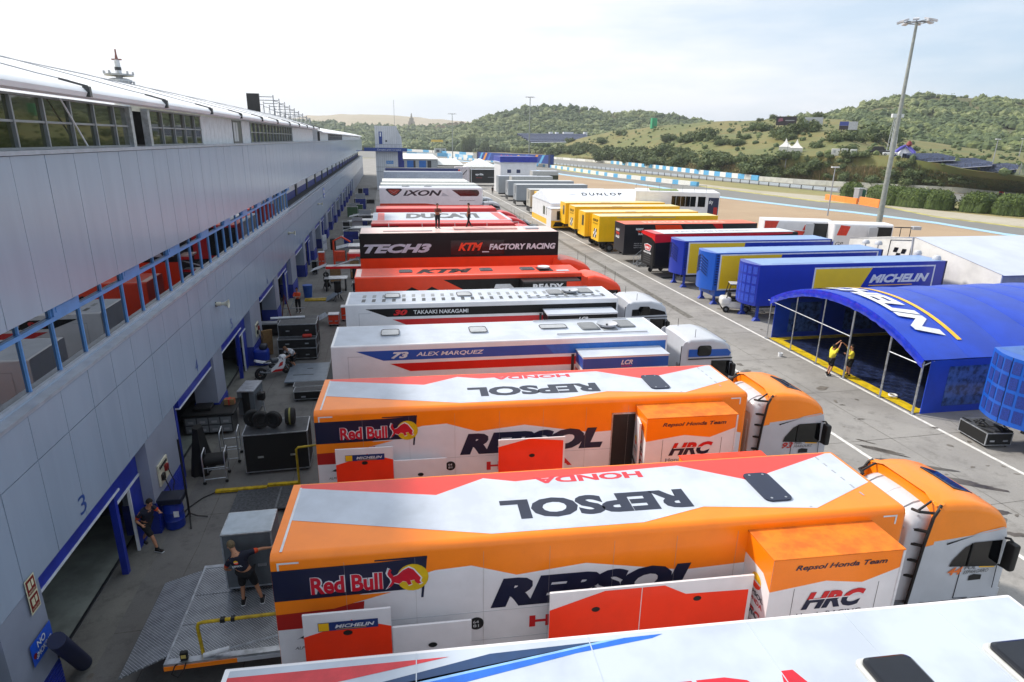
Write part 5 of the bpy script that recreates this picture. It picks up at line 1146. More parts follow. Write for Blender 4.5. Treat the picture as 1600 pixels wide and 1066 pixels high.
fl.box(.12, .75, -5.9, 5.9, .036, .045, mat('tile yellow', '#d0b210', rough=.6, var=.12, scale=3)); fl.box(.76, 10, 5.35, 5.9, .036, .045, MATS['tile yellow']); fl.box(.76, 10, -5.9, -5.5, .036, .045, MATS['tile yellow']); fl.build('tiled_floor', t)
for i, y in enumerate((5.95, 3.45, 1.05, -1.25, -3.9, -5.95)):
    v = (6-y)/12; top = arch(v)[1] - .1
    mb = MB(); mb.tube([(0, y, .02), (0, y, top)], .05 if i in (3, 4, 5) else .035, ALU, 8); mb.box(-.1, .1, y-.1, y+.1, 0.005, .03, ALU); mb.build('pole', t)
mb = MB(); mb.tube([(0, 6.3, 2.45), (0, -1.2, 2.33)], .03, ALU, 6); mb.tube([(0, -3.9, 2.4), (0, -5.95, 2.4)], .03, ALU, 6); mb.tube([(0, -5.9, 2.35), (.5, -6.0, 2.6)], .03, ALU, 6); mb.build('cross_bar', t)

# white tents behind
t = thing('white_marquee', 'big white marquee with sloping roof and a chequered black flag emblem on its wall', 'marquee', (41, 43, 0))
mb = MB(); PV = mat('cream pvc', '#dcdad4', rough=.55, var=.06, scale=.6)
mb.prism([(7.3, 0), (7.3, 3.9), (3, 4.65), (0, 5.0), (-7.8, 3.6), (-7.8, 0)][::-1], 0, .1, PV, 'x')
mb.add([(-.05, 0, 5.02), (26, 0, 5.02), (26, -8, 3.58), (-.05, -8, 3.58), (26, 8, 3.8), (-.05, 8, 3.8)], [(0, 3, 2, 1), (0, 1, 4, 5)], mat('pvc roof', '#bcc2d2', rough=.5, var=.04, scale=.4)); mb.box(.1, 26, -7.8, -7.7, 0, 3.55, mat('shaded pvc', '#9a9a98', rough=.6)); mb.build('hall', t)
mb = MB(); FW = Face((-.01, 0, 0), (0, -1, 0), (0, 0, 1))
for a, b in (((-2.6, 2.2), (-2.5, 4.45)), ((-2.5, 4.45), (-.25, 4.75)), ((-.25, 4.75), (-.35, 2.2))): mb.bar(FW.p(*a, .01), FW.p(*b, .01), .04, .04, DGREY)
for r_, c_ in ((0, 0), (1, 1), (0, 2), (2, 0), (2, 2)): a, b = -2.3+c_*.42+.12*r_, 2.7+r_*.42; mb.poly(FW, [(a, b), (a+.4, b+.03), (a+.54, b+.42), (a+.12, b+.39)], BLACK, .02)
mb.text(FW, 'MotoGP', -1.6, 2.75, 1.0, .28, mat('soft red', '#c8605c', rough=.5), .02, shear=.3); mb.tube([(-.02, .0, 2.4), (-.06, 0.25, 5.0)], .06, LGREY, 6)
mb.build('emblem', t)
for x, y, z in ((39.6, 46.6, 4.0), (39.7, 45.3, 4.1), (39.7, 41.2, 4.0), (39.3, 39.0, 4.0)):
    mb = MB(); mb.cyl((0, 0, -4), (0, 0, .1), .04, GREY, 6); mb.lathe([(.0, .34), (.2, .3), (.3, .12), (.3, 0), (0, -.02)], (0, 0, .0), LGREY, 12); o = mb.build('roof_vent', None, 'grey domed vent on a post in front of the white marquee wall', 'vent', 'domed vents', loc=(x, y, z))
# red and white race trucks
for k, (x, y, L, lab) in enumerate(((41.3, 64.5, 7.4, 'white truck with red squares and an open rear locker, left of the pair'), (47.2, 60.6, 6.0, 'white truck with red squares and folded lift, right of the pair'))):
    t = thing('service_truck', lab, 'truck', (x, y, 0), -.32, 'red and white trucks'); W = 2.6
    mb = MB(); mb.rbox(0, L, 0, W, .8, 3.9, .25, WHITE, 'topleft', 3); Ff = Face((0, 0, 0), (1, 0, 0), (0, 0, 1))
    RS = mat('square red', '#d8402c', rough=.4)
    if k == 0: mb.poly(Ff, [(.1, 2.5), (1.2, 2.5), (1.6, 3.75), (.1, 3.75)], RS, .005); mb.poly(Ff, [(2.2, 1.6), (4.1, 1.6), (4.5, 2.7), (2.7, 2.8)], RS, .005); mb.poly(Ff, [(4.2, 2.8), (5.0, 2.85), (5.1, 3.4), (4.4, 3.4)], RS, .005)
    else: mb.poly(Ff, [(.4, 2.6), (1.4, 2.6), (1.7, 3.6), (.7, 3.7)], RS, .005); mb.text(Ff, 'GP', .4, 1.5, .8, .4, BLACK, .006, shear=.3)
    mb.build('box_body', t)
    d = MB(); a = L-2.1 if k == 0 else L-1.6; d.box(a, L-.1, -.03, -.006, 1.0, 3.6, PLAS); d.box(a-.9, a, -.3, -.25, 1.0, 3.55, LGREY); 
    for i in range(3): d.box(a+.3+.4*i, a+.6+.4*i, -.06, -.03, 1.1, 1.8+.4*(i % 2), LGREY)
    d.build('locker', t)
    for xx in (1.2, L-1.2):
        for yy in (.2, W-.2): w_ = MB(); w_.wheel(0, 0, .45, .3); o = w_.build('wheel', t); o.location = (xx, yy, 0)
    if k: d = MB(); d.box(L+.3, L+2.4, .4, .5, 3.55, 3.65, DGREY); d.box(L+.2, L+2.2, .0, 2, 1.2, 2.2, LGREY); d.cyl((L+1, .5, 0), (L+1, .5, 3.6), .04, DGREY, 6); d.cyl((L+2, .5, 0), (L+2, .5, 3.6), .04, DGREY, 6); d.box(L+2.1, L+2.9, .2, .8, 3.4, 3.75, LGREY); d.build('tail_lift', t)
# white hospitality block behind yellow trailers
t = thing('hospitality_block', 'white glazed hospitality block with a green roof deck behind the yellow trailers', 'pavilion', (34.5, 86, 0), -.35)
mb = MB(); mb.rbox(0, 11.5, 0, 6, 0, 5.4, .15, WHITE, 'topend', 2); Ff = Face((0, 0, 0), (1, 0, 0), (0, 0, 1)); FRr = Face((11.5, 0, 0), (0, 1, 0), (0, 0, 1))
mb.rect(Ff, 5.0, 3.4, 8.3, 4.8, DGLASS, .01); mb.rect(Ff, 8.6, 3.4, 9.6, 4.8, DGLASS, .01); mb.rect(Ff, 10, 2.2, 11.4, 4.7, mat('navy panel', '#1c2244', rough=.4), .01); mb.text(Ff, 'sky', 10.1, 3.7, .55, .7, WTRIM, .02, bold=.03); mb.rect(Ff, 10.8, 2.2, 11.3, 3.4, DRED, .02); mb.box(2, 6, 1, 5, 5.405, 5.45, mat('deck green', '#7a8a58', rough=.9))
for i in range(4): mb.bar(Ff.p(5.6+i*.65, 3.4, .02), Ff.p(5.6+i*.65, 4.8, .02), .05, .03, WTRIM)
mb.build('block', t); mb = MB()
for i in range(7): mb.cyl((i*1.6, 0.1, 5.4), (i*1.6, .1, 6.3), .02, STEEL, 4)
mb.tube([(0, .1, 6.3), (9.6, .1, 6.3)], .02, STEEL, 4); mb.build('railing', t)
mb = MB(); 
for i in range(6): mb.rbox(i*.9, i*.9+.75, 0, .7, 0, 1.1 + .15*(i % 3), .04, PLAS, seg=1)
mb.build('crate_row', None, 'row of dark crates beside the white hospitality block', 'crates', loc=(44.5, 76, 0))

# ---------------------------------------------------------------- lighting masts
def mast(x, y, h, lab, r0=.34, r1=.13, head=1.5, name='lighting_mast', grp=None):
    t = thing(name, lab, 'lighting mast', (x, y, 0), 0, grp)
    mb = MB(); mb.tube([(0, 0, 0), (0, 0, h)], [r0, r1], mat('galvanised', '#8e938e', rough=.5, metal=.2, var=.08), 14); mb.build('pole', t)
    hd = MB()
    hd.tube([(head*.55*math.cos(6.283*i/16), head*.55*math.sin(6.283*i/16), h-.1) for i in range(17)], .05, STEEL, 6)
    for i in range(8):
        a = 6.283*i/8; c, s = math.cos(a), math.sin(a); hd.bar((0, 0, h), (head*.8*c, head*.8*s, h), .07, .07, STEEL)
        M = Matrix.Translation((head*c, head*s, h+.05)) @ Matrix.Rotation(a, 4, 'Z') @ Matrix.Rotation(R(18), 4, 'Y'); hd.box(-.3*head/1.5, .35*head/1.5, -.28*head/1.5, .28*head/1.5, -.07, .10, LGREY, M)
    hd.build('floodlight_ring', t); return t
mast(55.6, 64, 24.4, 'tall grey floodlight mast on the right, leaning out of the picture')
mast(77.0, 349, 34.0, 'floodlight mast in front of the wooded hill, beside the banner bridge', .38, .2, 2.2)
mast(41.2, 405, 26.8, 'thin floodlight mast left of the banner bridge', .3, .16, 2.2)
def lamp(x, y, h, lab, z=0):
    t = thing('track_lamp', lab, 'lamp post', (x, y, z)); mb = MB(); mb.tube([(0, 0, 0), (0, 0, h)], [.14, .08], GREY, 8); mb.build('pole', t); mb = MB(); mb.box(-.7, .7, -.2, .2, h, h+.2, WTRIM); mb.build('lamp_head', t)
lamp(76.8, 100.8, 8.2, 'short white track lamp post beside the orange barriers')
# ---------------------------------------------------------------- circuit furniture
def wall_between(name, lab, cat, pxs, h, cols, seg, th=.5, z0=0., group=None):
    """blocks standing along a surveyed ground line, colours alternating along it"""
    P = [gp(x, y) for x, y in pxs]; mb = MB(); k = 0
    for a, b in zip(P[:-1], P[1:]):
        d = b - a; L = d.length; n = max(1, round(L/seg)); u = d/L; q_ = Vector((-u.y, u.x, 0))
        for i in range(n):
            p0 = a + u*(L*i/n + .03); p1 = a + u*(L*(i+1)/n - .03)
            mb.add([p0+q_*th/2, p0-q_*th/2, p1-q_*th/2, p1+q_*th/2] + [p + Vector((0, 0, h)) for p in (p0+q_*th/2, p0-q_*th/2, p1-q_*th/2, p1+q_*th/2)], [(0, 1, 2, 3), (7, 6, 5, 4), (0, 4, 5, 1), (1, 5, 6, 2), (2, 6, 7, 3), (3, 7, 4, 0)], cols[k % len(cols)]); k += 1
    o = mb.build(name, None, lab, cat, group); o.location.z = z0; return o
SKY = mat('barrier sky blue', '#5aa6d2', rough=.5, var=.08); BW = mat('barrier white', '#dcdcd8', rough=.5, var=.05); CWALL = mat('concrete white wall', '#c2c2ba', rough=.7, var=.08, scale=.4)
wall_between('air_barrier', 'nearer blue and white air barrier along the track bend', 'safety barrier', [(700, 247.5), (760, 253), (820, 257.5), (860, 262), (960, 279-2), (1090, 291.5)], 1.25, [SKY, BW, BW], 3.0, .9)
wall_between('air_barrier', 'farther blue and white air barrier at the foot of the hill', 'safety barrier', [(955, 256), (1020, 263), (1100, 273), (1185, 282.5)], 1.7, [SKY, BW], 4.5, .6)
wall_between('track_wall', 'long plain white wall below the reeds on the right', 'wall', [(1186, 282.6), (1240, 287), (1318, 292), (1450, 299), (1700, 312)], 1.5, [CWALL], 6, .4)
wall_between('track_wall', 'white wall at the far left end of the dirt bank', 'wall', [(860, 248), (955, 255.8)], 1.4, [BW, CWALL], 12, .4)
wall_between('track_wall', 'pale blue and white wall behind the blue striped marquee', 'wall', [(628, 236), (680, 239), (740, 243)], 2.2, [BW, SKY, BW], 14, .6)
wall_between('advert_wall', 'light blue advertising boards left of the banner bridge', 'advert board', [(636, 243), (700, 245), (738, 249)], 2.4, [SKY, mat('advert pale', '#a8cce4', rough=.5), BW], 10, .4)
wall_between('air_barrier', 'far blue and white barrier above the banner bridge', 'safety barrier', [(742, 236), (800, 234.5), (860, 238)], 2.2, [SKY, BW, mat('barrier blue', '#2a58a8', rough=.5)], 8, .6)
wall_between('orange_barrier', 'left orange barrier beside the green booth', 'barrier', [(1290, 312), (1339, 319)], 1.2, [mat('barrier orange', '#ee8a3c', rough=.5)], 4, .5)
wall_between('orange_barrier', 'right orange barrier beside the green booth', 'barrier', [(1343, 319.5), (1374, 325)], 1.6, [MATS['barrier orange']], 5, .5)
# guard rail with posts
P = [gp(x, y) for x, y in [(860, 257), (960, 267), (1080, 279), (1200, 290.5), (1308, 301)]]
t = thing('guard_rail', 'long steel guard rail on dark posts between the two tracks', 'guard rail', (P[0].x, P[0].y, 0)); rl = MB(); po = MB()
for a, b in zip(P[:-1], P[1:]):
    a = a - P[0]; b = b - P[0]; n = max(1, int((b-a).length/4.2))
    for z in (.55, .9): rl.bar(a+Vector((0, 0, z)), b+Vector((0, 0, z)), .08, .26, mat('rail grey blue', '#b0bccc', rough=.4))
    for i in range(n): p = a+(b-a)*i/n; po.box(p.x-.1, p.x+.1, p.y-.35, p.y-.15, 0, 1.15, DGREY)
rl.build('rail', t); po.build('post_row', t)['kind'] = 'stuff'
p = gp(1341, 316); t = thing('portable_booth', 'green and grey portable booth behind the orange barriers', 'booth', (p.x, p.y, 0)); mb = MB(); mb.rbox(-.9, 0, -.8, .8, 0, 2.9, .06, GREY, seg=1); mb.rbox(.003, .9, -.8, .8, 0, 2.7, .06, mat('booth green', '#1c5240', rough=.5), seg=1); mb.build('cabin', t); mb = MB(); mb.box(-1, .95, -.9, .9, 2.92, 3.05, LGREY); mb.build('roof', t)
# banner bridge
a = Vector((50.5, 358, 0)); b = Vector((77.5, 300, 0)); d = (b-a); rz = math.atan2(d.y, d.x); L = d.length
t = thing('banner_bridge', 'long blue banner bridge with RED BULL lettering spanning the far track', 'bridge', (a.x, a.y, 0), rz)
mb = MB(); mb.box(0, L, -1, 1, 1.6, 5.6, mat('banner royal', '#1c3a86', rough=.5, var=.05)); Fb = Face((0, -1, 1.6), (1, 0, 0), (0, 0, 1))
for q0, c_ in ((2, SKY), (6, mat('banner orange', '#d88a2c', rough=.5)), (10, mat('banner mid', '#3a66b4', rough=.5)), (42, mat('banner mid', '#3a66b4', rough=.5)), (50, mat('banner orange', '#d88a2c', rough=.5)), (55, SKY)): mb.poly(Fb, [(q0, .1), (q0+1.8, .1), (q0+4.6, 3.9), (q0+2.8, 3.9)], c_, .02)
mb.text(Fb, 'Red Bull', 23, .8, 10, 2.4, mat('banner letters', '#c43a4c', rough=.5), .03, bold=.06); mb.disc(Fb, 38.5, 2, 1.5, YEL, .02); mb.poly(Fb, [(34.5, 2.2), (35.5, 3), (37.5, 2.6), (39, 1.2), (38, 1), (36, 1.4)], MATS['banner letters'], .04); mb.poly(Fb, [(42.5, 2.2), (41.5, 3), (39.5, 2.6), (38.3, 1.2), (39, 1), (41, 1.4)], MATS['banner letters'], .04)
mb.build('banner', t)
for x in (.2, L-1.6): mb = MB(); mb.box(x, x+1.4, -1.1, 1.1, 0, 6.0, mat('banner end', '#16234e', rough=.5)); mb.build('tower', t)

# far paddock end
def tentish(name, lab, cat, x, y, w_, d_, h1, h2, wall, roof, hip=.35, extra=None, rz=0):
    t = thing(name, lab, cat, (x, y, 0), rz); mb = MB(); mb.box(0, w_, 0, d_, 0, h1, wall)
    if extra: extra(mb, Face((0, 0, 0), (1, 0, 0), (0, 0, 1)))
    mb.build('wall', t); mb = MB(); a, b, c, d2 = w_*hip, w_*(1-hip), d_*.4, d_*.6; e = .5
    mb.add([(-e, -e, h1+.02), (w_+e, -e, h1+.02), (w_+e, d_+e, h1+.02), (-e, d_+e, h1+.02), (a, c, h2), (b, c, h2), (b, d2, h2), (a, d2, h2)], [(0, 1, 5, 4), (1, 2, 6, 5), (2, 3, 7, 6), (3, 0, 4, 7), (4, 5, 6, 7), (3, 2, 1, 0)], roof); mb.build('roof', t); return t
TR = mat('tent top', '#e6e6e2', rough=.6)
tentish('hospitality_marquee', 'white topped marquee with blue and grey wall panels right of the square tower', 'marquee', 2.8, 190, 12.2, 8, 6.4, 7.8, mat('marquee wall', '#9ba0a4', rough=.6), TR, .1,
        lambda mb, F: [mb.rect(F, a, 2, b, 6.0, c_, .02) for a, b, c_ in ((.1, 2.6, GBLUD), (3.4, 5.2, mat('panel blue', '#1a66b4', rough=.5)), (5.2, 5.8, DGREY), (6.8, 8.8, mat('panel blue', '#1a66b4', rough=.5)), (9.2, 10.3, DGREY))])
tentish('hospitality_marquee', 'low white awning spreading right of the striped marquee', 'marquee', 14.8, 196, 8, 6, 4.6, 6.4, mat('pale wall', '#b0aca6', rough=.6), TR, .2, lambda mb, F: [mb.rect(F, .5+1.6*i, .5, 1.3+1.6*i, 4, DGREY, .02) for i in range(5)])
t, F = simple_trailer('team_trailer', 'black trailer with a red emblem between the awning and the white tent', (13.4, 170, 0), 0, 5.4, 3, 5.0, .8, BLACK, mat('dull roof', '#a8a8a4', rough=.5), lambda mb, F: (mb.poly(F['f'], [(3.6, 2.4), (5.3, 2.4), (5.3, 4.9), (4.4, 4.9)], RED, .01), mb.text(F['f'], 'NAXA', .6, 3.8, 2.6, .4, WTRIM, .02)), rad=.05, axles=None)
tentish('white_tent', 'white peaked tent between the two black trailers', 'tent', 23.2, 192, 9.5, 7, 4.2, 6.6, mat('white wall', '#c4c2bc', rough=.6), TR, .48)
mb = MB(); mb.box(0, 3.6, 0, 3, 0, 5.3, mat('printed panel', '#c8c0c4', rough=.6, var=.1)); F0 = Face((0, 0, 0), (1, 0, 0), (0, 0, 1)); mb.poly(F0, [(.8, 2.4), (1.1, 2.4), (3.2, 4.6), (2.9, 4.6)], DGREY, .01); mb.poly(F0, [(.6, 4.2), (1.0, 4.9), (1.3, 4.2)], RED, .01); mb.build('advert_box', None, 'pale printed advertising box with a dark diagonal stroke', 'advert box', loc=(17.4, 165, 0))
t, F = simple_trailer('team_trailer', 'black trailer lettered aprilia at the far end of the paddock', (22.7, 175, 0), 0, 7.4, 3, 4.3, .7, mat('black matt', '#16181a', rough=.5), ROOFW, lambda mb, F: (mb.text(F['f'], 'aprilia', 1.2, 2.6, 2.2, .7, WTRIM, .01, bold=.05), mb.text(F['f'], 'RACING', 1.4, 2.0, 1.6, .25, DRED, .01), mb.rect(F['f'], 4.6, 2.2, 7.0, 2.3, GREY, .01)), rad=.05, axles=None)
tentish('race_office', 'white two storey office with a blue roof band and small square windows', 'building', 26.4, 150, 8.6, 9, 7.0, 7.3, WHITE, ROOFW, .02, lambda mb, F: ([mb.rect(F, a, 4.6, a+.9, 5.4, mat('navy window', '#27345c', rough=.3), .02) for a in (1.6, 3.8)], mb.box(-.15, 8.75, -.15, 9.1, 7.0, 8.3, GBLUE)))
simple_trailer('grey_trailer', 'small pale unit with dark yellow awning in front of the blue banded office', (32.5, 143, 0), 0, 6, 3, 5.4, .8, mat('pale unit', '#b4b4b0', rough=.5), ROOFW, lambda mb, F: mb.rect(F['f'], 1.0, 3.6, 6.0, 4.5, mat('dark olive', '#3a3c20', rough=.6), .02), rad=.05, axles=None)

# ---------------------------------------------------------------- hills
HOR = lambda px: 219 + .01612*(px-600)
def rayp(px, py, d):
    v = _m.to_3x3() @ Vector((px - 800, -(py - 533), -985)); k = d / math.hypot(v.x, v.y); return Vector((v.x*k, v.y*k, CAMZ + v.z*k))
class Hill:
    """terrain sheet: columns by bearing, rows from foot to ridge (measured heights and distances)"""
    def __init__(s, cols): s.c = cols      # px -> [(py, dist), ...] rows; py None = foot on the flat ground
    def at(s, px, t):
        cs = s.c; i = 0
        while i < len(cs)-2 and px > cs[i+1][0]: i += 1
        (x0, r0), (x1, r1) = cs[i], cs[i+1]; f = min(max((px-x0)/(x1-x0), 0), 1); f = f*f*(3-2*f) if False else f
        n = len(r0)-1; k = min(int(t*n), n-1); g = t*n-k
        def row(j):
            return (r0[j][0]*(1-f)+r1[j][0]*f, r0[j][1]*(1-f)+r1[j][1]*f)
        a, b = row(k), row(k+1); py = a[0]*(1-g)+b[0]*g; d = a[1]*(1-g)+b[1]*g
        return rayp(px, py, d)
    def find(s, px, py):
        lo, hi = 0., 1.
        pyof = lambda t: s.py(px, t)
        for _ in range(24):
            m2 = (lo+hi)/2
            if pyof(m2) > py: lo = m2
            else: hi = m2
        return s.at(px, lo)
    def py(s, px, t):
        p = s.at(px, t) - Vector((0, 0, CAMZ)); c = _m.to_3x3().inverted() @ p; return 533 + 985*c.y/c.z
    def build(s, name, m, nx, ny, amp, seed, x0, x1):
        vs = []; rnd = random.Random(seed)
        from mathutils import noise as nz_
        for i in range(nx+1):
            px = x0 + (x1-x0)*i/nx
            for j in range(ny+1):
                t = j/ny; p = s.at(px, t); a = amp * min(1, t*4); p.z += a * nz_.fractal(Vector((p.x/40, p.y/40, seed)), 1, 2, 4) ; 
                vs.append(p)
            top = s.at(px, 1); dr = Vector((top.x, top.y, 0)).normalized(); vs.append(top + dr*120 + Vector((0, 0, -25))); vs.append(Vector((top.x, top.y, 0)) + dr*500 + Vector((0, 0, -8)))
        n = ny+3; mb = MB(); mb.add(vs, [(i*n+k, (i+1)*n+k, (i+1)*n+k+1, i*n+k+1) for i in range(nx) for k in range(n-1)], m, True)
        return mb.build(name, kind='structure')
def foot(px, py): v = gp(px, py); return (py, math.hypot(v.x, v.y))
HILLDRY = groundmat('dry ridge', '#b0a084', '#a5946f', '#8e8c68', .004, .03); HILLG = groundmat('hill grass', '#626c34', '#7e7640', '#806040', .03, .3, bump=.5)
HILLW = groundmat('wood floor', '#50582e', '#6a6238', '#8a7550', .02, .1)
hA = Hill([(200, [(225, 1500), (185, 2700)]), (440, [(222, 1500), (186, 2700)]), (480, [(222, 1500), (182, 2750)]), (560, [(222, 1500), (178.5, 2800)]), (620, [(222, 1500), (181, 2800)]), (680, [(222, 1500), (186, 2800)]), (740, [(224, 1500), (191, 2800)]), (900, [(226, 1500), (200, 2900)])])
hA.build('dry hill', HILLDRY, 40, 10, 6, 1, 200, 900)
hL = Hill([(400, [foot(400, 236), (195, 1250)]), (480, [foot(480, 236), (192, 1250)]), (560, [foot(560, 236), (198, 1250)]), (620, [foot(620, 236), (201, 1250)]), (680, [foot(680, 237), (200, 1250)]), (740, [foot(740, 238), (197, 1250)]), (800, [foot(800, 238), (190, 1250)])])
hL.build('wooded slope', HILLW, 40, 12, 3, 2, 400, 800)
hB = Hill([(690, [foot(690, 236), (214, 900)]), (735, [foot(735, 237), (193, 950)]), (780, [foot(780, 238), (180, 1000)]), (820, [foot(820, 240), (171, 1000)]), (860, [foot(860, 241), (167, 1000)]), (905, [foot(905, 243), (171, 1000)]), (960, [foot(960, 246), (180, 1000)]), (1000, [foot(1000, 250), (177, 1000)]), (1040, [foot(1040, 252), (181, 1000)]), (1080, [foot(1080, 255), (190, 980)]), (1180, [foot(1180, 262), (205, 950)])])
hB.build('wooded hill', HILLW, 60, 14, 3, 3, 690, 1180)
def cC(px, f_, p1, d1, p2, d2, p3, d3): return (px, [foot(px, f_), (p1, d1), (p2, d2), (p3, d3)])
hC = Hill([cC(850, 247, 245, 480, 243, 490, 240, 500), cC(900, 251, 243, 455, 228, 490, 219, 520), cC(960, 256, 248, 400, 225, 450, 204, 500), cC(1020, 262, 251, 350, 222, 400, 197, 480), cC(1100, 272, 246, 290, 215, 360, 191, 460), cC(1180, 281, 247, 255, 212, 340, 188, 440), cC(1260, 285, 244, 240, 205, 320, 183, 420), cC(1320, 291, 241, 232, 205, 310, 187, 400), cC(1400, 296, 245, 225, 240, 300, 215, 380), cC(1500, 301, 262, 210, 247, 290, 230, 370), cC(1600, 306, 275, 200, 262, 280, 238, 360), cC(1750, 314, 285, 195, 272, 270, 246, 350)])
hC.build('grassy hill', HILLG, 90, 30, 1.0, 4, 850, 1750)
hD = Hill([(1180, [(214, 500), (196, 640)]), (1260, [(205, 480), (185, 680)]), (1300, [(205, 470), (182, 690)]), (1340, [(208, 460), (167, 700)]), (1400, [(222, 440), (154, 720)]), (1450, [(232, 430), (151.5, 730)]), (1500, [(238, 420), (153, 730)]), (1560, [(240, 420), (158, 730)]), (1620, [(242, 420), (162, 730)]), (1760, [(246, 420), (166, 730)])])
hD.build('right wooded hill', HILLW, 60, 20, 2.5, 5, 1180, 1760)

# ---------------------------------------------------------------- foliage
LEAFC = [mat('foliage a', '#55633a', rough=.8, var=.25, scale=.5, col2='#364626', lo=.35, hi=.65), mat('foliage b', '#6a7440', rough=.8, scale=.5, col2='#46532c', lo=.35, hi=.65), mat('foliage c', '#80855a', rough=.8, scale=.5, col2='#58643a', lo=.35, hi=.65)]
TRUNK = mat('trunk', '#4a3c2c', rough=.9)
def ico(sub):
    bm = bmesh.new(); bmesh.ops.create_icosphere(bm, subdivisions=sub, radius=1); bm.verts.index_update()
    r = ([v.co.copy() for v in bm.verts], [tuple(v.index for v in f.verts) for f in bm.faces]); bm.free(); return r
ICO1, ICO2 = ico(1), ico(2)
def forest(name, lab, spots, mats, seed, sub=ICO1, tufts=10):
    """far wood reading as one mass: jittered crowns with leafy tufts"""
    q = random.Random(seed); V = []; Fc = []; MI = []
    for p, r in spots:
        nn_ = MN.noise(Vector((p.x/45, p.y/45, p.z/20))) + q.uniform(-.28, .28); mi = 0 if nn_ < .02 else 1 if nn_ < .28 else 2; b = len(V); sx, sy, sz = r*q.uniform(.6, 1.4), r*q.uniform(.6, 1.4), r*q.uniform(.5, 1.1)
        for v in sub[0]:
            j = q.uniform(.78, 1.22); V.append((p.x+v.x*sx*j, p.y+v.y*sy*j, p.z+sz*.55+v.z*sz*j))
        for f in sub[1]: Fc.append(tuple(b+i for i in f)); MI.append(mi)
        for _ in range(tufts):
            a = q.uniform(0, 6.283); e = q.uniform(-.1, 1.4); n_ = Vector((math.cos(a)*math.cos(e)*sx, math.sin(a)*math.cos(e)*sy, math.sin(e)*sz)); c = p + Vector((0, 0, sz*.55)) + n_*q.uniform(.85, 1.15); s = r*q.uniform(.18, .4); b = len(V)
            for _k in range(4): V.append((c.x+q.uniform(-s, s), c.y+q.uniform(-s, s), c.z+q.uniform(-s, s)*.8))
            Fc += [(b, b+1, b+2), (b, b+2, b+3), (b, b+1, b+3), (b+1, b+2, b+3)]; MI += [min(2, mi+1) if e > .7 else mi]*4
    me = bpy.data.meshes.new(name); me.from_pydata(V, [], Fc)
    for m in mats: me.materials.append(m)
    me.polygons.foreach_set('material_index', MI); me.update(); o = bpy.data.objects.new(name, me); COL.objects.link(o)
    return tag(o, lab, 'wood', kind='stuff')
q = random.Random(21)
def scatter(h, x0, x1, t0, t1, n, r0, r1, keep=None):
    o = []
    for _ in range(n):
        px = q.uniform(x0, x1); t = q.uniform(t0, t1)
        if keep and not keep(px, t): continue
        p = h.at(px, t); o.append((p, q.uniform(r0, r1)))
    return o
from mathutils import noise as MN
forest('far_wood', 'pale green wood on the slope below the dry hill', scatter(hL, 400, 800, .0, 1.0, 4200, 3, 6.5, lambda px, t: MN.noise(Vector((px/28, t*4, 1))) > -.28), LEAFC, 31, tufts=3)
forest('hill_wood', 'dense green wood covering the middle hill', scatter(hB, 690, 1180, .0, 1.0, 4600, 2.8, 5.2, lambda px, t: MN.noise(Vector((px/22, t*6, 5))) > -.42), LEAFC, 32, tufts=4)
def kD(px, t): return not (1335 < px < 1400 + 60*(t) and .72 < t < .82 and MN.noise(Vector((px/12, t*8, 2))) > -.3) and MN.noise(Vector((px/30, t*6, 9))) > -.3
forest('hill_wood', 'dense green wood covering the right hand hill', scatter(hD, 1180, 1760, .0, 1.0, 6500, 1.5, 3.7, kD), LEAFC, 33, tufts=3)
def leafy(name, seed, lumps, n, s, ml):
    """bush or crown made of leaf clusters spread through overlapping lumps"""
    q = random.Random(seed); mb = MB(); L = [Vector((q.uniform(-.5, .5), q.uniform(-.5, .5), q.uniform(.25, .62))) for _ in range(lumps)]; Rr = [q.uniform(.3, .5) for _ in L]
    V = []; Fc = []; MI = []
    for c, r in zip(L, Rr):
        b = len(V)
        for v in ICO1[0]: V.append(tuple(c + v*r*.8*q.uniform(.85, 1.1)))
        Fc += [tuple(b+i for i in f) for f in ICO1[1]]; MI += [0]*len(ICO1[1])
    for i in range(n):
        k = q.randrange(lumps); a = q.uniform(0, 6.283); z = q.uniform(-.7, 1); rr_ = math.sqrt(1-z*z); c = L[k] + Vector((math.cos(a)*rr_, math.sin(a)*rr_, z))*Rr[k]*q.uniform(.8, 1.12)
        b = len(V)
        for _ in range(3): V.append((c.x+q.uniform(-s, s), c.y+q.uniform(-s, s), max(.02, c.z+q.uniform(-s, s))))
        Fc.append((b, b+1, b+2)); MI.append(0 if q.random() < .45 else (1 if q.random() < .7 else 2))
    me = bpy.data.meshes.new(name); me.from_pydata(V, [], Fc)
    for m in ml: me.materials.append(m)
    me.polygons.foreach_set('material_index', MI); me.update(); return me
BUSH = [leafy('bush_mesh', 50+i, (4, 6, 8)[i % 3], 900, .09, LEAFC) for i in range(5)]
def bush(px, py, wpx, lab, kind='bush', hill=hC, squash=.8, name='hill_bush', group='bushes on the grassy hill', trunk=False):
    p = hill.find(px, py); d = math.hypot(p.x, p.y); s = wpx/985*d*.84
    o = bpy.data.objects.new('crown' if trunk else name, q.choice(BUSH)); COL.objects.link(o)
    if trunk:
        t = thing(name, lab, kind, p, 0, group); o.parent = t; o.scale = (s, s, s*squash); o.location.z = s*.35; m = MB(); m.tube([(0, 0, -.5), (.1, 0, s*.45), (0, .1, s*.7)], [s*.05, s*.04, s*.02], TRUNK, 6); m.build('trunk', t); return t
    o.location = p - Vector((0, 0, .12*s)); o.scale = (s, s, s*squash); o.rotation_euler = (0, 0, q.uniform(0, 6.3)); return tag(o, lab, kind, group)
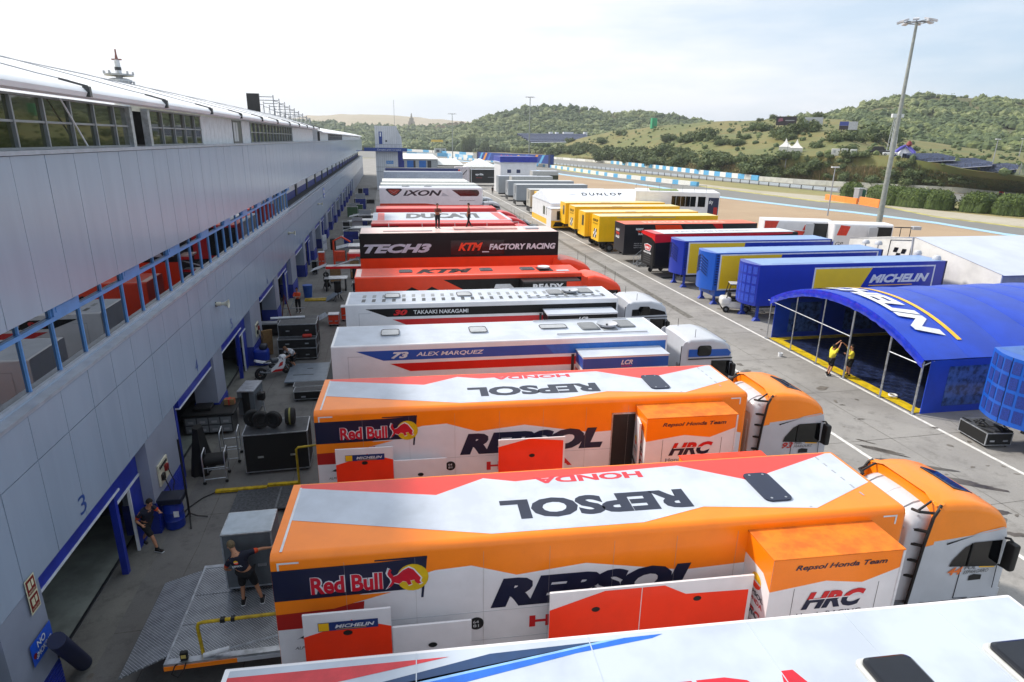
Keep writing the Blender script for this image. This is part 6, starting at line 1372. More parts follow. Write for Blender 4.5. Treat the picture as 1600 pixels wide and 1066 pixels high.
solo = [(890, 216, 12, 'left end of the crest'), (942, 225, 16, 'above the left slope'), (905, 232, 16, 'low on the left slope'), (926, 237, 14, 'at the left foot'), (930, 244, 9, 'lone on the pale left foot'), (970, 211, 12, 'near the left crest'),
        (1046, 220, 17, 'left of the middle cluster'), (1075, 222, 22, 'inside the middle cluster'), (1096, 221, 32, 'biggest of the middle cluster'), (1115, 222, 16, 'right of the middle cluster'), (1125, 226, 14, 'low and pale right of the cluster'), (1141, 226, 14, 'second low one right of the cluster'), (1155, 227, 15, 'round one under the small dark tree'), (1163, 219, 15, 'dark one above the round one'),
        (1188, 205, 22, 'below the dark billboard on its left'), (1187, 190, 8, 'on the bare crest'), (1210, 184, 10, 'on the skyline left of the dark billboard'), (1215, 219, 30, 'wide one above the pagoda tents'), (1238, 211, 26, 'dark one above the wide one'), (1232, 220, 18, 'bright one beside the wide one'), (1267, 206, 26, 'below the white billboard'), (1278, 184, 13, 'on the skyline above the white billboard'), (1248, 194, 18, 'behind the dark billboard'),
        (1316, 222, 28, 'right of the pagoda tents'), (1331, 207, 12, 'below the blue white billboard'), (1276, 232, 15, 'beside the right pagoda tent'), (1325, 236, 16, 'behind the white cabins'), (1366, 240, 12, 'next to the parked van'), (1375, 224, 40, 'large one at the right shoulder'), (1352, 224, 22, 'left part of the right shoulder')]
for px, py, w_, lab in solo: bush(px, py, w_, 'green bush on the grassy hill, ' + lab)
bank = []
for i in range(120):
    px = q.uniform(945, 1440); t0 = q.random(); lo, hi = (hC.py(px, 0) - 3, hC.py(px, .33) + 2)
    if px < 1060: hi = hC.py(px, .42)
    py = lo + (hi-lo)*t0
    if px > 1200 and t0 > .3 and q.random() < .45: continue
    bank.append((px, py))
bank.sort(key=lambda a: a[1])
for i, (px, py) in enumerate(bank): bush(px, py, q.uniform(16, 32) if px < 1200 else q.uniform(12, 24), 'one of the shrubs crowding the bank below the grassy hill', group='shrubs on the bank', squash=.7, name='bank_shrub')
for i in range(14):
    px = 862 + i*5.5; bush(px, q.uniform(235, 243), q.uniform(10, 16), 'one of the dark trees at the left foot of the grassy hill', 'tree', name='foot_tree', group='trees at the hill foot', squash=.9)
for px, py, w_, h_, lab in ((727, 237, 9, 2.4, 'tall dark cypress left of the banner bridge'), (735, 238, 9, 2.6, 'tallest dark cypress beside the other'), (757, 237, 8, 1.8, 'short cypress behind the banner bridge'), (836, 232, 12, 1.1, 'pointed dark tree above the banner bridge')):
    p = gp(px, 238); d = math.hypot(p.x, p.y); s = w_/985*d; t = thing('cypress', lab, 'tree', p); o = bpy.data.objects.new('crown', BUSH[2]); COL.objects.link(o); o.parent = t; o.scale = (s, s, s*h_); o.location.z = .5; m = MB(); m.cyl((0, 0, 0), (0, 0, s*h_*.5), s*.07, TRUNK, 6); m.build('trunk', t)
forest('low_scrub', 'low scrub dotted over the grassy hill', scatter(hC, 880, 1750, .32, .98, 900, .35, 1.3, lambda px, t: MN.noise(Vector((px/14, t*9, 7))) > -.1), LEAFC, 35, tufts=3)
# clipped hedge
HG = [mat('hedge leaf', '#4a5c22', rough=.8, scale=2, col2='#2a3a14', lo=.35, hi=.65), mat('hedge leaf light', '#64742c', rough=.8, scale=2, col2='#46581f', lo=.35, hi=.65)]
def hedge(x0, x1, yb, h, lab, deep=7.):
    a = gp(x0, yb[0]); b = gp(x1, yb[1]); L = (b-a).length; rz = math.atan2(b.y-a.y, b.x-a.x); q2 = random.Random(int(x0)); V = []; Fc = []; MI = []
    nx_, nr = 22, 14
    prof = [(0, 0)] + [(deep/2 - deep/2*math.copysign(abs(math.cos(math.pi*k/nr))**.6, math.cos(math.pi*k/nr)), h*math.sin(math.pi*k/nr)**.45) for k in range(1, nr)] + [(deep, 0)]
    for i in range(nx_+1):
        u = i/nx_; e = min(1, 4*min(u, 1-u)+.0)**.4 * .98 + .02
        for y, z in prof: V.append((L*u, deep/2+(y-deep/2)*e + q2.uniform(-.12, .12), max(0, z*e + q2.uniform(-.12, .12))))
    n = len(prof)
    for i in range(nx_):
        for k in range(n-1): Fc.append((i*n+k, (i+1)*n+k, (i+1)*n+k+1, i*n+k+1)); MI.append(0)
    nb = len(V)
    for _ in range(2600):
        c = Vector(V[q2.randrange(nb)]) + Vector((q2.uniform(-.4, .4), q2.uniform(-.3, .3), q2.uniform(-.3, .3))); b_ = len(V)
        if c.z < 0: c.z = .1
        for _k in range(3): V.append((c.x+q2.uniform(-.22, .22), c.y+q2.uniform(-.22, .22), c.z+q2.uniform(-.2, .2)))
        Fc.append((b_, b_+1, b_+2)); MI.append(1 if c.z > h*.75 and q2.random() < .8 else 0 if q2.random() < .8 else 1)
    me = bpy.data.meshes.new('clipped_hedge'); me.from_pydata(V, [], Fc); [me.materials.append(m) for m in HG]; me.polygons.foreach_set('material_index', MI); me.update()
    o = bpy.data.objects.new('clipped_hedge', me); COL.objects.link(o); o.location = a; o.rotation_euler = (0, 0, rz); tag(o, lab, 'hedge', 'clipped hedges by the track')
hs = [(1309, 1347, (311, 313)), (1345, 1372, (312, 319)), (1367, 1388, (318, 322)), (1385, 1443, (321, 327)), (1440, 1493, (327, 330)), (1488, 1546, (330, 335)), (1541, 1610, (335, 340)), (1606, 1690, (340, 348))]
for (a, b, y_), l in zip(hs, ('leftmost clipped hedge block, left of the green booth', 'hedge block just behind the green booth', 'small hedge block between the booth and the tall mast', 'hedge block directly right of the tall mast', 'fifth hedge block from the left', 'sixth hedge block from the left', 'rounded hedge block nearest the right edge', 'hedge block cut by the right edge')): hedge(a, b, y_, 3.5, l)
# reeds and grass fringe
def reeds(name, lab, x0, x1, t0, t1, n, h, cols, seed):
    q2 = random.Random(seed); mb = MB(); V = []; Fc = []; MI = []
    for _ in range(n):
        p = hC.at(q2.uniform(x0, x1), q2.uniform(t0, t1)); hh = h*q2.uniform(.5, 1.2); w_ = .16; a = q2.uniform(0, 3.14); b = len(V); V += [(p.x-w_*math.cos(a), p.y-w_*math.sin(a), p.z-.2), (p.x+w_*math.cos(a), p.y+w_*math.sin(a), p.z-.2), (p.x+q2.uniform(-.4, .4), p.y+q2.uniform(-.4, .4), p.z+hh)]; Fc.append((b, b+1, b+2)); MI.append(q2.randrange(len(cols)))
    me = bpy.data.meshes.new(name); me.from_pydata(V, [], Fc); [me.materials.append(c) for c in cols]; me.polygons.foreach_set('material_index', MI); me.update(); o = bpy.data.objects.new(name, me); COL.objects.link(o); tag(o, lab, 'reeds', kind='stuff')
RC = [mat('reed', '#a08a62', rough=.9, var=.2, scale=1), mat('reed dark', '#7a6a46', rough=.9), mat('reed green', '#6a6e3e', rough=.9)]
reeds('reeds', 'band of tall dry reeds behind the white track wall', 1235, 1500, .0, .12, 22000, 3.2, RC, 3)
reeds('undergrowth', 'dark scrub above the reeds', 1240, 1430, .06, .20, 6000, 1.0, [LEAFC[0], RC[1], LEAFC[1]], 4)
reeds('undergrowth', 'dark scrub below the seating terraces', 1415, 1750, .0, .24, 24000, 1.5, [LEAFC[0], RC[1], LEAFC[1], RC[2]], 8)
for i in range(26): px = q.uniform(1425, 1640); bush(px, hC.py(px, q.uniform(.02, .24)), q.uniform(9, 17), 'one of the low shrubs on the bank below the seating terraces', group='shrubs below the terraces', squash=.6, name='bank_shrub')
reeds('grass', 'rough grass at the foot of the bank', 900, 1250, .0, .2, 9000, 1.0, [RC[1], LEAFC[1], RC[0]], 6)
# ---------------------------------------------------------------- things on the hill
def put(px, py, hill=hC): p = hill.find(px, py); return p, math.atan2(p.y, p.x) - math.pi/2
for px, py, w_, h_, c1, lab, wr in ((1227, 196, 12.5, 5.6, mat('board dark', '#2c2228', rough=.6), 'dark billboard with pink emblem on the hill', 0), (1270, 195, 11, 4.6, mat('board white', '#b9bcc4', rough=.6), 'plain pale billboard on the hill with small grey initials', 1), (1324, 203, 10.5, 5, mat('board white', '#b9bcc4', rough=.6), 'billboard half blue and dark, half white', 2)):
    p, rz = put(px, py + 4); t = thing('billboard', lab, 'billboard', p, rz, 'billboards on the hill'); s = math.hypot(p.x, p.y)/480
    mb = MB(); mb.box(-w_/2*s, w_/2*s, -.15, .15, 1.6*s, (1.6+h_)*s, c1); Fb = Face((-w_/2*s, -.15, 1.6*s), (1, 0, 0), (0, 0, 1)); W, H = w_*s, h_*s
    if wr == 0: mb.poly(Fb, [(.1*W, .4*H), (.35*W, .5*H), (.3*W, .85*H), (.12*W, .75*H)], mat('board pink', '#94566e', rough=.6), .03); mb.rect(Fb, .45*W, .5*H, .9*W, .6*H, GREY, .03)
    if wr == 1: mb.text(Fb, 'Vi', .1*W, .4*H, .2*W, .4*H, GREY, .03)
    if wr == 2: mb.rect(Fb, 0, .5*H, .5*W, H, mat('board blue', '#3c4a9c', rough=.6), .03); mb.rect(Fb, 0, 0, .5*W, .48*H, MATS['board dark'], .03)
    mb.build('panel', t)
    for x in (-.35, .35): mb = MB(); mb.box(x*W-.15, x*W+.15, .18, .4, -.5, 2.2*s, DGREY); mb.build('leg', t)
for px, py, lab in ((1226, 239, 'left white pagoda tent on the hill'), (1243, 241, 'right white pagoda tent on the hill')):
    p, rz = put(px, py); s = math.hypot(p.x, p.y)/985*16; t = thing('pagoda_tent', lab, 'tent', p, rz, 'pagoda tents'); mb = MB(); mb.box(-s*.5, s*.5, -s*.5, s*.5, -1, s*.5, mat('pagoda white', '#dcdad6', rough=.6)); mb.build('wall', t); mb = MB()
    rings = [[Vector((a*r_, b*r_, z)) for a, b in ((-1, -1), (1, -1), (1, 1), (-1, 1))] for r_, z in ((s*.54, s*.5), (s*.26, s*.72), (s*.1, s*.95), (.05, s*1.2))]; mb.loft(rings, MATS['pagoda white'], False); mb.build('roof', t)
for i, (px, py, w_) in enumerate(((1305, 241, 10), (1319, 241, 8), (1333, 242, 8))):
    p, rz = put(px, py); s = math.hypot(p.x, p.y)/985; mb = MB(); mb.rbox(-w_*s/2, w_*s/2, -1.2, 1.2, -.5, 7*s, .08, mat('cabin white', '#cfd0cc', rough=.6), seg=1); mb.rect(Face((-w_*s/2, -1.2, 0), (1, 0, 0), (0, 0, 1)), .25*w_*s, .4, .5*w_*s, 5*s, GREY, .02); o = mb.build('site_cabin', None, ('tall white cabin left of the others on the bank top', 'middle white cabin on the bank top', 'white cabin closest to the dark van')[i], 'cabin', 'white cabins'); o.location = p; o.rotation_euler = (0, 0, rz)
p, rz = put(1359, 240); t = car('parked_van', 'dark vehicle parked on the bank top', p, rz, paint('#23272d', 'car dark'), 5.5, 2.2, None, 'van')
p, rz = put(1378, 243); t = car('parked_car', 'small white car parked beside the inflatable arch', p, rz, WHITE, 4.2, 1.5)
p, rz = put(1412, 246); t = thing('inflatable_dome', 'purple and white inflatable dome with a red emblem at the bank top', 'inflatable', p, rz); mb = MB(); s = 3.0
for a, b in ((-1, -1), (1, -1)): mb.tube([(a*s, b*s*.6, -1), (a*s*.8, b*s*.5, s*.5), (a*s*.35, b*s*.2, s*.95), (0, 0, s*1.15)], [.6, .55, .5, .4], mat('inflatable purple', '#5a54b4', rough=.5), 8)
for a, b in ((-1, 1), (1, 1)): mb.tube([(a*s, b*s*.6, -1), (a*s*.8, b*s*.5, s*.5), (a*s*.35, b*s*.2, s*.95), (0, 0, s*1.15)], [.6, .55, .5, .4], MATS['inflatable purple'], 8)
mb.build('frame', t); mb = MB(); mb.lathe([(s*.82, -1), (s*.75, s*.3), (s*.45, s*.8), (0, s*1.0)], (0, .8, 0), WTRIM, 12); mb.build('canopy', t); mb = MB(); mb.lathe([(0, -.2), (.9, .3), (.6, 1.2), (0, 1.6)], (.8, -1, s*1.1), SR, 8); mb.build('emblem', t)
# terraces of seats
SEAT = mat('seats blue grey', '#3c4866', rough=.7, var=.35, scale=2.4, detail=6); SEATR = mat('seat riser', '#8a8f9c', rough=.7)
def stand(name, lab, c, rows, hill=None):
    """stepped seating between four surveyed corners (far left, far right, near right, near left)"""
    mb = MB(); A, B_, Cc, D = c
    for i in range(rows):
        f0, f1 = i/rows, (i+.55)/rows; l0, r0_, l1, r1_ = A.lerp(D, f0), B_.lerp(Cc, f0), A.lerp(D, f1), B_.lerp(Cc, f1); up = Vector((0, 0, .9))
        mb.add([l0+up, r0_+up, r1_+up, l1+up, l1, r1_, l0-up, r0_-up], [(3, 2, 1, 0), (4, 5, 2, 3), (0, 1, 7, 6)], SEAT)
        l2, r2 = A.lerp(D, (i+1)/rows), B_.lerp(Cc, (i+1)/rows); mb.add([l1, r1_, r2, l2], [(3, 2, 1, 0)], SEATR)
    return mb.build(name, None, lab, 'grandstand')
def up_(v, z=1.): return v + Vector((0, 0, z))
def on_bank(px, py): return hC.find(px, py + 6) + Vector((0, 0, 1.5))
stand('seat_terrace', 'upper dark blue seating terrace below the inflatable dome', [on_bank(*a) for a in ((1408, 247), (1464, 246), (1492, 254), (1436, 256))], 7)
stand('seat_terrace', 'middle dark blue seating terrace', [on_bank(*a) for a in ((1436, 257), (1520, 254), (1549, 263), (1465, 268))], 8)
stand('seat_terrace', 'lowest grey seating terrace behind the wire fence', [on_bank(*a) for a in ((1470, 268.5), (1570, 264), (1590, 268), (1505, 278))], 6)
fc = MB(); pv = None; MESH = mat('mesh fence', '#a2a5a8', rough=.6, var=.2, scale=8)
for px, py in ((1505, 280), (1530, 279.5), (1560, 277), (1600, 273), (1660, 268)):
    p = up_(hC.find(px, py), 0)
    if pv:
        for k in range(9): fc.bar(pv+Vector((0, 0, .3*k)), p+Vector((0, 0, .3*k)), .05, .1, MESH)
        for k in range(5): g_ = pv.lerp(p, k/5); fc.box(g_.x-.08, g_.x+.08, g_.y-.08, g_.y+.08, g_.z, g_.z+3, MESH)
    pv = p
fc.build('wire_fence', None, 'pale wire fence below the lowest seating terrace', 'fence')
fs_ = [hB.at(800, .1), hB.at(918, .1), hB.at(918, .5), hB.at(812, .5)]
stand('far_grandstand', 'far blue grandstand at the foot of the wooded hill', [rayp(808, 210, 640), rayp(915, 211, 640), rayp(925, 222, 560), rayp(830, 223, 560)], 6)
for i, (a, b) in enumerate(((858, 863), (868, 872), (880, 895), (912, 917))):
    p = rayp((a+b)/2, 209, 640); w_ = (b-a)/985*640; mb = MB(); mb.box(-w_/2, w_/2, -2, 2, -1.5, 1.5, WTRIM); o = mb.build('commentary_box', None, ('leftmost', 'second from left', 'longest', 'rightmost')[i] + ' white box above the far grandstand', 'cabin', 'white boxes above the grandstand'); o.location = p
# village, shrine, sign, containers
for i, (px, py, w_, h_) in enumerate(((676, 206, 10, 3), (686, 203, 9, 4), (694, 205, 8, 4), (703, 201, 9, 5), (712, 199, 8, 4), (722, 197, 7, 4))):
    p = hL.find(px, py); s = math.hypot(p.x, p.y)/985; t = thing('village_house', 'cream village house %s on the far wooded slope' % ('leftmost', 'second from the left', 'third from the left', 'third from the right', 'second from the right', 'rightmost')[i], 'house', p, q.uniform(-.3, .3), 'village houses'); mb = MB(); mb.box(-w_*s/2, w_*s/2, -6, 6, -3, (h_+3)*s*.8, mat('house cream', '#b8a88c', rough=.8, var=.15)); mb.build('wall', t)
    mb = MB(); z = (h_+3)*s*.8; mb.prism([(-w_*s/2-.5, z), (w_*s/2+.5, z), (0, z+2.5)], -6.5, 6.5, mat('house roof', '#a08a70', rough=.8), 'y'); mb.build('roof', t)
p = rayp(643, 190, 1900); t = thing('hill_monument', 'dark stepped monument on the ridge of the far slope', 'monument', p); mb = MB(); mb.box(-9, 9, -5, 5, -30, 0, mat('monument', '#7c7460', rough=.9)); mb.box(-6, 6, -4, 4, 0, 9, MATS['monument']); mb.cyl((0, 0, 9), (0, 0, 22), 3, MATS['monument'], 8, 1); mb.build('shaft', t)
p = gp(683, 236); p2 = rayp(683, 222, 560); mb = MB(); mb.box(-5, 5, -.3, .3, 0, 1.8, mat('sign yellow', '#d8b850', rough=.6)); mb.box(-4, -3.7, -.1, .1, -9, 0, DGREY); mb.box(3.7, 4, -.1, .1, -9, 0, DGREY); o = mb.build('yellow_hoarding', None, 'small yellow hoarding among the far trees', 'hoarding'); o.location = p2
for i, (px, w_) in enumerate(((684, 14), (693, 10))): p = gp(px, 239.5); mb = MB(); mb.box(-w_*.22, w_*.22, -2, 2, 0, 4.2, mat('cabin pale', '#b4b8b4', rough=.6)); mb.box(-w_*.1, w_*.1, -2.05, -2.0, 1, 3.2, DGREY); o = mb.build('track_cabin', None, ('left', 'right')[i] + ' pale track cabin at the foot of the far trees', 'cabin', 'track cabins'); o.location = p
p = hC.find(1021, 199); mb = MB(); mb.rbox(-1.9, 1.9, -1.5, 1.5, -1, 6, .2, mat('tarp green', '#2f9a6a', rough=.6), seg=1); mb.box(-1.2, -.6, -1.55, -1.5, 0, 4, mat('tarp green dark', '#237a54', rough=.6)); o = mb.build('green_booth', None, 'bright green booth standing on the hill crest', 'booth'); o.location = p
for px, py, h_, lab in ((1108, 278, 0, ''),): pass
for px, py, hpx, lab in ((1226, 265, 35, 'thin lamp post rising from the bank by the pagoda tents'), (1545, 280, 46, 'thin lamp post beside the wire fence'), (1592, 245, 20, 'thin distant lamp post near the right edge')):
    p = hC.find(px, py); h_ = hpx/985*math.hypot(p.x, p.y); lamp(p.x, p.y, h_, lab, p.z)
for px, lab in ((1389, 'left lattice floodlight mast behind the tall mast'), (1394, 'right lattice floodlight mast behind the tall mast')):
    p = hC.find(px, 240); h_ = 44/985*math.hypot(p.x, p.y); t = thing('lattice_mast', lab, 'lighting mast', p, 0, 'lattice masts'); mb = MB()
    for a, b in ((-.7, -.7), (.7, -.7), (.7, .7), (-.7, .7)): mb.cyl((a, b, 0), (a*.4, b*.4, h_), .09, LGREY, 5)
    for k in range(8): z = h_*k/8; f = 1-.6*k/8; mb.cyl((-.7*f, -.7*f, z), (.7*f, -.7*f, z+h_/8), .06, LGREY, 4); mb.cyl((.7*f, .7*f, z), (-.7*f, .7*f, z+h_/8), .06, LGREY, 4)
    mb.build('lattice', t); mb = MB(); mb.box(-1.6, 1.6, -.4, .4, h_, h_+1.2, WTRIM); mb.build('lamp_head', t)

# air: thin even haze that pales the far hills
hz = MB(); hz.box(-1500, 2400, -60, 4200, -1.6, 190, mat('haze air', '#ffffff')); o = hz.build('haze', kind='stuff')
hm_ = bpy.data.materials.new('haze volume'); hm_.use_nodes = True; n = hm_.node_tree.nodes; n.remove(n['Principled BSDF']); v = n.new('ShaderNodeVolumePrincipled')
v.inputs['Color'].default_value = (.86, .91, 1, 1); v.inputs['Density'].default_value = .00017; v.inputs['Anisotropy'].default_value = .3; hm_.node_tree.links.new(v.outputs[0], n['Material Output'].inputs['Volume']); o.data.materials.clear(); o.data.materials.append(hm_)
# ---------------------------------------------------------------- working gear on the apron
TREAD = None
def treadmat():
    m = mat('tread plate', '#868a90', rough=.38, metal=.6, var=.12, scale=3); n = m.node_tree.nodes; l = m.node_tree.links
    tx = n.new('ShaderNodeTexCoord'); mp_ = n.new('ShaderNodeMapping'); mp_.inputs['Rotation'].default_value = (0, 0, .785); mp_.inputs['Scale'].default_value = (19, 19, 0)
    v = n.new('ShaderNodeTexVoronoi'); v.inputs['Randomness'].default_value = 0; v.inputs['Scale'].default_value = 1
    l.new(tx.outputs['Object'], mp_.inputs[0]); l.new(mp_.outputs[0], v.inputs[0])
    r = n.new('ShaderNodeMapRange'); r.inputs[1].default_value = .18; r.inputs[2].default_value = .3; r.inputs[3].default_value = 1; r.inputs[4].default_value = 0; l.new(v.outputs['Distance'], r.inputs[0])
    mx = [x for x in n if x.type == 'MIX_RGB'][0]; m2 = n.new('ShaderNodeMixRGB'); l.new(r.outputs[0], m2.inputs[0]); l.new(mx.outputs[0], m2.inputs[1]); m2.inputs[2].default_value = C('#c8ccd2')
    l.new(m2.outputs[0], n['Principled BSDF'].inputs['Base Color']); b = n.new('ShaderNodeBump'); b.inputs['Strength'].default_value = .6; b.inputs['Distance'].default_value = .01; l.new(r.outputs[0], b.inputs['Height']); l.new(b.outputs[0], n['Principled BSDF'].inputs['Normal']); return m
TREAD = treadmat()
def tail_lift(name, lab, x0, x1, y0, y1, z, slope_out, edge, rail=None, drop=.5, group='tail lifts'):
    """platform at height z from x1 (trailer) to x0, hinged loading flap beyond x0"""
    t = thing(name, lab, 'tail lift', (x0, y0, 0), 0, group); w_, d = x1-x0, y1-y0
    mb = MB(); mb.box(0, w_, 0, d, z-.09, z, TREAD); mb.box(0, w_, -.16, -.002, z-.16, z+.012, ALU); mb.box(0, w_, d+.002, d+.12, z-.16, z+.012, ALU); mb.box(0, w_*.62, -.178, -.162, z-.15, z-.05, edge); mb.box(w_*.62, w_, -.178, -.162, z-.15, z-.05, LGREY)
    for y in (d*.33, d*.66): mb.box(0.01, w_-.01, y-.012, y+.012, z+.001, z+.006, STEEL)
    mb.box(.0, .05, 0, d, z+.001, z+.012, ALU); mb.build('platform', t)
    fl = MB(); fl.add([(0-.02, .1, z), (0-.02, d-.05, z), (-slope_out, d-.25, z-drop), (-slope_out, -.25, z-drop), (0-.02, .1, z-.04), (0-.02, d-.05, z-.04), (-slope_out, d-.25, z-drop-.03), (-slope_out, -.25, z-drop-.03)], [(0, 3, 2, 1), (4, 5, 6, 7), (0, 4, 7, 3), (3, 7, 6, 2), (2, 6, 5, 1)], TREAD); fl.build('loading_flap', t)
    if rail:
        r = MB(); r.tube([(.75, .05, z), (.72, .05, z+.72), (.75, .05, z+.8), (.84, .05, z+.83), (w_+.0, .05, z+.83)], .04, YBAR, 8); r.box(1.2, 1.3, .0, .1, z+.79, z+.88, PLAS); r.box(1.42, 1.5, .0, .1, z+.79, z+.88, PLAS); r.build('safety_rail', t)
    cy = MB(); cy.tube([(.8, -.07, z+.05), (1.35, -.07, z+.16)], .055, WTRIM, 10); cy.tube([(1.35, -.07, z+.16), (w_, -.07, z+.36)], .022, ALU, 8); cy.build('hydraulic_ram', t)
    un = MB(); un.box(.6, w_, d*.15, d*.25, .35, z-.1, DGREY); un.box(.6, w_, d*.75, d*.85, .35, z-.1, DGREY); un.build('lift_arm', t)
    return t
tl = tail_lift('tail_lift', 'tread plate tail lift with yellow rail behind the nearest orange trailer', -5.16, -2.75, 12.2, 15.3 , .9, .88, ORANGE, True, .12)
mb = MB(); mb.rbox(-.08, .08, -.05, .05, 0, .22, .03, PLAS, seg=2); mb.box(-.05, .05, -.06, -.05, .08, .16, mat('switch yellow', '#c8b060', rough=.5)); mb.tube([(0, 0, .02), (-.18, -.1, -.05), (-.22, -.22, -.15), (-.1, -.26, -.22), (.02, -.2, -.1), (.05, -.1, .0)], .014, PLAS, 6); mb.build('hand_control', None, 'black hand control with hanging cable on the near edge of the tail lift', 'control box', loc=(-4.75, 12.12, .915))
# second orange trailer's lift, folded low on the ground
t = thing('tail_lift', 'low tread plate lift behind the second orange trailer, with yellow bars', 'tail lift', (-5.5, 19.2, 0), 0, 'tail lifts')
mb = MB(); mb.box(.05, 2.9, 0, 1.35, .12, .17, mat('dark tread', '#54575c', rough=.5, metal=.5, var=.2, scale=12)); mb.box(1.44, 1.5, 0, 1.35, .171, .18, STEEL); mb.build('platform', t)
mb = MB(); mb.box(-.75, .95, 1.52, 1.68, .04, .12, YBAR); mb.box(.97, 2.0, 1.55, 1.70, .10, .18, YBAR); mb.build('edge_bar', t)
mb = MB(); mb.tube([(2.1, 1.2, .2), (2.1, 1.2, 1.65), (2.16, 1.2, 1.72), (3.0, 1.2, 1.78)], .04, YBAR, 8); mb.build('safety_rail', t)
mb = MB(); mb.tube([(-.7, 1.6, .06), (-1.1, 1.3, .03), (-1.4, .7, .03), (-1.5, .1, .1), (-1.35, -.1, .6)], .02, PLAS, 6); mb.build('cable', t)
t = thing('tail_lift', 'grey tail lift with an upright dark panel behind white trailer 73', 'tail lift', (-5.35, 30.6, 0), 0, 'tail lifts'); mb = MB(); mb.box(0, 2.0, 0, 2.7, .22, .28, mat('blue grey plate', '#7c8794', rough=.4, metal=.4)); mb.box(.3, 1.3, .9, .96, .281, .29, PLAS); mb.box(.9, 1.2, 1.8, 1.86, .281, .29, PLAS); mb.build('platform', t)
mb = MB(); mb.box(2.1, 2.6, -1.0, 4.0, .5, .56, mat('charcoal plate', '#3a3c3e', rough=.7)); mb.box(2.05, 2.1, -1.0, 4.0, .5, .6, STEEL); mb.build('side_panel', t)

# flight cases
def case(lab, x, y, w_, d, z0, z1, body, lid=None, rz=0, group='flight cases', name='flight_case', wheels=True, edge=ALU, cat='flight case', handles=True):
    t = thing(name, lab, cat, (x, y, z0), rz, group); h = z1-z0; b = .14 if wheels else 0
    mb = MB(); mb.box(0.01, w_-.01, .01, d-.01, b, h-.01, body); mb.build('case_body', t)
    e = MB(); r = .035
    for a in (0, w_-r):
        for c in (0, d-r): e.box(a, a+r, c, c+r, b-.01, h, edge)
    for z in (b-.02, h-r): 
        for c in (-.004, d-r+.004): e.box(r, w_-r, c, c+r, z, z+r, edge)
        for a in (-.004, w_-r+.004): e.box(a, a+r, r, d-r, z, z+r, edge)
    e.build('edge_trim', t)
    m = MB(); m.box(.03, w_-.03, .03, d-.03, h-.008, h+.006, lid or MATS['lid grey'] if lid or 'lid grey' in MATS else mat('lid grey', '#3c3e42', rough=.6, var=.15, scale=4)); m.build('lid', t)
    if handles:
        m = MB(); 
        for a in (.25, .75): m.box(w_*a-.1, w_*a+.1, -.012, .012, h*.42, h*.42+.07, ALU)
        m.build('handle', t)
    if wheels:
        for a in (.12, w_-.12):
            for c in (.12, d-.12): m = MB(); m.lathe([(0, -.02), (.055, -.02), (.055, .02), (0, .02)], (0, 0, .06), RUB, 10, 'y'); m.box(-.03, .03, -.03, .03, .1, .135, STEEL); o = m.build('castor', t); o.location = (a, c, 0)
    return t
GC = mat('case grey', '#5c6268', rough=.5, var=.08, scale=2)
case('tall grey case with pale lid that the man on the tail lift pushes', -4.32, 14.2, 1.18, 1.0, .9, 2.58, GC, mat('lid pale', '#aab4bd', rough=.4, var=.05))
case('big black flight case carrying four racing tyres', -5.45, 21.85, 2.25, 1.3, 0, 1.62, FABK, rz=.03)
for i, (x, y, lab, w_) in enumerate(((-5.18, 22.6, 'leftmost of the four tyres, upright on the black case', .2), (-4.85, 22.4, 'second tyre from the left on the black case', .22), (-4.42, 22.35, 'third tyre from the left on the black case, dark hub showing', .22), (-3.85, 22.55, 'right hand tyre on the black case with a pale mark', .34))):
    t = thing('racing_slick', lab, 'tyre', (x, y, 1.65 + .31), (.3, .15, -.25, .05)[i], 'tyres on the black case'); mb = MB(); mb.lathe([(.16, -w_/2*.8), (.27, -w_/2), (.31, -w_*.36), (.315, 0), (.31, w_*.36), (.27, w_/2), (.16, w_/2*.8), (.16, -w_/2*.8)], (0, 0, 0), RUB, 22, 'y' if i != 3 else 'x'); mb.build('tread', t)
    if i == 3: mb = MB(); mb.lathe([(.317, -.03), (.317, .03)], (0, 0, 0), mat('tyre mark', '#7c7a3c', rough=.7), 22, 'x'); mb.v = [v for v in mb.v]; mb.build('mark', t)
    else: mb = MB(); mb.lathe([(0, -.02), (.15, -.04), (.155, 0), (.15, .04), (0, .02)], (0, 0, 0), PLAS, 14, 'y'); mb.build('hub', t)
for k, (z0, z1, dy, lab) in enumerate(((0, .72, 0, 'bottom black case of the stack behind the motorcycle'), (.73, 1.25, 0, 'middle black case of the stack, red bag on it'), (1.26, 1.95, .5, 'top black case with grey lid on the stack behind the motorcycle'))):
    case(lab, -6.2, 34.6 + dy, 2.05, 1.1, z0, z1, FABK, wheels=k == 0, group='stacked black cases')
case('grey lidded case behind the stack with white tubes lying on it', -6.5, 36.9, 2.2, 1.0, 0, 1.7, FABK, group='stacked black cases')
mb = MB(); mb.tube([(-6.9, 37.2, 1.78), (-5.0, 37.3, 1.78)], .07, WTRIM, 8); mb.build('rolled_tube', None, 'long white tube lying on the rear case lid', 'tube'); mb = MB(); mb.rbox(-.25, .25, -.15, .15, 0, .16, .06, mat('bag red', '#b02a1c', rough=.7)); mb.build('red_bag', None, 'small red bag on the stacked black cases', 'bag', loc=(-4.65, 34.9, 1.26))
case('long low black case nearest of two beside trailer 73', -4.65, 28.6, 1.75, .62, 0, .52, FABK, group='low black cases'); case('long low black case, farther of two beside trailer 73', -4.75, 29.3, 1.8, .6, 0, .52, FABK, group='low black cases')
t = case('black case with open tray of cables beside the blue trailer at the right edge', 23.75, 19.3, 1.15, 1.5, 0, .68, FABK, rz=-.12, group=None); mb = MB(); q = random.Random(9)
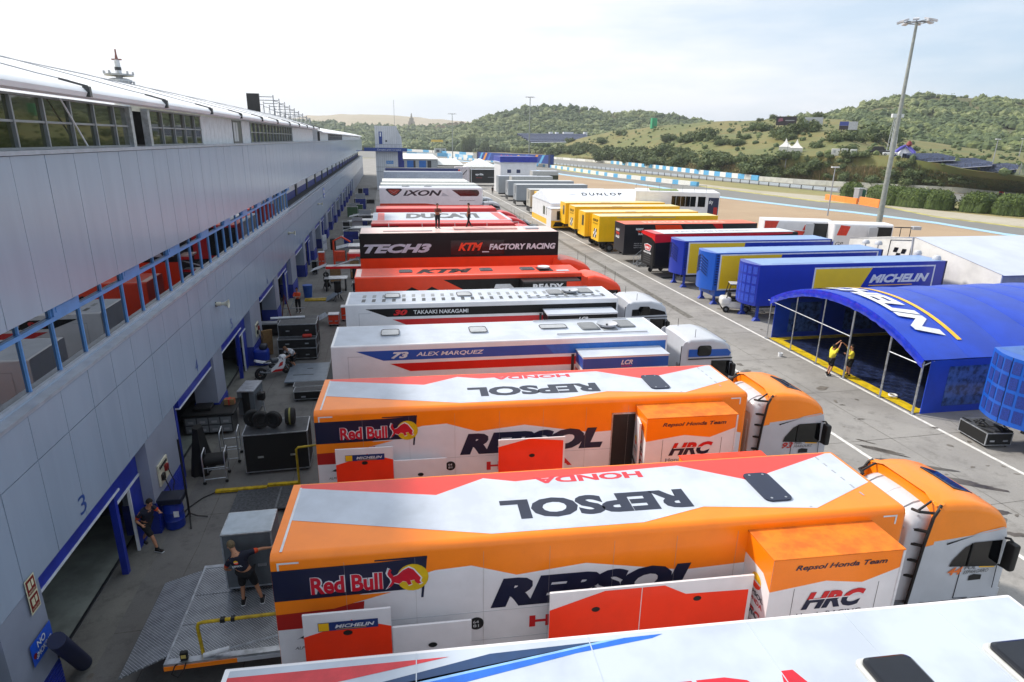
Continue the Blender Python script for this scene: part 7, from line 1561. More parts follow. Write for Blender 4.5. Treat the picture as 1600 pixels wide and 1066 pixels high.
for i in range(16): x, y = q.uniform(.1, 1), q.uniform(.1, 1.4); mb.tube([(x, y, .69), (x+q.uniform(-.3, .3), y+q.uniform(-.3, .3), .76+q.uniform(0, .06)), (x+q.uniform(-.3, .3), y+q.uniform(-.3, .3), .7)], .025, PLAS, 5)
mb.build('cable_tray', t)
# wire bin table, trolleys, drape
t = thing('bin_bench', 'low bench of grey storage bins under a black cloth by garage four', 'bench', (-8.5, 25.55, 0)); mb = MB(); mb.box(0, 1.85, 0, .9, .12, .85, DGREY); F0 = Face((0, 0, .12), (1, 0, 0), (0, 0, 1))
for i in range(4):
    for j in range(2): mb.rect(F0, .05+i*.45, .04+j*.35, .46+i*.45, .34+j*.35, mat('bin grey', '#74787c', rough=.5), .01); mb.rect(F0, .15+i*.45, .1+j*.35, .36+i*.45, .2+j*.35, GREY, .016)
mb.build('bin_block', t); mb = MB(); mb.rbox(-.08, 1.95, -.06, 1.6, .86, .98, .05, FABK); mb.rbox(.3, 1.0, .3, .9, .98, 1.12, .05, FABK); mb.build('cloth', t)
mb = MB(); mb.rbox(-.2, .2, -.15, .15, 0, .24, .01, CARD, seg=1); mb.box(-.205, .205, -.03, .03, .0, .245, mat('tape red', '#b8281c', rough=.5)); mb.box(-.03, .03, -.155, .155, .0, .247, MATS['tape red']); mb.build('taped_carton', None, 'brown carton with red tape on the corner of the bin bench', 'carton', loc=(-6.9, 26.5, .98))
def trolley(lab, x, y, w_, d, h, m, rz=0, top=None, bars=3):
    t = thing('trolley', lab, 'trolley', (x, y, 0), rz, 'chrome trolleys'); mb = MB()
    for a in (0, w_):
        mb.tube([(a, 0, .1), (a, 0, h-.1), (a, .08, h), (a, d-.08, h), (a, d, h-.1), (a, d, .1)], .022, ALU, 6)
    for z in (.2, h*.55): 
        for c in (0, d): mb.tube([(0, c, z), (w_, c, z)], .018, ALU, 6)
    mb.build('frame', t)
    for a in (0, w_):
        for c in (0, d): o = MB(); o.lathe([(0, -.02), (.06, -.02), (.06, .02), (0, .02)], (0, 0, .06), RUB, 10, 'y'); o = o.build('castor', t); o.location = (a, c, 0)
    if top: mb = MB(); mb.rbox(-.02, w_+.02, .05, d-.05, h*.55, h*.55+.32, .12, m); mb.build('load', t)
trolley('chrome trolley carrying a black bundle beside the tyre case', -6.75, 21.45, .72, .7, 1.15, FABK, .1, True); trolley('empty chrome trolley behind the one with the black bundle', -6.5, 22.9, .6, .8, 1.25, FABK, .1)
t = thing('equipment_cart', 'silver upright cart with a black lamp unit in front of garage four', 'cart', (-6.75, 27.2, 0), -.1); mb = MB(); mb.box(0, .7, 0, 1.3, .15, 1.2, GC); mb.box(-.01, .71, -.02, 1.32, 1.2, 1.25, ALU); mb.box(.2, .5, -.03, -.01, .15, 1.2, PLAS); mb.build('cabinet', t); mb = MB(); mb.rbox(.75, 1.05, .2, .5, .7, 1.05, .05, PLAS); mb.tube([(.7, .35, .9), (.9, .35, 1.2), (1.0, .35, .15)], .03, ALU, 6); mb.build('side_unit', t)
mb = MB(); q = random.Random(4); vs = []; n = 16
for z, s in ((0, 1.0), (.6, .8), (1.3, .55), (1.75, .42)):
    for k in range(n): a = 6.283*k/n; r_ = s*(.5+.07*math.sin(a*5+z)); vs.append((r_*math.cos(a)*.75, r_*math.sin(a)*1.2, z))
mb.add(vs, [(i*n+k, i*n+(k+1) % n, (i+1)*n+(k+1) % n, (i+1)*n+k) for i in range(3) for k in range(n)] + [tuple(range(3*n, 4*n))], FABK, True); mb.build('covered_equipment', None, 'equipment hidden under a tall black drape by the garage side door', 'covered equipment', loc=(-7.1, 22.6, 0))
t = thing('barrel', 'blue plastic barrel with a white label and a dark tray on top', 'barrel', (-7.0, 18.95, 0)); mb = MB(); mb.lathe([(.24, 0), (.29, .04), (.29, .3), (.305, .32), (.29, .34), (.29, .6), (.305, .62), (.29, .64), (.28, .86), (.24, .9), (0, .9)], (0, 0, 0), BARB, 20); mb.build('drum', t)
mb = MB(); mb.box(.1, .25, -.31, -.30, .5, .7, WTRIM); mb.build('sticker', t); mb = MB(); mb.rbox(-.36, .36, -.3, .3, .93, 1.12, .03, mat('tray navy', '#10182e', rough=.5)); mb.build('tray', t)
t = thing('lamp_stand', 'slim black light stand with tripod feet beside the blue barrel', 'stand', (-6.62, 19.15, 0)); mb = MB(); mb.tube([(0, 0, .15), (0, 0, 2.9)], .035, PLAS, 8); mb.build('pole', t)
for a in (0.3, 2.0, 3.6, 5.0): m = MB(); m.tube([(0, 0, .3), (.22*math.cos(a), .22*math.sin(a), .14), (.5*math.cos(a), .5*math.sin(a), .03)], .022, PLAS, 6); m.build('leg', t)
mb = MB(); mb.tube([(-7.0, 11.95, 1.95), (-7.35, 13.3, .12)], .17, mat('navy roll', '#101a3e', rough=.6), 16); mb.build('rolled_mat', None, 'navy rolled mat leaning against the grey pillar below the no smoking sign', 'rolled mat')
mb = MB(); mb.box(-.3, .3, -.05, .05, 0, 1.5, CARD); o = mb.build('cardboard_sheet', None, 'folded brown cardboard leaning by the wide pillar past garage five', 'cardboard', loc=(-7.0, 35.9, 0)); o.rotation_euler = (.1, 0, .5)
mb = MB(); mb.rbox(-.45, .35, -.35, .35, 0, .95, .2, BARB); mb.rbox(-.1, .3, -.3, .2, .9, 1.2, .12, mat('tray navy', '#10182e', rough=.5)); mb.build('blue_bin', None, 'blue sack filled bin beside the motorcycle tail', 'bin', loc=(-6.95, 34.2, 0))
# orange team's gear further along
mb = MB(); mb.lathe([(.3, 0), (.36, .9), (.38, .95), (0, .97)], (0, 0, 0), mat('bin blue', '#1c50a0', rough=.5), 14); mb.build('waste_bin', None, 'round mid blue waste bin near the man in the orange top', 'bin', loc=(-6.3, 49.8, 0))
mb = MB(); mb.box(-.8, .75, -.3, -.12, .02, .12, YBAR); mb.box(-.8, .75, .12, .3, .02, .12, YBAR); mb.build('yellow_ramp', None, 'pair of yellow ramp bars on the ground before the tilted grey plate', 'ramp', loc=(-5.6, 48.6, 0))
mb = MB(); mb.box(-.7, .7, -.6, .6, -.02, .02, mat('blue grey plate', '#7c8794')); o = mb.build('loading_plate', None, 'tilted grey loading plate behind the orange and black trailer', 'plate', loc=(-4.3, 48.7, .35)); o.rotation_euler = (0, -.5, .2)
mb = MB(); mb.box(-.75, .75, -.5, .5, -.02, .02, ALU); o = mb.build('loading_plate', None, 'light grey loading plate lying beside the orange cases', 'plate', loc=(-4.9, 42.0, .3)); o.rotation_euler = (0, -.4, .3)
OR2 = mat('case orange', '#d8401a', rough=.5, var=.08)
for x, y, w_, h_, m_, lab in ((-3.35, 42.3, .8, 1.0, OR2, 'orange tool cabinet closest to the slatted roof trailer'), (-4.1, 41.2, .7, .8, OR2, 'orange crate with a pale top left of the tool cabinet'), (-6.6, 61.5, .6, 1.5, OR2, 'tall orange tool chest by the garage wall'), (-2.9, 49.5, .9, 1.1, mat('tray navy', '#10182e'), 'navy box beside the tail of the orange and black trailer'), (-5.0, 54.5, .9, 1.3, CARD, 'tall brown carton among the black stands'), (-3.4, 56.0, .8, 1.7, CARD, 'brown panel standing under the loading flap'), (-6.9, 58.5, .5, 1.2, BLACK, 'narrow black cabinet beside the wall')):
    case(lab, x, y, w_, .7, 0, h_, m_, WTRIM if m_ is OR2 else None, name='tool_cabinet', cat='cabinet', group='cabinets by the orange team', edge=STEEL if m_ is CARD else ALU)
for i, (x, y, lab) in enumerate(((-5.1, 52.6, 'black wheel stand in front of the brown carton'), (-3.9, 48.0, 'tall black draped stand behind the orange trailer'), (-2.8, 53.0, 'black stand close to the trailer tail'))):
    t = thing('parts_stand', lab, 'stand', (x, y, 0), .4*i, 'black stands'); mb = MB(); 
    for a in (-.3, .3): mb.tube([(a, -.25, .06), (a*.5, 0, .5), (a, .25, .06)], .03, PLAS, 6)
    mb.tube([(0, 0, .3), (0, 0, 1.5)], .04, PLAS, 6); mb.build('frame', t); mb = MB(); mb.rbox(-.25, .25, -.12, .12, .7, 1.6 if i else 1.0, .08, FABK); mb.build('cover', t)
    for z in ((.35, .75, 1.2) if i == 0 else ()): m = MB(); m.lathe([(.1, -.07), (.2, -.09), (.24, 0), (.2, .09), (.1, .07)], (0, -.2, z), RUB, 12, 'y'); m.build('wheel', t)
t = thing('parts_rack', 'black display rack crossed by a long grey beam in front of garage six', 'rack', (-8.0, 39.5, 0)); mb = MB(); mb.box(0, 2.2, 0, .8, .1, .75, FABK); mb.build('rack_base', t); mb = MB(); mb.box(-.2, 2.3, -.05, .5, .78, .86, GREY); mb.build('beam', t); mb = MB(); 
for i in range(5): mb.rbox(.8+.42*i, 1.1+.42*i, 1.0, 1.25, .1, .7, .05, PLAS, seg=1)
mb.build('tool_pouches', t)
t = thing('red_easel', 'dark red folding easel frame near the man in the orange top', 'easel', (-7.2, 42.5, 0)); mb = MB(); mb.bar((0, 0, 0), (.3, 0, 1.9), .08, .05, mat('easel red', '#5e2018', rough=.6)); mb.bar((.7, 0, 0), (.35, 0, 1.8), .07, .05, MATS['easel red']); mb.bar((0, .4, .9), (1.5, .4, .9), .05, .05, ALU); mb.bar((.4, 0, .6), (1.0, .2, 1.7), .06, .05, ALU); mb.build('frame', t)
t = thing('tail_lift', 'narrow red edged tail lift with a white flap behind the TECH3 unit', 'tail lift', (-4.3, 44.3, 0), 0, 'tail lifts'); mb = MB(); mb.box(0, 2.35, 0, .8, 3.3, 3.38, GREY); mb.box(0, 2.35, -.1, -.002, 3.24, 3.4, RED); mb.build('platform', t)
mb = MB(); mb.add([(-.03, .1, 3.4), (-.03, 1.3, 3.4), (-.9, 1.1, 3.1), (-1.05, -.2, 3.1)], [(0, 1, 2, 3)], ALU); mb.build('loading_flap', t); mb = MB(); mb.tube([(.5, -.05, 3.4), (2.3, -.05, 4.0)], .05, LGREY, 6); mb.build('hydraulic_ram', t); mb = MB(); mb.box(1.6, 2.35, -.3, .9, 4.3, 4.4, PINK); mb.box(1.6, 2.35, -.32, -.3, 4.1, 4.3, RED); mb.build('canopy', t)
for x, y, lab in ((-4.3, 52, 'white loading flap folded out behind the TECH3 unit'),): mb = MB(); mb.box(-.9, .9, -.6, .6, 1.0, 1.05, ALU); mb.box(-.8, -.7, -.5, .5, 0, 1, DGREY); mb.box(.7, .8, -.5, .5, 0, 1, DGREY); mb.build('work_table', None, 'aluminium work table beside the black stands', 'table', loc=(x, y, 0))
t = thing('folded_chairs', 'orange folded seat frames hanging on a trolley by the TECH3 unit', 'trolley', (-5.2, 62.5, 0)); mb = MB(); mb.rbox(0, 1.0, 0, .6, .4, 1.4, .08, OR2); mb.rbox(1.2, 2.0, 0, .6, .4, 1.2, .08, OR2); mb.tube([(0, 0, .1), (0, 0, 2.4), (.8, 0, 2.8), (1.6, 0, 2.3)], .09, OR2, 8); mb.rbox(-.3, .2, .1, .6, 1.5, 2.6, .1, FABK); mb.build('load', t)
for i, (y, lab) in enumerate(((66, 'nearest of the pale loading flaps behind the red trailers'), (73.5, 'second pale loading flap behind the red trailers'), (80, 'third pale loading flap behind the red trailers'), (88, 'pale loading flap behind the iXON unit'), (94, 'pale loading flap behind the plain white unit'))):
    t = thing('loading_flap', lab, 'tail lift', (-1.5, y, 0), 0, 'far loading flaps'); mb = MB(); mb.box(-2.6, 0, 0, 2.2, 1.2, 1.3, ALU); mb.add([(-2.62, 0, 1.3), (-2.62, 2.2, 1.3), (-3.9, 1.8, 1.05), (-3.9, -.2, 1.05)], [(0, 1, 2, 3)], ALU); mb.build('platform', t); mb = MB(); mb.box(-.6, -.1, .2, 2.0, .4, 1.19, DGREY); mb.build('lift_arm', t)
q = random.Random(77)
kinds = [(FABK, 'black'), (mat('crate green', '#3c5a3c', rough=.6), 'green'), (GREY, 'grey'), (OR2, 'orange'), (GBLUD, 'blue')]
for i in range(22):
    y = 66 + i*3.7; m_, c_ = kinds[q.choice((0, 0, 0, 2, 1, 4))]; x = q.uniform(-6.3, -3.6)
    case('%s equipment case %s along the far apron' % (c_, ('standing alone', 'beside the wall', 'by the trailer tails')[i % 3]), x, y, q.uniform(.8, 1.8), q.uniform(.6, 1.0), 0, q.uniform(.7, 1.9), m_, group='far apron cases', handles=False, wheels=False)
mb = MB(); mb.box(0, 1.2, 0, .08, .05, 1.7, mat('sign sheet', '#c8ccd4', rough=.5)); F0 = Face((0, 0, 0), (1, 0, 0), (0, 0, 1)); mb.text(F0, 'DUCATI', .1, .8, 1.0, .3, GBLUD, .01); o = mb.build('flag_board', None, 'white board with blue letters leaning on the far garage wall', 'board', loc=(-7.0, 71, 0)); o.rotation_euler = (0, 0, 1.3)
# forklift
t = thing('forklift', 'small white forklift with black overhead guard parked before the blue trailer', 'forklift', (25.0, 41.3, 0), -.35)
FW_ = paint('#d4d4d2', 'forklift white'); mb = MB(); mb.rbox(-1.0, .9, -.52, .52, .28, .82, .14, FW_, seg=3); mb.rbox(-1.15, -.35, -.55, .55, .45, 1.12, .22, FW_, seg=3); mb.build('chassis', t)
mb = MB(); mb.rbox(-.5, .35, -.45, .45, .83, .98, .05, PLAS); mb.rbox(-.62, -.4, -.25, .25, .95, 1.45, .06, PLAS); mb.rbox(-.4, .05, -.25, .25, .98, 1.1, .05, PLAS); mb.build('seat', t)
mb = MB()
for y in (-.45, .45): mb.tube([(-.75, y, 1.05), (-.55, y, 2.05), (.45, y, 2.1), (.6, y, .85)], .035, PLAS, 6)
for k in range(6): mb.box(-.55+.18*k, -.5+.18*k, -.45, .45, 2.06, 2.1, PLAS)
mb.rbox(-.6, .5, -.48, .48, 2.1, 2.14, .02, LGREY, seg=1); mb.build('overhead_guard', t)
mb = MB(); mb.box(.98, 1.08, -.4, -.28, .1, 2.0, PLAS); mb.box(.98, 1.08, .28, .4, .1, 2.0, PLAS); mb.box(1.0, 1.06, -.28, .28, .5, .6, PLAS); mb.box(1.0, 1.06, -.28, .28, 1.5, 1.6, PLAS); mb.box(1.1, 2.1, -.35, -.22, .08, .13, STEEL); mb.box(1.1, 2.1, .22, .35, .08, .13, STEEL); mb.build('mast', t)
mb = MB(); mb.tube([(.3, 0, .95), (.15, 0, 1.25)], .025, PLAS, 6); mb.lathe([(.13, -.01), (.15, .0), (.13, .01)], (.13, 0, 1.27), PLAS, 12); mb.build('steering_wheel', t)
for x, r_ in ((-.72, .24), (.62, .3)):
    for y in (-.5, .5): w_ = MB(); w_.wheel(0, 0, r_, .2); o = w_.build('wheel', t); o.location = (x, y, 0)
mb = MB(); mb.lathe([(.12, 0), (.14, .22), (.1, .22), (.09, .04), (0, .04)], (0, 0, 0), WTRIM, 12); mb.build('cup', None, 'white tub left alone on the lane in front of the arched tent', 'tub', loc=(22.25, 31.3, 0))
mb = MB(); mb.tube([(.18*math.cos(a), .18*math.sin(a), .08+.012*k) for k in range(3) for a in [6.283*i/14 for i in range(14)]], .035, WTRIM, 6); mb.build('rope_coil', None, 'coiled white rope on the yellow floor edge of the tent', 'rope', loc=(24.1, 24.7, .04))

# racing motorcycle
t = thing('racing_motorcycle', 'white and red racing motorcycle leaning on its stand before garage five', 'motorcycle', (-6.66, 31.9, 0), .64)
def mcw(x, w_, r=.31): m = MB(); m.lathe([(r*.62, -w_/2), (r*.9, -w_/2), (r, -w_*.25), (r*1.01, 0), (r, w_*.25), (r*.9, w_/2), (r*.62, w_/2)], (0, 0, r), RUB, 22, 'y'); m.lathe([(r*.6, -w_*.4), (r*.66, -w_*.4), (r*.66, w_*.4), (r*.6, w_*.4)], (0, 0, r), PLAS, 22, 'y'); m.cyl((0, -.06, r), (0, .06, r), .04, STEEL, 8); [m.bar((0, 0, r), (r*.62*math.cos(a), 0, r+r*.62*math.sin(a)), .03, .03, PLAS) for a in (0, 1.26, 2.51, 3.77, 5.03)]; m.lathe([(.09, w_*.35), (.14, w_*.35)], (0, 0, r), mat('brake disc', '#8a4a3a', rough=.4, metal=.5), 18, 'y'); o = m.build('wheel', t); o.location = (x, 0, 0)
mcw(0, .19); mcw(1.42, .13)
BWH = paint('#d8d8da', 'bike white'); BRD = paint('#b81c1c', 'bike red')
m = MB(); m.prism([(.45, .32), (1.05, .25), (1.22, .5), (1.3, .82), (1.15, .95), (.95, .78), (.7, .62), (.5, .5)], -.2, .2, BWH, 'y'); m.poly(Face((0, -.2, 0), (1, 0, 0), (0, 0, 1)), [(.45, .32), (1.05, .25), (1.12, .36), (.7, .42)], BRD); m.poly(Face((0, -.2, 0), (1, 0, 0), (0, 0, 1)), [(.85, .5), (1.1, .55), (1.15, .75), (.98, .72)], BRD)
m.rbox(1.08, 1.42, -.15, .15, .78, 1.05, .1, BWH); m.build('fairing', t)
m = MB(); m.rbox(.55, .98, -.16, .16, .72, .98, .1, mat('tank grey', '#3c4048', rough=.3)); m.build('tank', t)
m = MB(); m.prism([(-.25, 1.02), (.1, .86), (.55, .78), (.55, .84), (.2, .93), (-.2, 1.1)], -.11, .11, BWH, 'y'); m.build('tail', t); m = MB(); m.rbox(.12, .55, -.12, .12, .84, .9, .03, PLAS); m.build('seat', t)
m = MB(); m.rbox(.5, .95, -.17, .17, .28, .66, .06, mat('engine', '#35373a', rough=.5, metal=.4)); m.build('engine', t)
m = MB(); [m.bar((0, y, .31), (.52, y*.8, .42), .07, .04, STEEL) for y in (-.12, .12)]; m.build('swingarm', t)
m = MB(); [m.cyl((1.42, y, .31), (1.15, y*.9, .92), .028, ALU, 8) for y in (-.1, .1)]; m.build('fork', t)
m = MB(); m.tube([(1.08, -.32, .9), (1.14, -.12, .94), (1.14, .12, .94), (1.08, .32, .9)], .018, PLAS, 6); m.build('handlebar', t)
m = MB(); m.tube([(.6, -.12, .35), (.35, -.16, .3), (.0, -.2, .42), (-.15, -.2, .5)], [.03, .035, .05, .055], STEEL, 8); m.build('exhaust', t)
m = MB(); m.tube([(.0, -.25, .31), (-.25, -.2, .02), (-.25, .2, .02), (.0, .25, .31)], .02, PLAS, 6); m.build('paddock_stand', t)

# ---------------------------------------------------------------- people
def skin_mesh(name, verts, edges, radii, root, level=2):
    me = bpy.data.meshes.new(name); me.from_pydata([tuple(v) for v in verts], edges, []); o = bpy.data.objects.new(name, me); COL.objects.link(o)
    sm = o.modifiers.new('s', 'SKIN'); sm.use_smooth_shade = True; su = o.modifiers.new('u', 'SUBSURF'); su.levels = level; su.render_levels = level
    for i, r in enumerate(radii): o.data.skin_vertices[0].data[i].radius = (r, r) if not isinstance(r, tuple) else r
    o.data.skin_vertices[0].data[root].use_root = True
    dg = bpy.context.evaluated_depsgraph_get(); dg.update(); m2 = bpy.data.meshes.new_from_object(o.evaluated_get(dg)); bpy.data.objects.remove(o); bpy.data.meshes.remove(me); m2.name = name
    return m2
def person(label, loc, rz, J, top, bottom, shoe=None, hair='#2a2018', sleeve=.62, short=.6, accent=None, mark=None, z=0, group=None, beard=False):
    """J: joint positions in metres, the person facing +X; missing joints take a standing pose"""
    D = dict(pel=(0, 0, .95), che=(0, 0, 1.25), nek=(0, 0, 1.47), hed=(.02, 0, 1.62), shL=(0, .19, 1.40), elL=(-.02, .25, 1.12), haL=(.1, .24, .88), shR=(0, -.19, 1.40), elR=(-.02, -.25, 1.12), haR=(.1, -.24, .88),
             hiL=(0, .1, .9), knL=(.02, .11, .5), anL=(-.02, .11, .09), hiR=(0, -.1, .9), knR=(.02, -.11, .5), anR=(-.02, -.11, .09)); D.update(J); D = {k: Vector(v) for k, v in D.items()}
    t = thing('person', label, 'person', (loc[0], loc[1], loc[2] if len(loc) > 2 else 0), rz, group)
    V = []; E = []; Rd = []
    def add(p, r, par=None): V.append(Vector(p)); Rd.append(r); (E.append((par, len(V)-1)) if par is not None else None); return len(V)-1
    pe = add(D['pel'], (.125, .15)); ws = add(D['pel'].lerp(D['che'], .5), (.11, .135), pe); ch = add(D['che'], (.12, .16), ws); nk0 = add(D['nek'].lerp(D['che'], .15), (.085, .11), ch); nk = add(D['nek']+(D['hed']-D['nek'])*.25, .055, nk0)
    hd = D['hed']; up = (hd-D['nek']).normalized(); h1 = add(hd - up*.02, (.07, .075), nk); h2 = add(hd+up*.05, (.09, .082), h1); h3 = add(hd+up*.115, (.065, .06), h2)
    lk = J.get('look', (1, 0, 0)); lk = Vector(lk).normalized()
    for s in 'LR':
        sh_, el, ha = D['sh'+s], D['el'+s], D['ha'+s]; a = add(sh_, .062, ch); b = add(sh_.lerp(el, .5), .05, a); c = add(el, .042, b); d = add(el.lerp(ha, .4), .04, c); wv = (ha-el).normalized(); e = add(ha - wv*.07, .027, d); pm = add(ha, (.036, .02), e)
        side = wv.cross(Vector((0, 0, 1)) if abs(wv.z) < .9 else Vector((1, 0, 0))).normalized(); curl = wv.cross(side) * (-1 if wv.z < 0 else 1)
        for k, (o_, ln) in enumerate(((-.03, .065), (-.01, .078), (.01, .074), (.028, .058))): f1 = add(ha + side*o_ + wv*(.035+ln*.45), .0088, pm); add(ha + side*o_*1.05 + wv*(.035+ln*.8) + curl*.028, .0075, f1)
        f1 = add(ha + side*(-.05) + wv*.01 + curl*.02, .010, pm); add(ha + side*(-.062) + wv*.045 + curl*.03, .0085, f1)
        hi, kn, an = D['hi'+s], D['kn'+s], D['an'+s]; a = add(hi, .095, pe); b = add(hi.lerp(kn, .5), .078, a); c = add(kn, .056, b); d = add(kn.lerp(an, .35), .057, c); add(kn.lerp(an, .95), .036, d)
    m = skin_mesh('body', V, E, Rd, 0, 1); m.materials.clear(); m.materials.append(SKIN); b = bpy.data.objects.new('body', m); COL.objects.link(b); b.parent = t
    # shirt
    V, E, Rd = [], [], []; g = .016
    pe = add(D['pel']+Vector((0, 0, .02)), (.145, .172)); ws = add(D['pel'].lerp(D['che'], .5), (.13, .158), pe); ch = add(D['che'], (.138, .18), ws); nk0 = add(D['nek'].lerp(D['che'], .2), (.10, .125), ch); add(D['nek'].lerp(D['che'], -.05), .07, nk0)
    for s in 'LR': sh_, el = D['sh'+s], D['el'+s]; a = add(sh_, .082, ch); b_ = add(sh_.lerp(el, .5), .07, a); add(sh_.lerp(el, sleeve+.25), .066, b_)
    m = skin_mesh('shirt', V, E, Rd, 0, 2); m.materials.clear(); m.materials.append(top)
    if accent:
        m.materials.append(accent)
        for p in m.polygons:
            c = p.center
            for s in 'LR':
                sh_, el = D['sh'+s], D['el'+s]; u = (c-sh_).dot(el-sh_)/(el-sh_).length_squared
                if u > .55 and (c-sh_.lerp(el, min(1, max(0, u)))).length < .11: p.material_index = 1
    o = bpy.data.objects.new('shirt', m); COL.objects.link(o); o.parent = t
    # trousers or shorts
    V, E, Rd = [], [], []; pe = add(D['pel']+Vector((0, 0, .03)), (.135, .165))
    for s in 'LR':
        hi, kn, an = D['hi'+s], D['kn'+s], D['an'+s]; a = add(hi, .112, pe); b_ = add(hi.lerp(kn, .55), .10, a)
        if short < 1: add(hi.lerp(kn, .98), .088, b_)
        else: c = add(kn, .078, b_); add(kn.lerp(an, .9), .06, c)
    m = skin_mesh('trousers', V, E, Rd, 0, 2); m.materials.clear(); m.materials.append(bottom); o = bpy.data.objects.new('shorts' if short < 1 else 'trousers', m); COL.objects.link(o); o.parent = t
    for s in 'LR':
        an = D['an'+s]; kn = D['kn'+s]; mb = MB(); tx = Vector((1, 0, 0)) if abs(kn.z-an.z) > .15 else Vector((.6, 0, -.8)); pit = Vector(J.get('toe'+s, (1, 0, 0))).normalized(); q_ = pit.to_track_quat('X', 'Z').to_matrix().to_4x4(); q_.translation = an + Vector((0, 0, -.01))
        mb.rbox(-.08, .19, -.047, .047, -.08, .0, .03, shoe or PLAS, seg=2, M=q_); mb.rbox(-.08, .05, -.045, .045, -.06, .06, .035, shoe or PLAS, seg=2, M=q_); mb.rbox(-.085, .195, -.05, .05, -.085, -.062, .008, WTRIM, seg=1, M=q_); mb.build('shoe', t)
    # head details
    sd = up.cross(lk).normalized(); fw = sd.cross(up).normalized(); hm = mat('hair '+hair, hair, rough=.85, var=.2, scale=30)
    mb = MB(); vs = []; c0 = hd + up*.055
    for v in ICO2[0]:
        p = c0 + up*(v.z*.118+.012) + fw*(v.x*.108-.016) + sd*v.y*.094; vs.append(p)
    keep = [f for f in ICO2[1] if sum(ICO2[0][i].z*1.0 - ICO2[0][i].x*1.1 for i in f)/3 > -.28]
    mb.add(vs, keep, hm, True); mb.build('hair', t)
    mb = MB(); c = hd+up*.03+fw*.085; mb.tube([c+up*.03, c+fw*.018-up*.008, c-up*.016], [.008, .014, .008], SKIN, 6); mb.build('nose', t)
    for s in (-1, 1): mb = MB(); mb.add([hd+up*(.035+v.z*.028)+sd*s*.086+fw*(v.x*.018)+sd*v.y*.01 for v in ICO1[0]], ICO1[1], SKIN, True); mb.build('ear', t)
    mb = MB()
    for s in (-1, 1): e = hd+up*.045+fw*.078+sd*s*.032; mb.add([e+v*.011 for v in ICO1[0]], ICO1[1], PLAS, True)
    mb.bar(hd-up*.018+fw*.084-sd*.022, hd-up*.018+fw*.084+sd*.022, .008, .01, DRED); mb.build('eyes_and_mouth', t)
    if mark:
        lt_ = MB(); 
        for (o_, u_, v_, draw) in mark: draw(lt_, Face(o_, u_, v_))
        lt_.build('shirt_print', t)
    return t
NV = mat('team navy', '#10142a', rough=.8, var=.08, scale=12); OS = mat('team orange', '#d8481a', rough=.8, var=.08, scale=12); BK = mat('shorts black', '#0d0e14', rough=.85, var=.08, scale=12); YS_ = mat('yellow tee', '#d8cc3a', rough=.85, var=.06, scale=12)
person('man in navy and orange team shirt striding past garage three', (-7.42, 17.9), -.45, dict(pel=(0, 0, .9), che=(.10, 0, 1.2), nek=(.2, 0, 1.4), hed=(.26, 0, 1.54), look=(1, -.1, -.1), shL=(.12, .19, 1.35), elL=(.28, .26, 1.14), haL=(.46, .12, 1.22), shR=(.1, -.19, 1.33), elR=(-.02, -.29, 1.1), haR=(.2, -.3, .98),
    hiL=(0, .1, .86), knL=(-.1, .1, .48), anL=(-.36, .11, .13), toeL=(1, 0, -.35), hiR=(0, -.1, .86), knR=(.26, -.1, .5), anR=(.38, -.1, .1)), NV, BK, hair='#1c1612', accent=OS)
person('man seen from behind working at the tall grey case on the tail lift', (-3.72, 13.75, .9), 1.62, dict(pel=(0, .0, .92), che=(.06, .14, 1.2), nek=(.12, .22, 1.40), hed=(.2, .28, 1.5), look=(.75, .65, -.5), shL=(.05, .32, 1.27), elL=(.06, .46, 1.02), haL=(.25, .42, .84), shR=(.08, -.06, 1.36), elR=(.2, -.36, 1.36), haR=(.26, -.62, 1.32),
    hiL=(0, .1, .88), knL=(.05, .12, .48), anL=(.0, .14, .09), hiR=(0, -.1, .88), knR=(.02, -.2, .48), anR=(-.02, -.3, .09)), NV, BK, hair='#6a5a42', accent=OS,
    mark=[(Vector((-.145, .26, 1.06)), (0, -1, 0), (.2, .25, .95), lambda m, F: (globe_logo(m, F, .15, .22, .05, .012), m.text(F, 'REPSOL', .04, .10, .22, .045, WTRIM, .012, bold=.03)))])
person('mechanic in a white and black shirt bending over the racing motorcycle', (-5.25, 33.15), -2.2, dict(pel=(-.1, 0, .82), che=(.14, 0, 1.1), nek=(.32, 0, 1.22), hed=(.44, 0, 1.3), look=(.7, 0, -.7), shL=(.2, .19, 1.14), elL=(.42, .22, .95), haL=(.62, .12, .88), shR=(.2, -.19, 1.14), elR=(.4, -.22, .92), haR=(.6, -.1, .82),
    hiL=(-.1, .1, .78), knL=(.1, .12, .45), anL=(-.1, .12, .09), hiR=(-.1, -.1, .78), knR=(.02, -.14, .42), anR=(-.3, -.14, .1)), mat('shirt white', '#c4c4c8', rough=.85, var=.2, scale=5), BK, hair='#6a4630', accent=BK)
person('man in a bright orange top with arms folded near the parts rack', (-6.45, 45.2), -1.8, dict(elL=(.18, .22, 1.15), haL=(.25, -.02, 1.2), elR=(.18, -.22, 1.15), haR=(.27, .04, 1.14)), OS, BK, short=1.2, hair='#3a2a20')
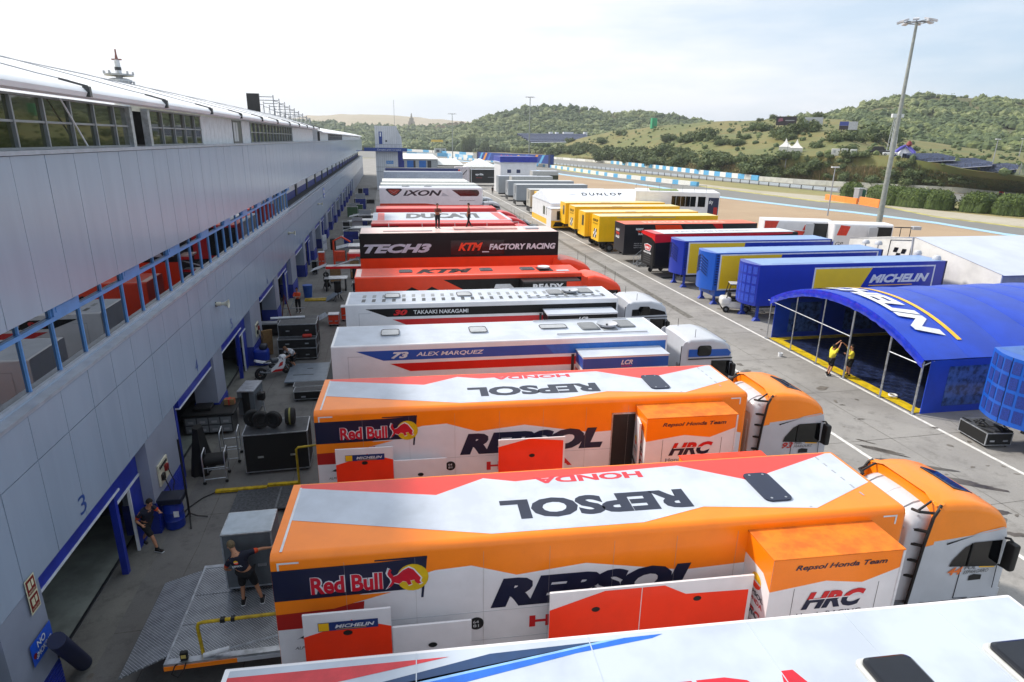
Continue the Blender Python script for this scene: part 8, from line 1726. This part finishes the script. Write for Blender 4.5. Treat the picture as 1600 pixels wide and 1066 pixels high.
person('stocky man in a yellow shirt gripping the tent pole with raised arms', (23.05, 28.05), .0, dict(pel=(0, 0, .92), che=(.02, 0, 1.22), nek=(.05, 0, 1.44), hed=(.05, 0, 1.58), look=(1, .2, .4), shL=(.03, .19, 1.4), elL=(.2, .2, 1.6), haL=(.36, .06, 1.88), shR=(.03, -.19, 1.4), elR=(.2, -.16, 1.58), haR=(.38, -.04, 1.8), knL=(.08, .14, .5), anL=(.0, .16, .09), anR=(-.15, -.12, .09)), YS_, BK, hair='#221a14')
person('man in a yellow shirt reaching up, facing the other yellow shirt', (23.95, 27.75), 2.9, dict(pel=(0, 0, .92), look=(1, 0, .5), shL=(.02, .19, 1.4), elL=(.22, .24, 1.22), haL=(.34, .08, 1.3), shR=(.02, -.19, 1.42), elR=(.18, -.22, 1.62), haR=(.42, -.14, 1.8)), YS_, BK, hair='#221a14')
person('man with folded arms on the TECH3 roof, left of two', (3.55, 46.3, 5.65), -1.2, dict(elL=(.16, .24, 1.15), haL=(.22, .02, 1.18), elR=(.16, -.24, 1.15), haR=(.24, -.02, 1.12)), mat('team brown', '#6a2a1c', rough=.8), BK, short=1.2, hair='#2a2018')
person('man walking on the TECH3 roof, right of two', (5.85, 46.5, 5.65), 3.0, dict(anL=(.18, .11, .09), anR=(-.2, -.11, .1), elL=(.1, .24, 1.12)), MATS['team brown'], BK, short=1.2, hair='#15110e')
person('distant figure in dark clothes on the lane by the grey trailers', (24.2, 148), -1.5, {}, BK, BK, short=1.2)
p = gp(1568, 305); t = thing('quad_bike', 'red service buggy with a blue canopy on the far track', 'buggy', (p.x, p.y, 0), 2.6); mb = MB(); mb.rbox(-1.2, 1.2, -.6, .6, .4, 1.0, .15, RED); mb.build('chassis', t); mb = MB(); mb.box(-1.1, .4, -.6, .6, 1.2, 2.6, SKY); mb.build('canopy', t)
for x in (-.9, .9):
    for y in (-.6, .6): w_ = MB(); w_.wheel(0, 0, .35, .25); o = w_.build('wheel', t); o.location = (x, y, 0)
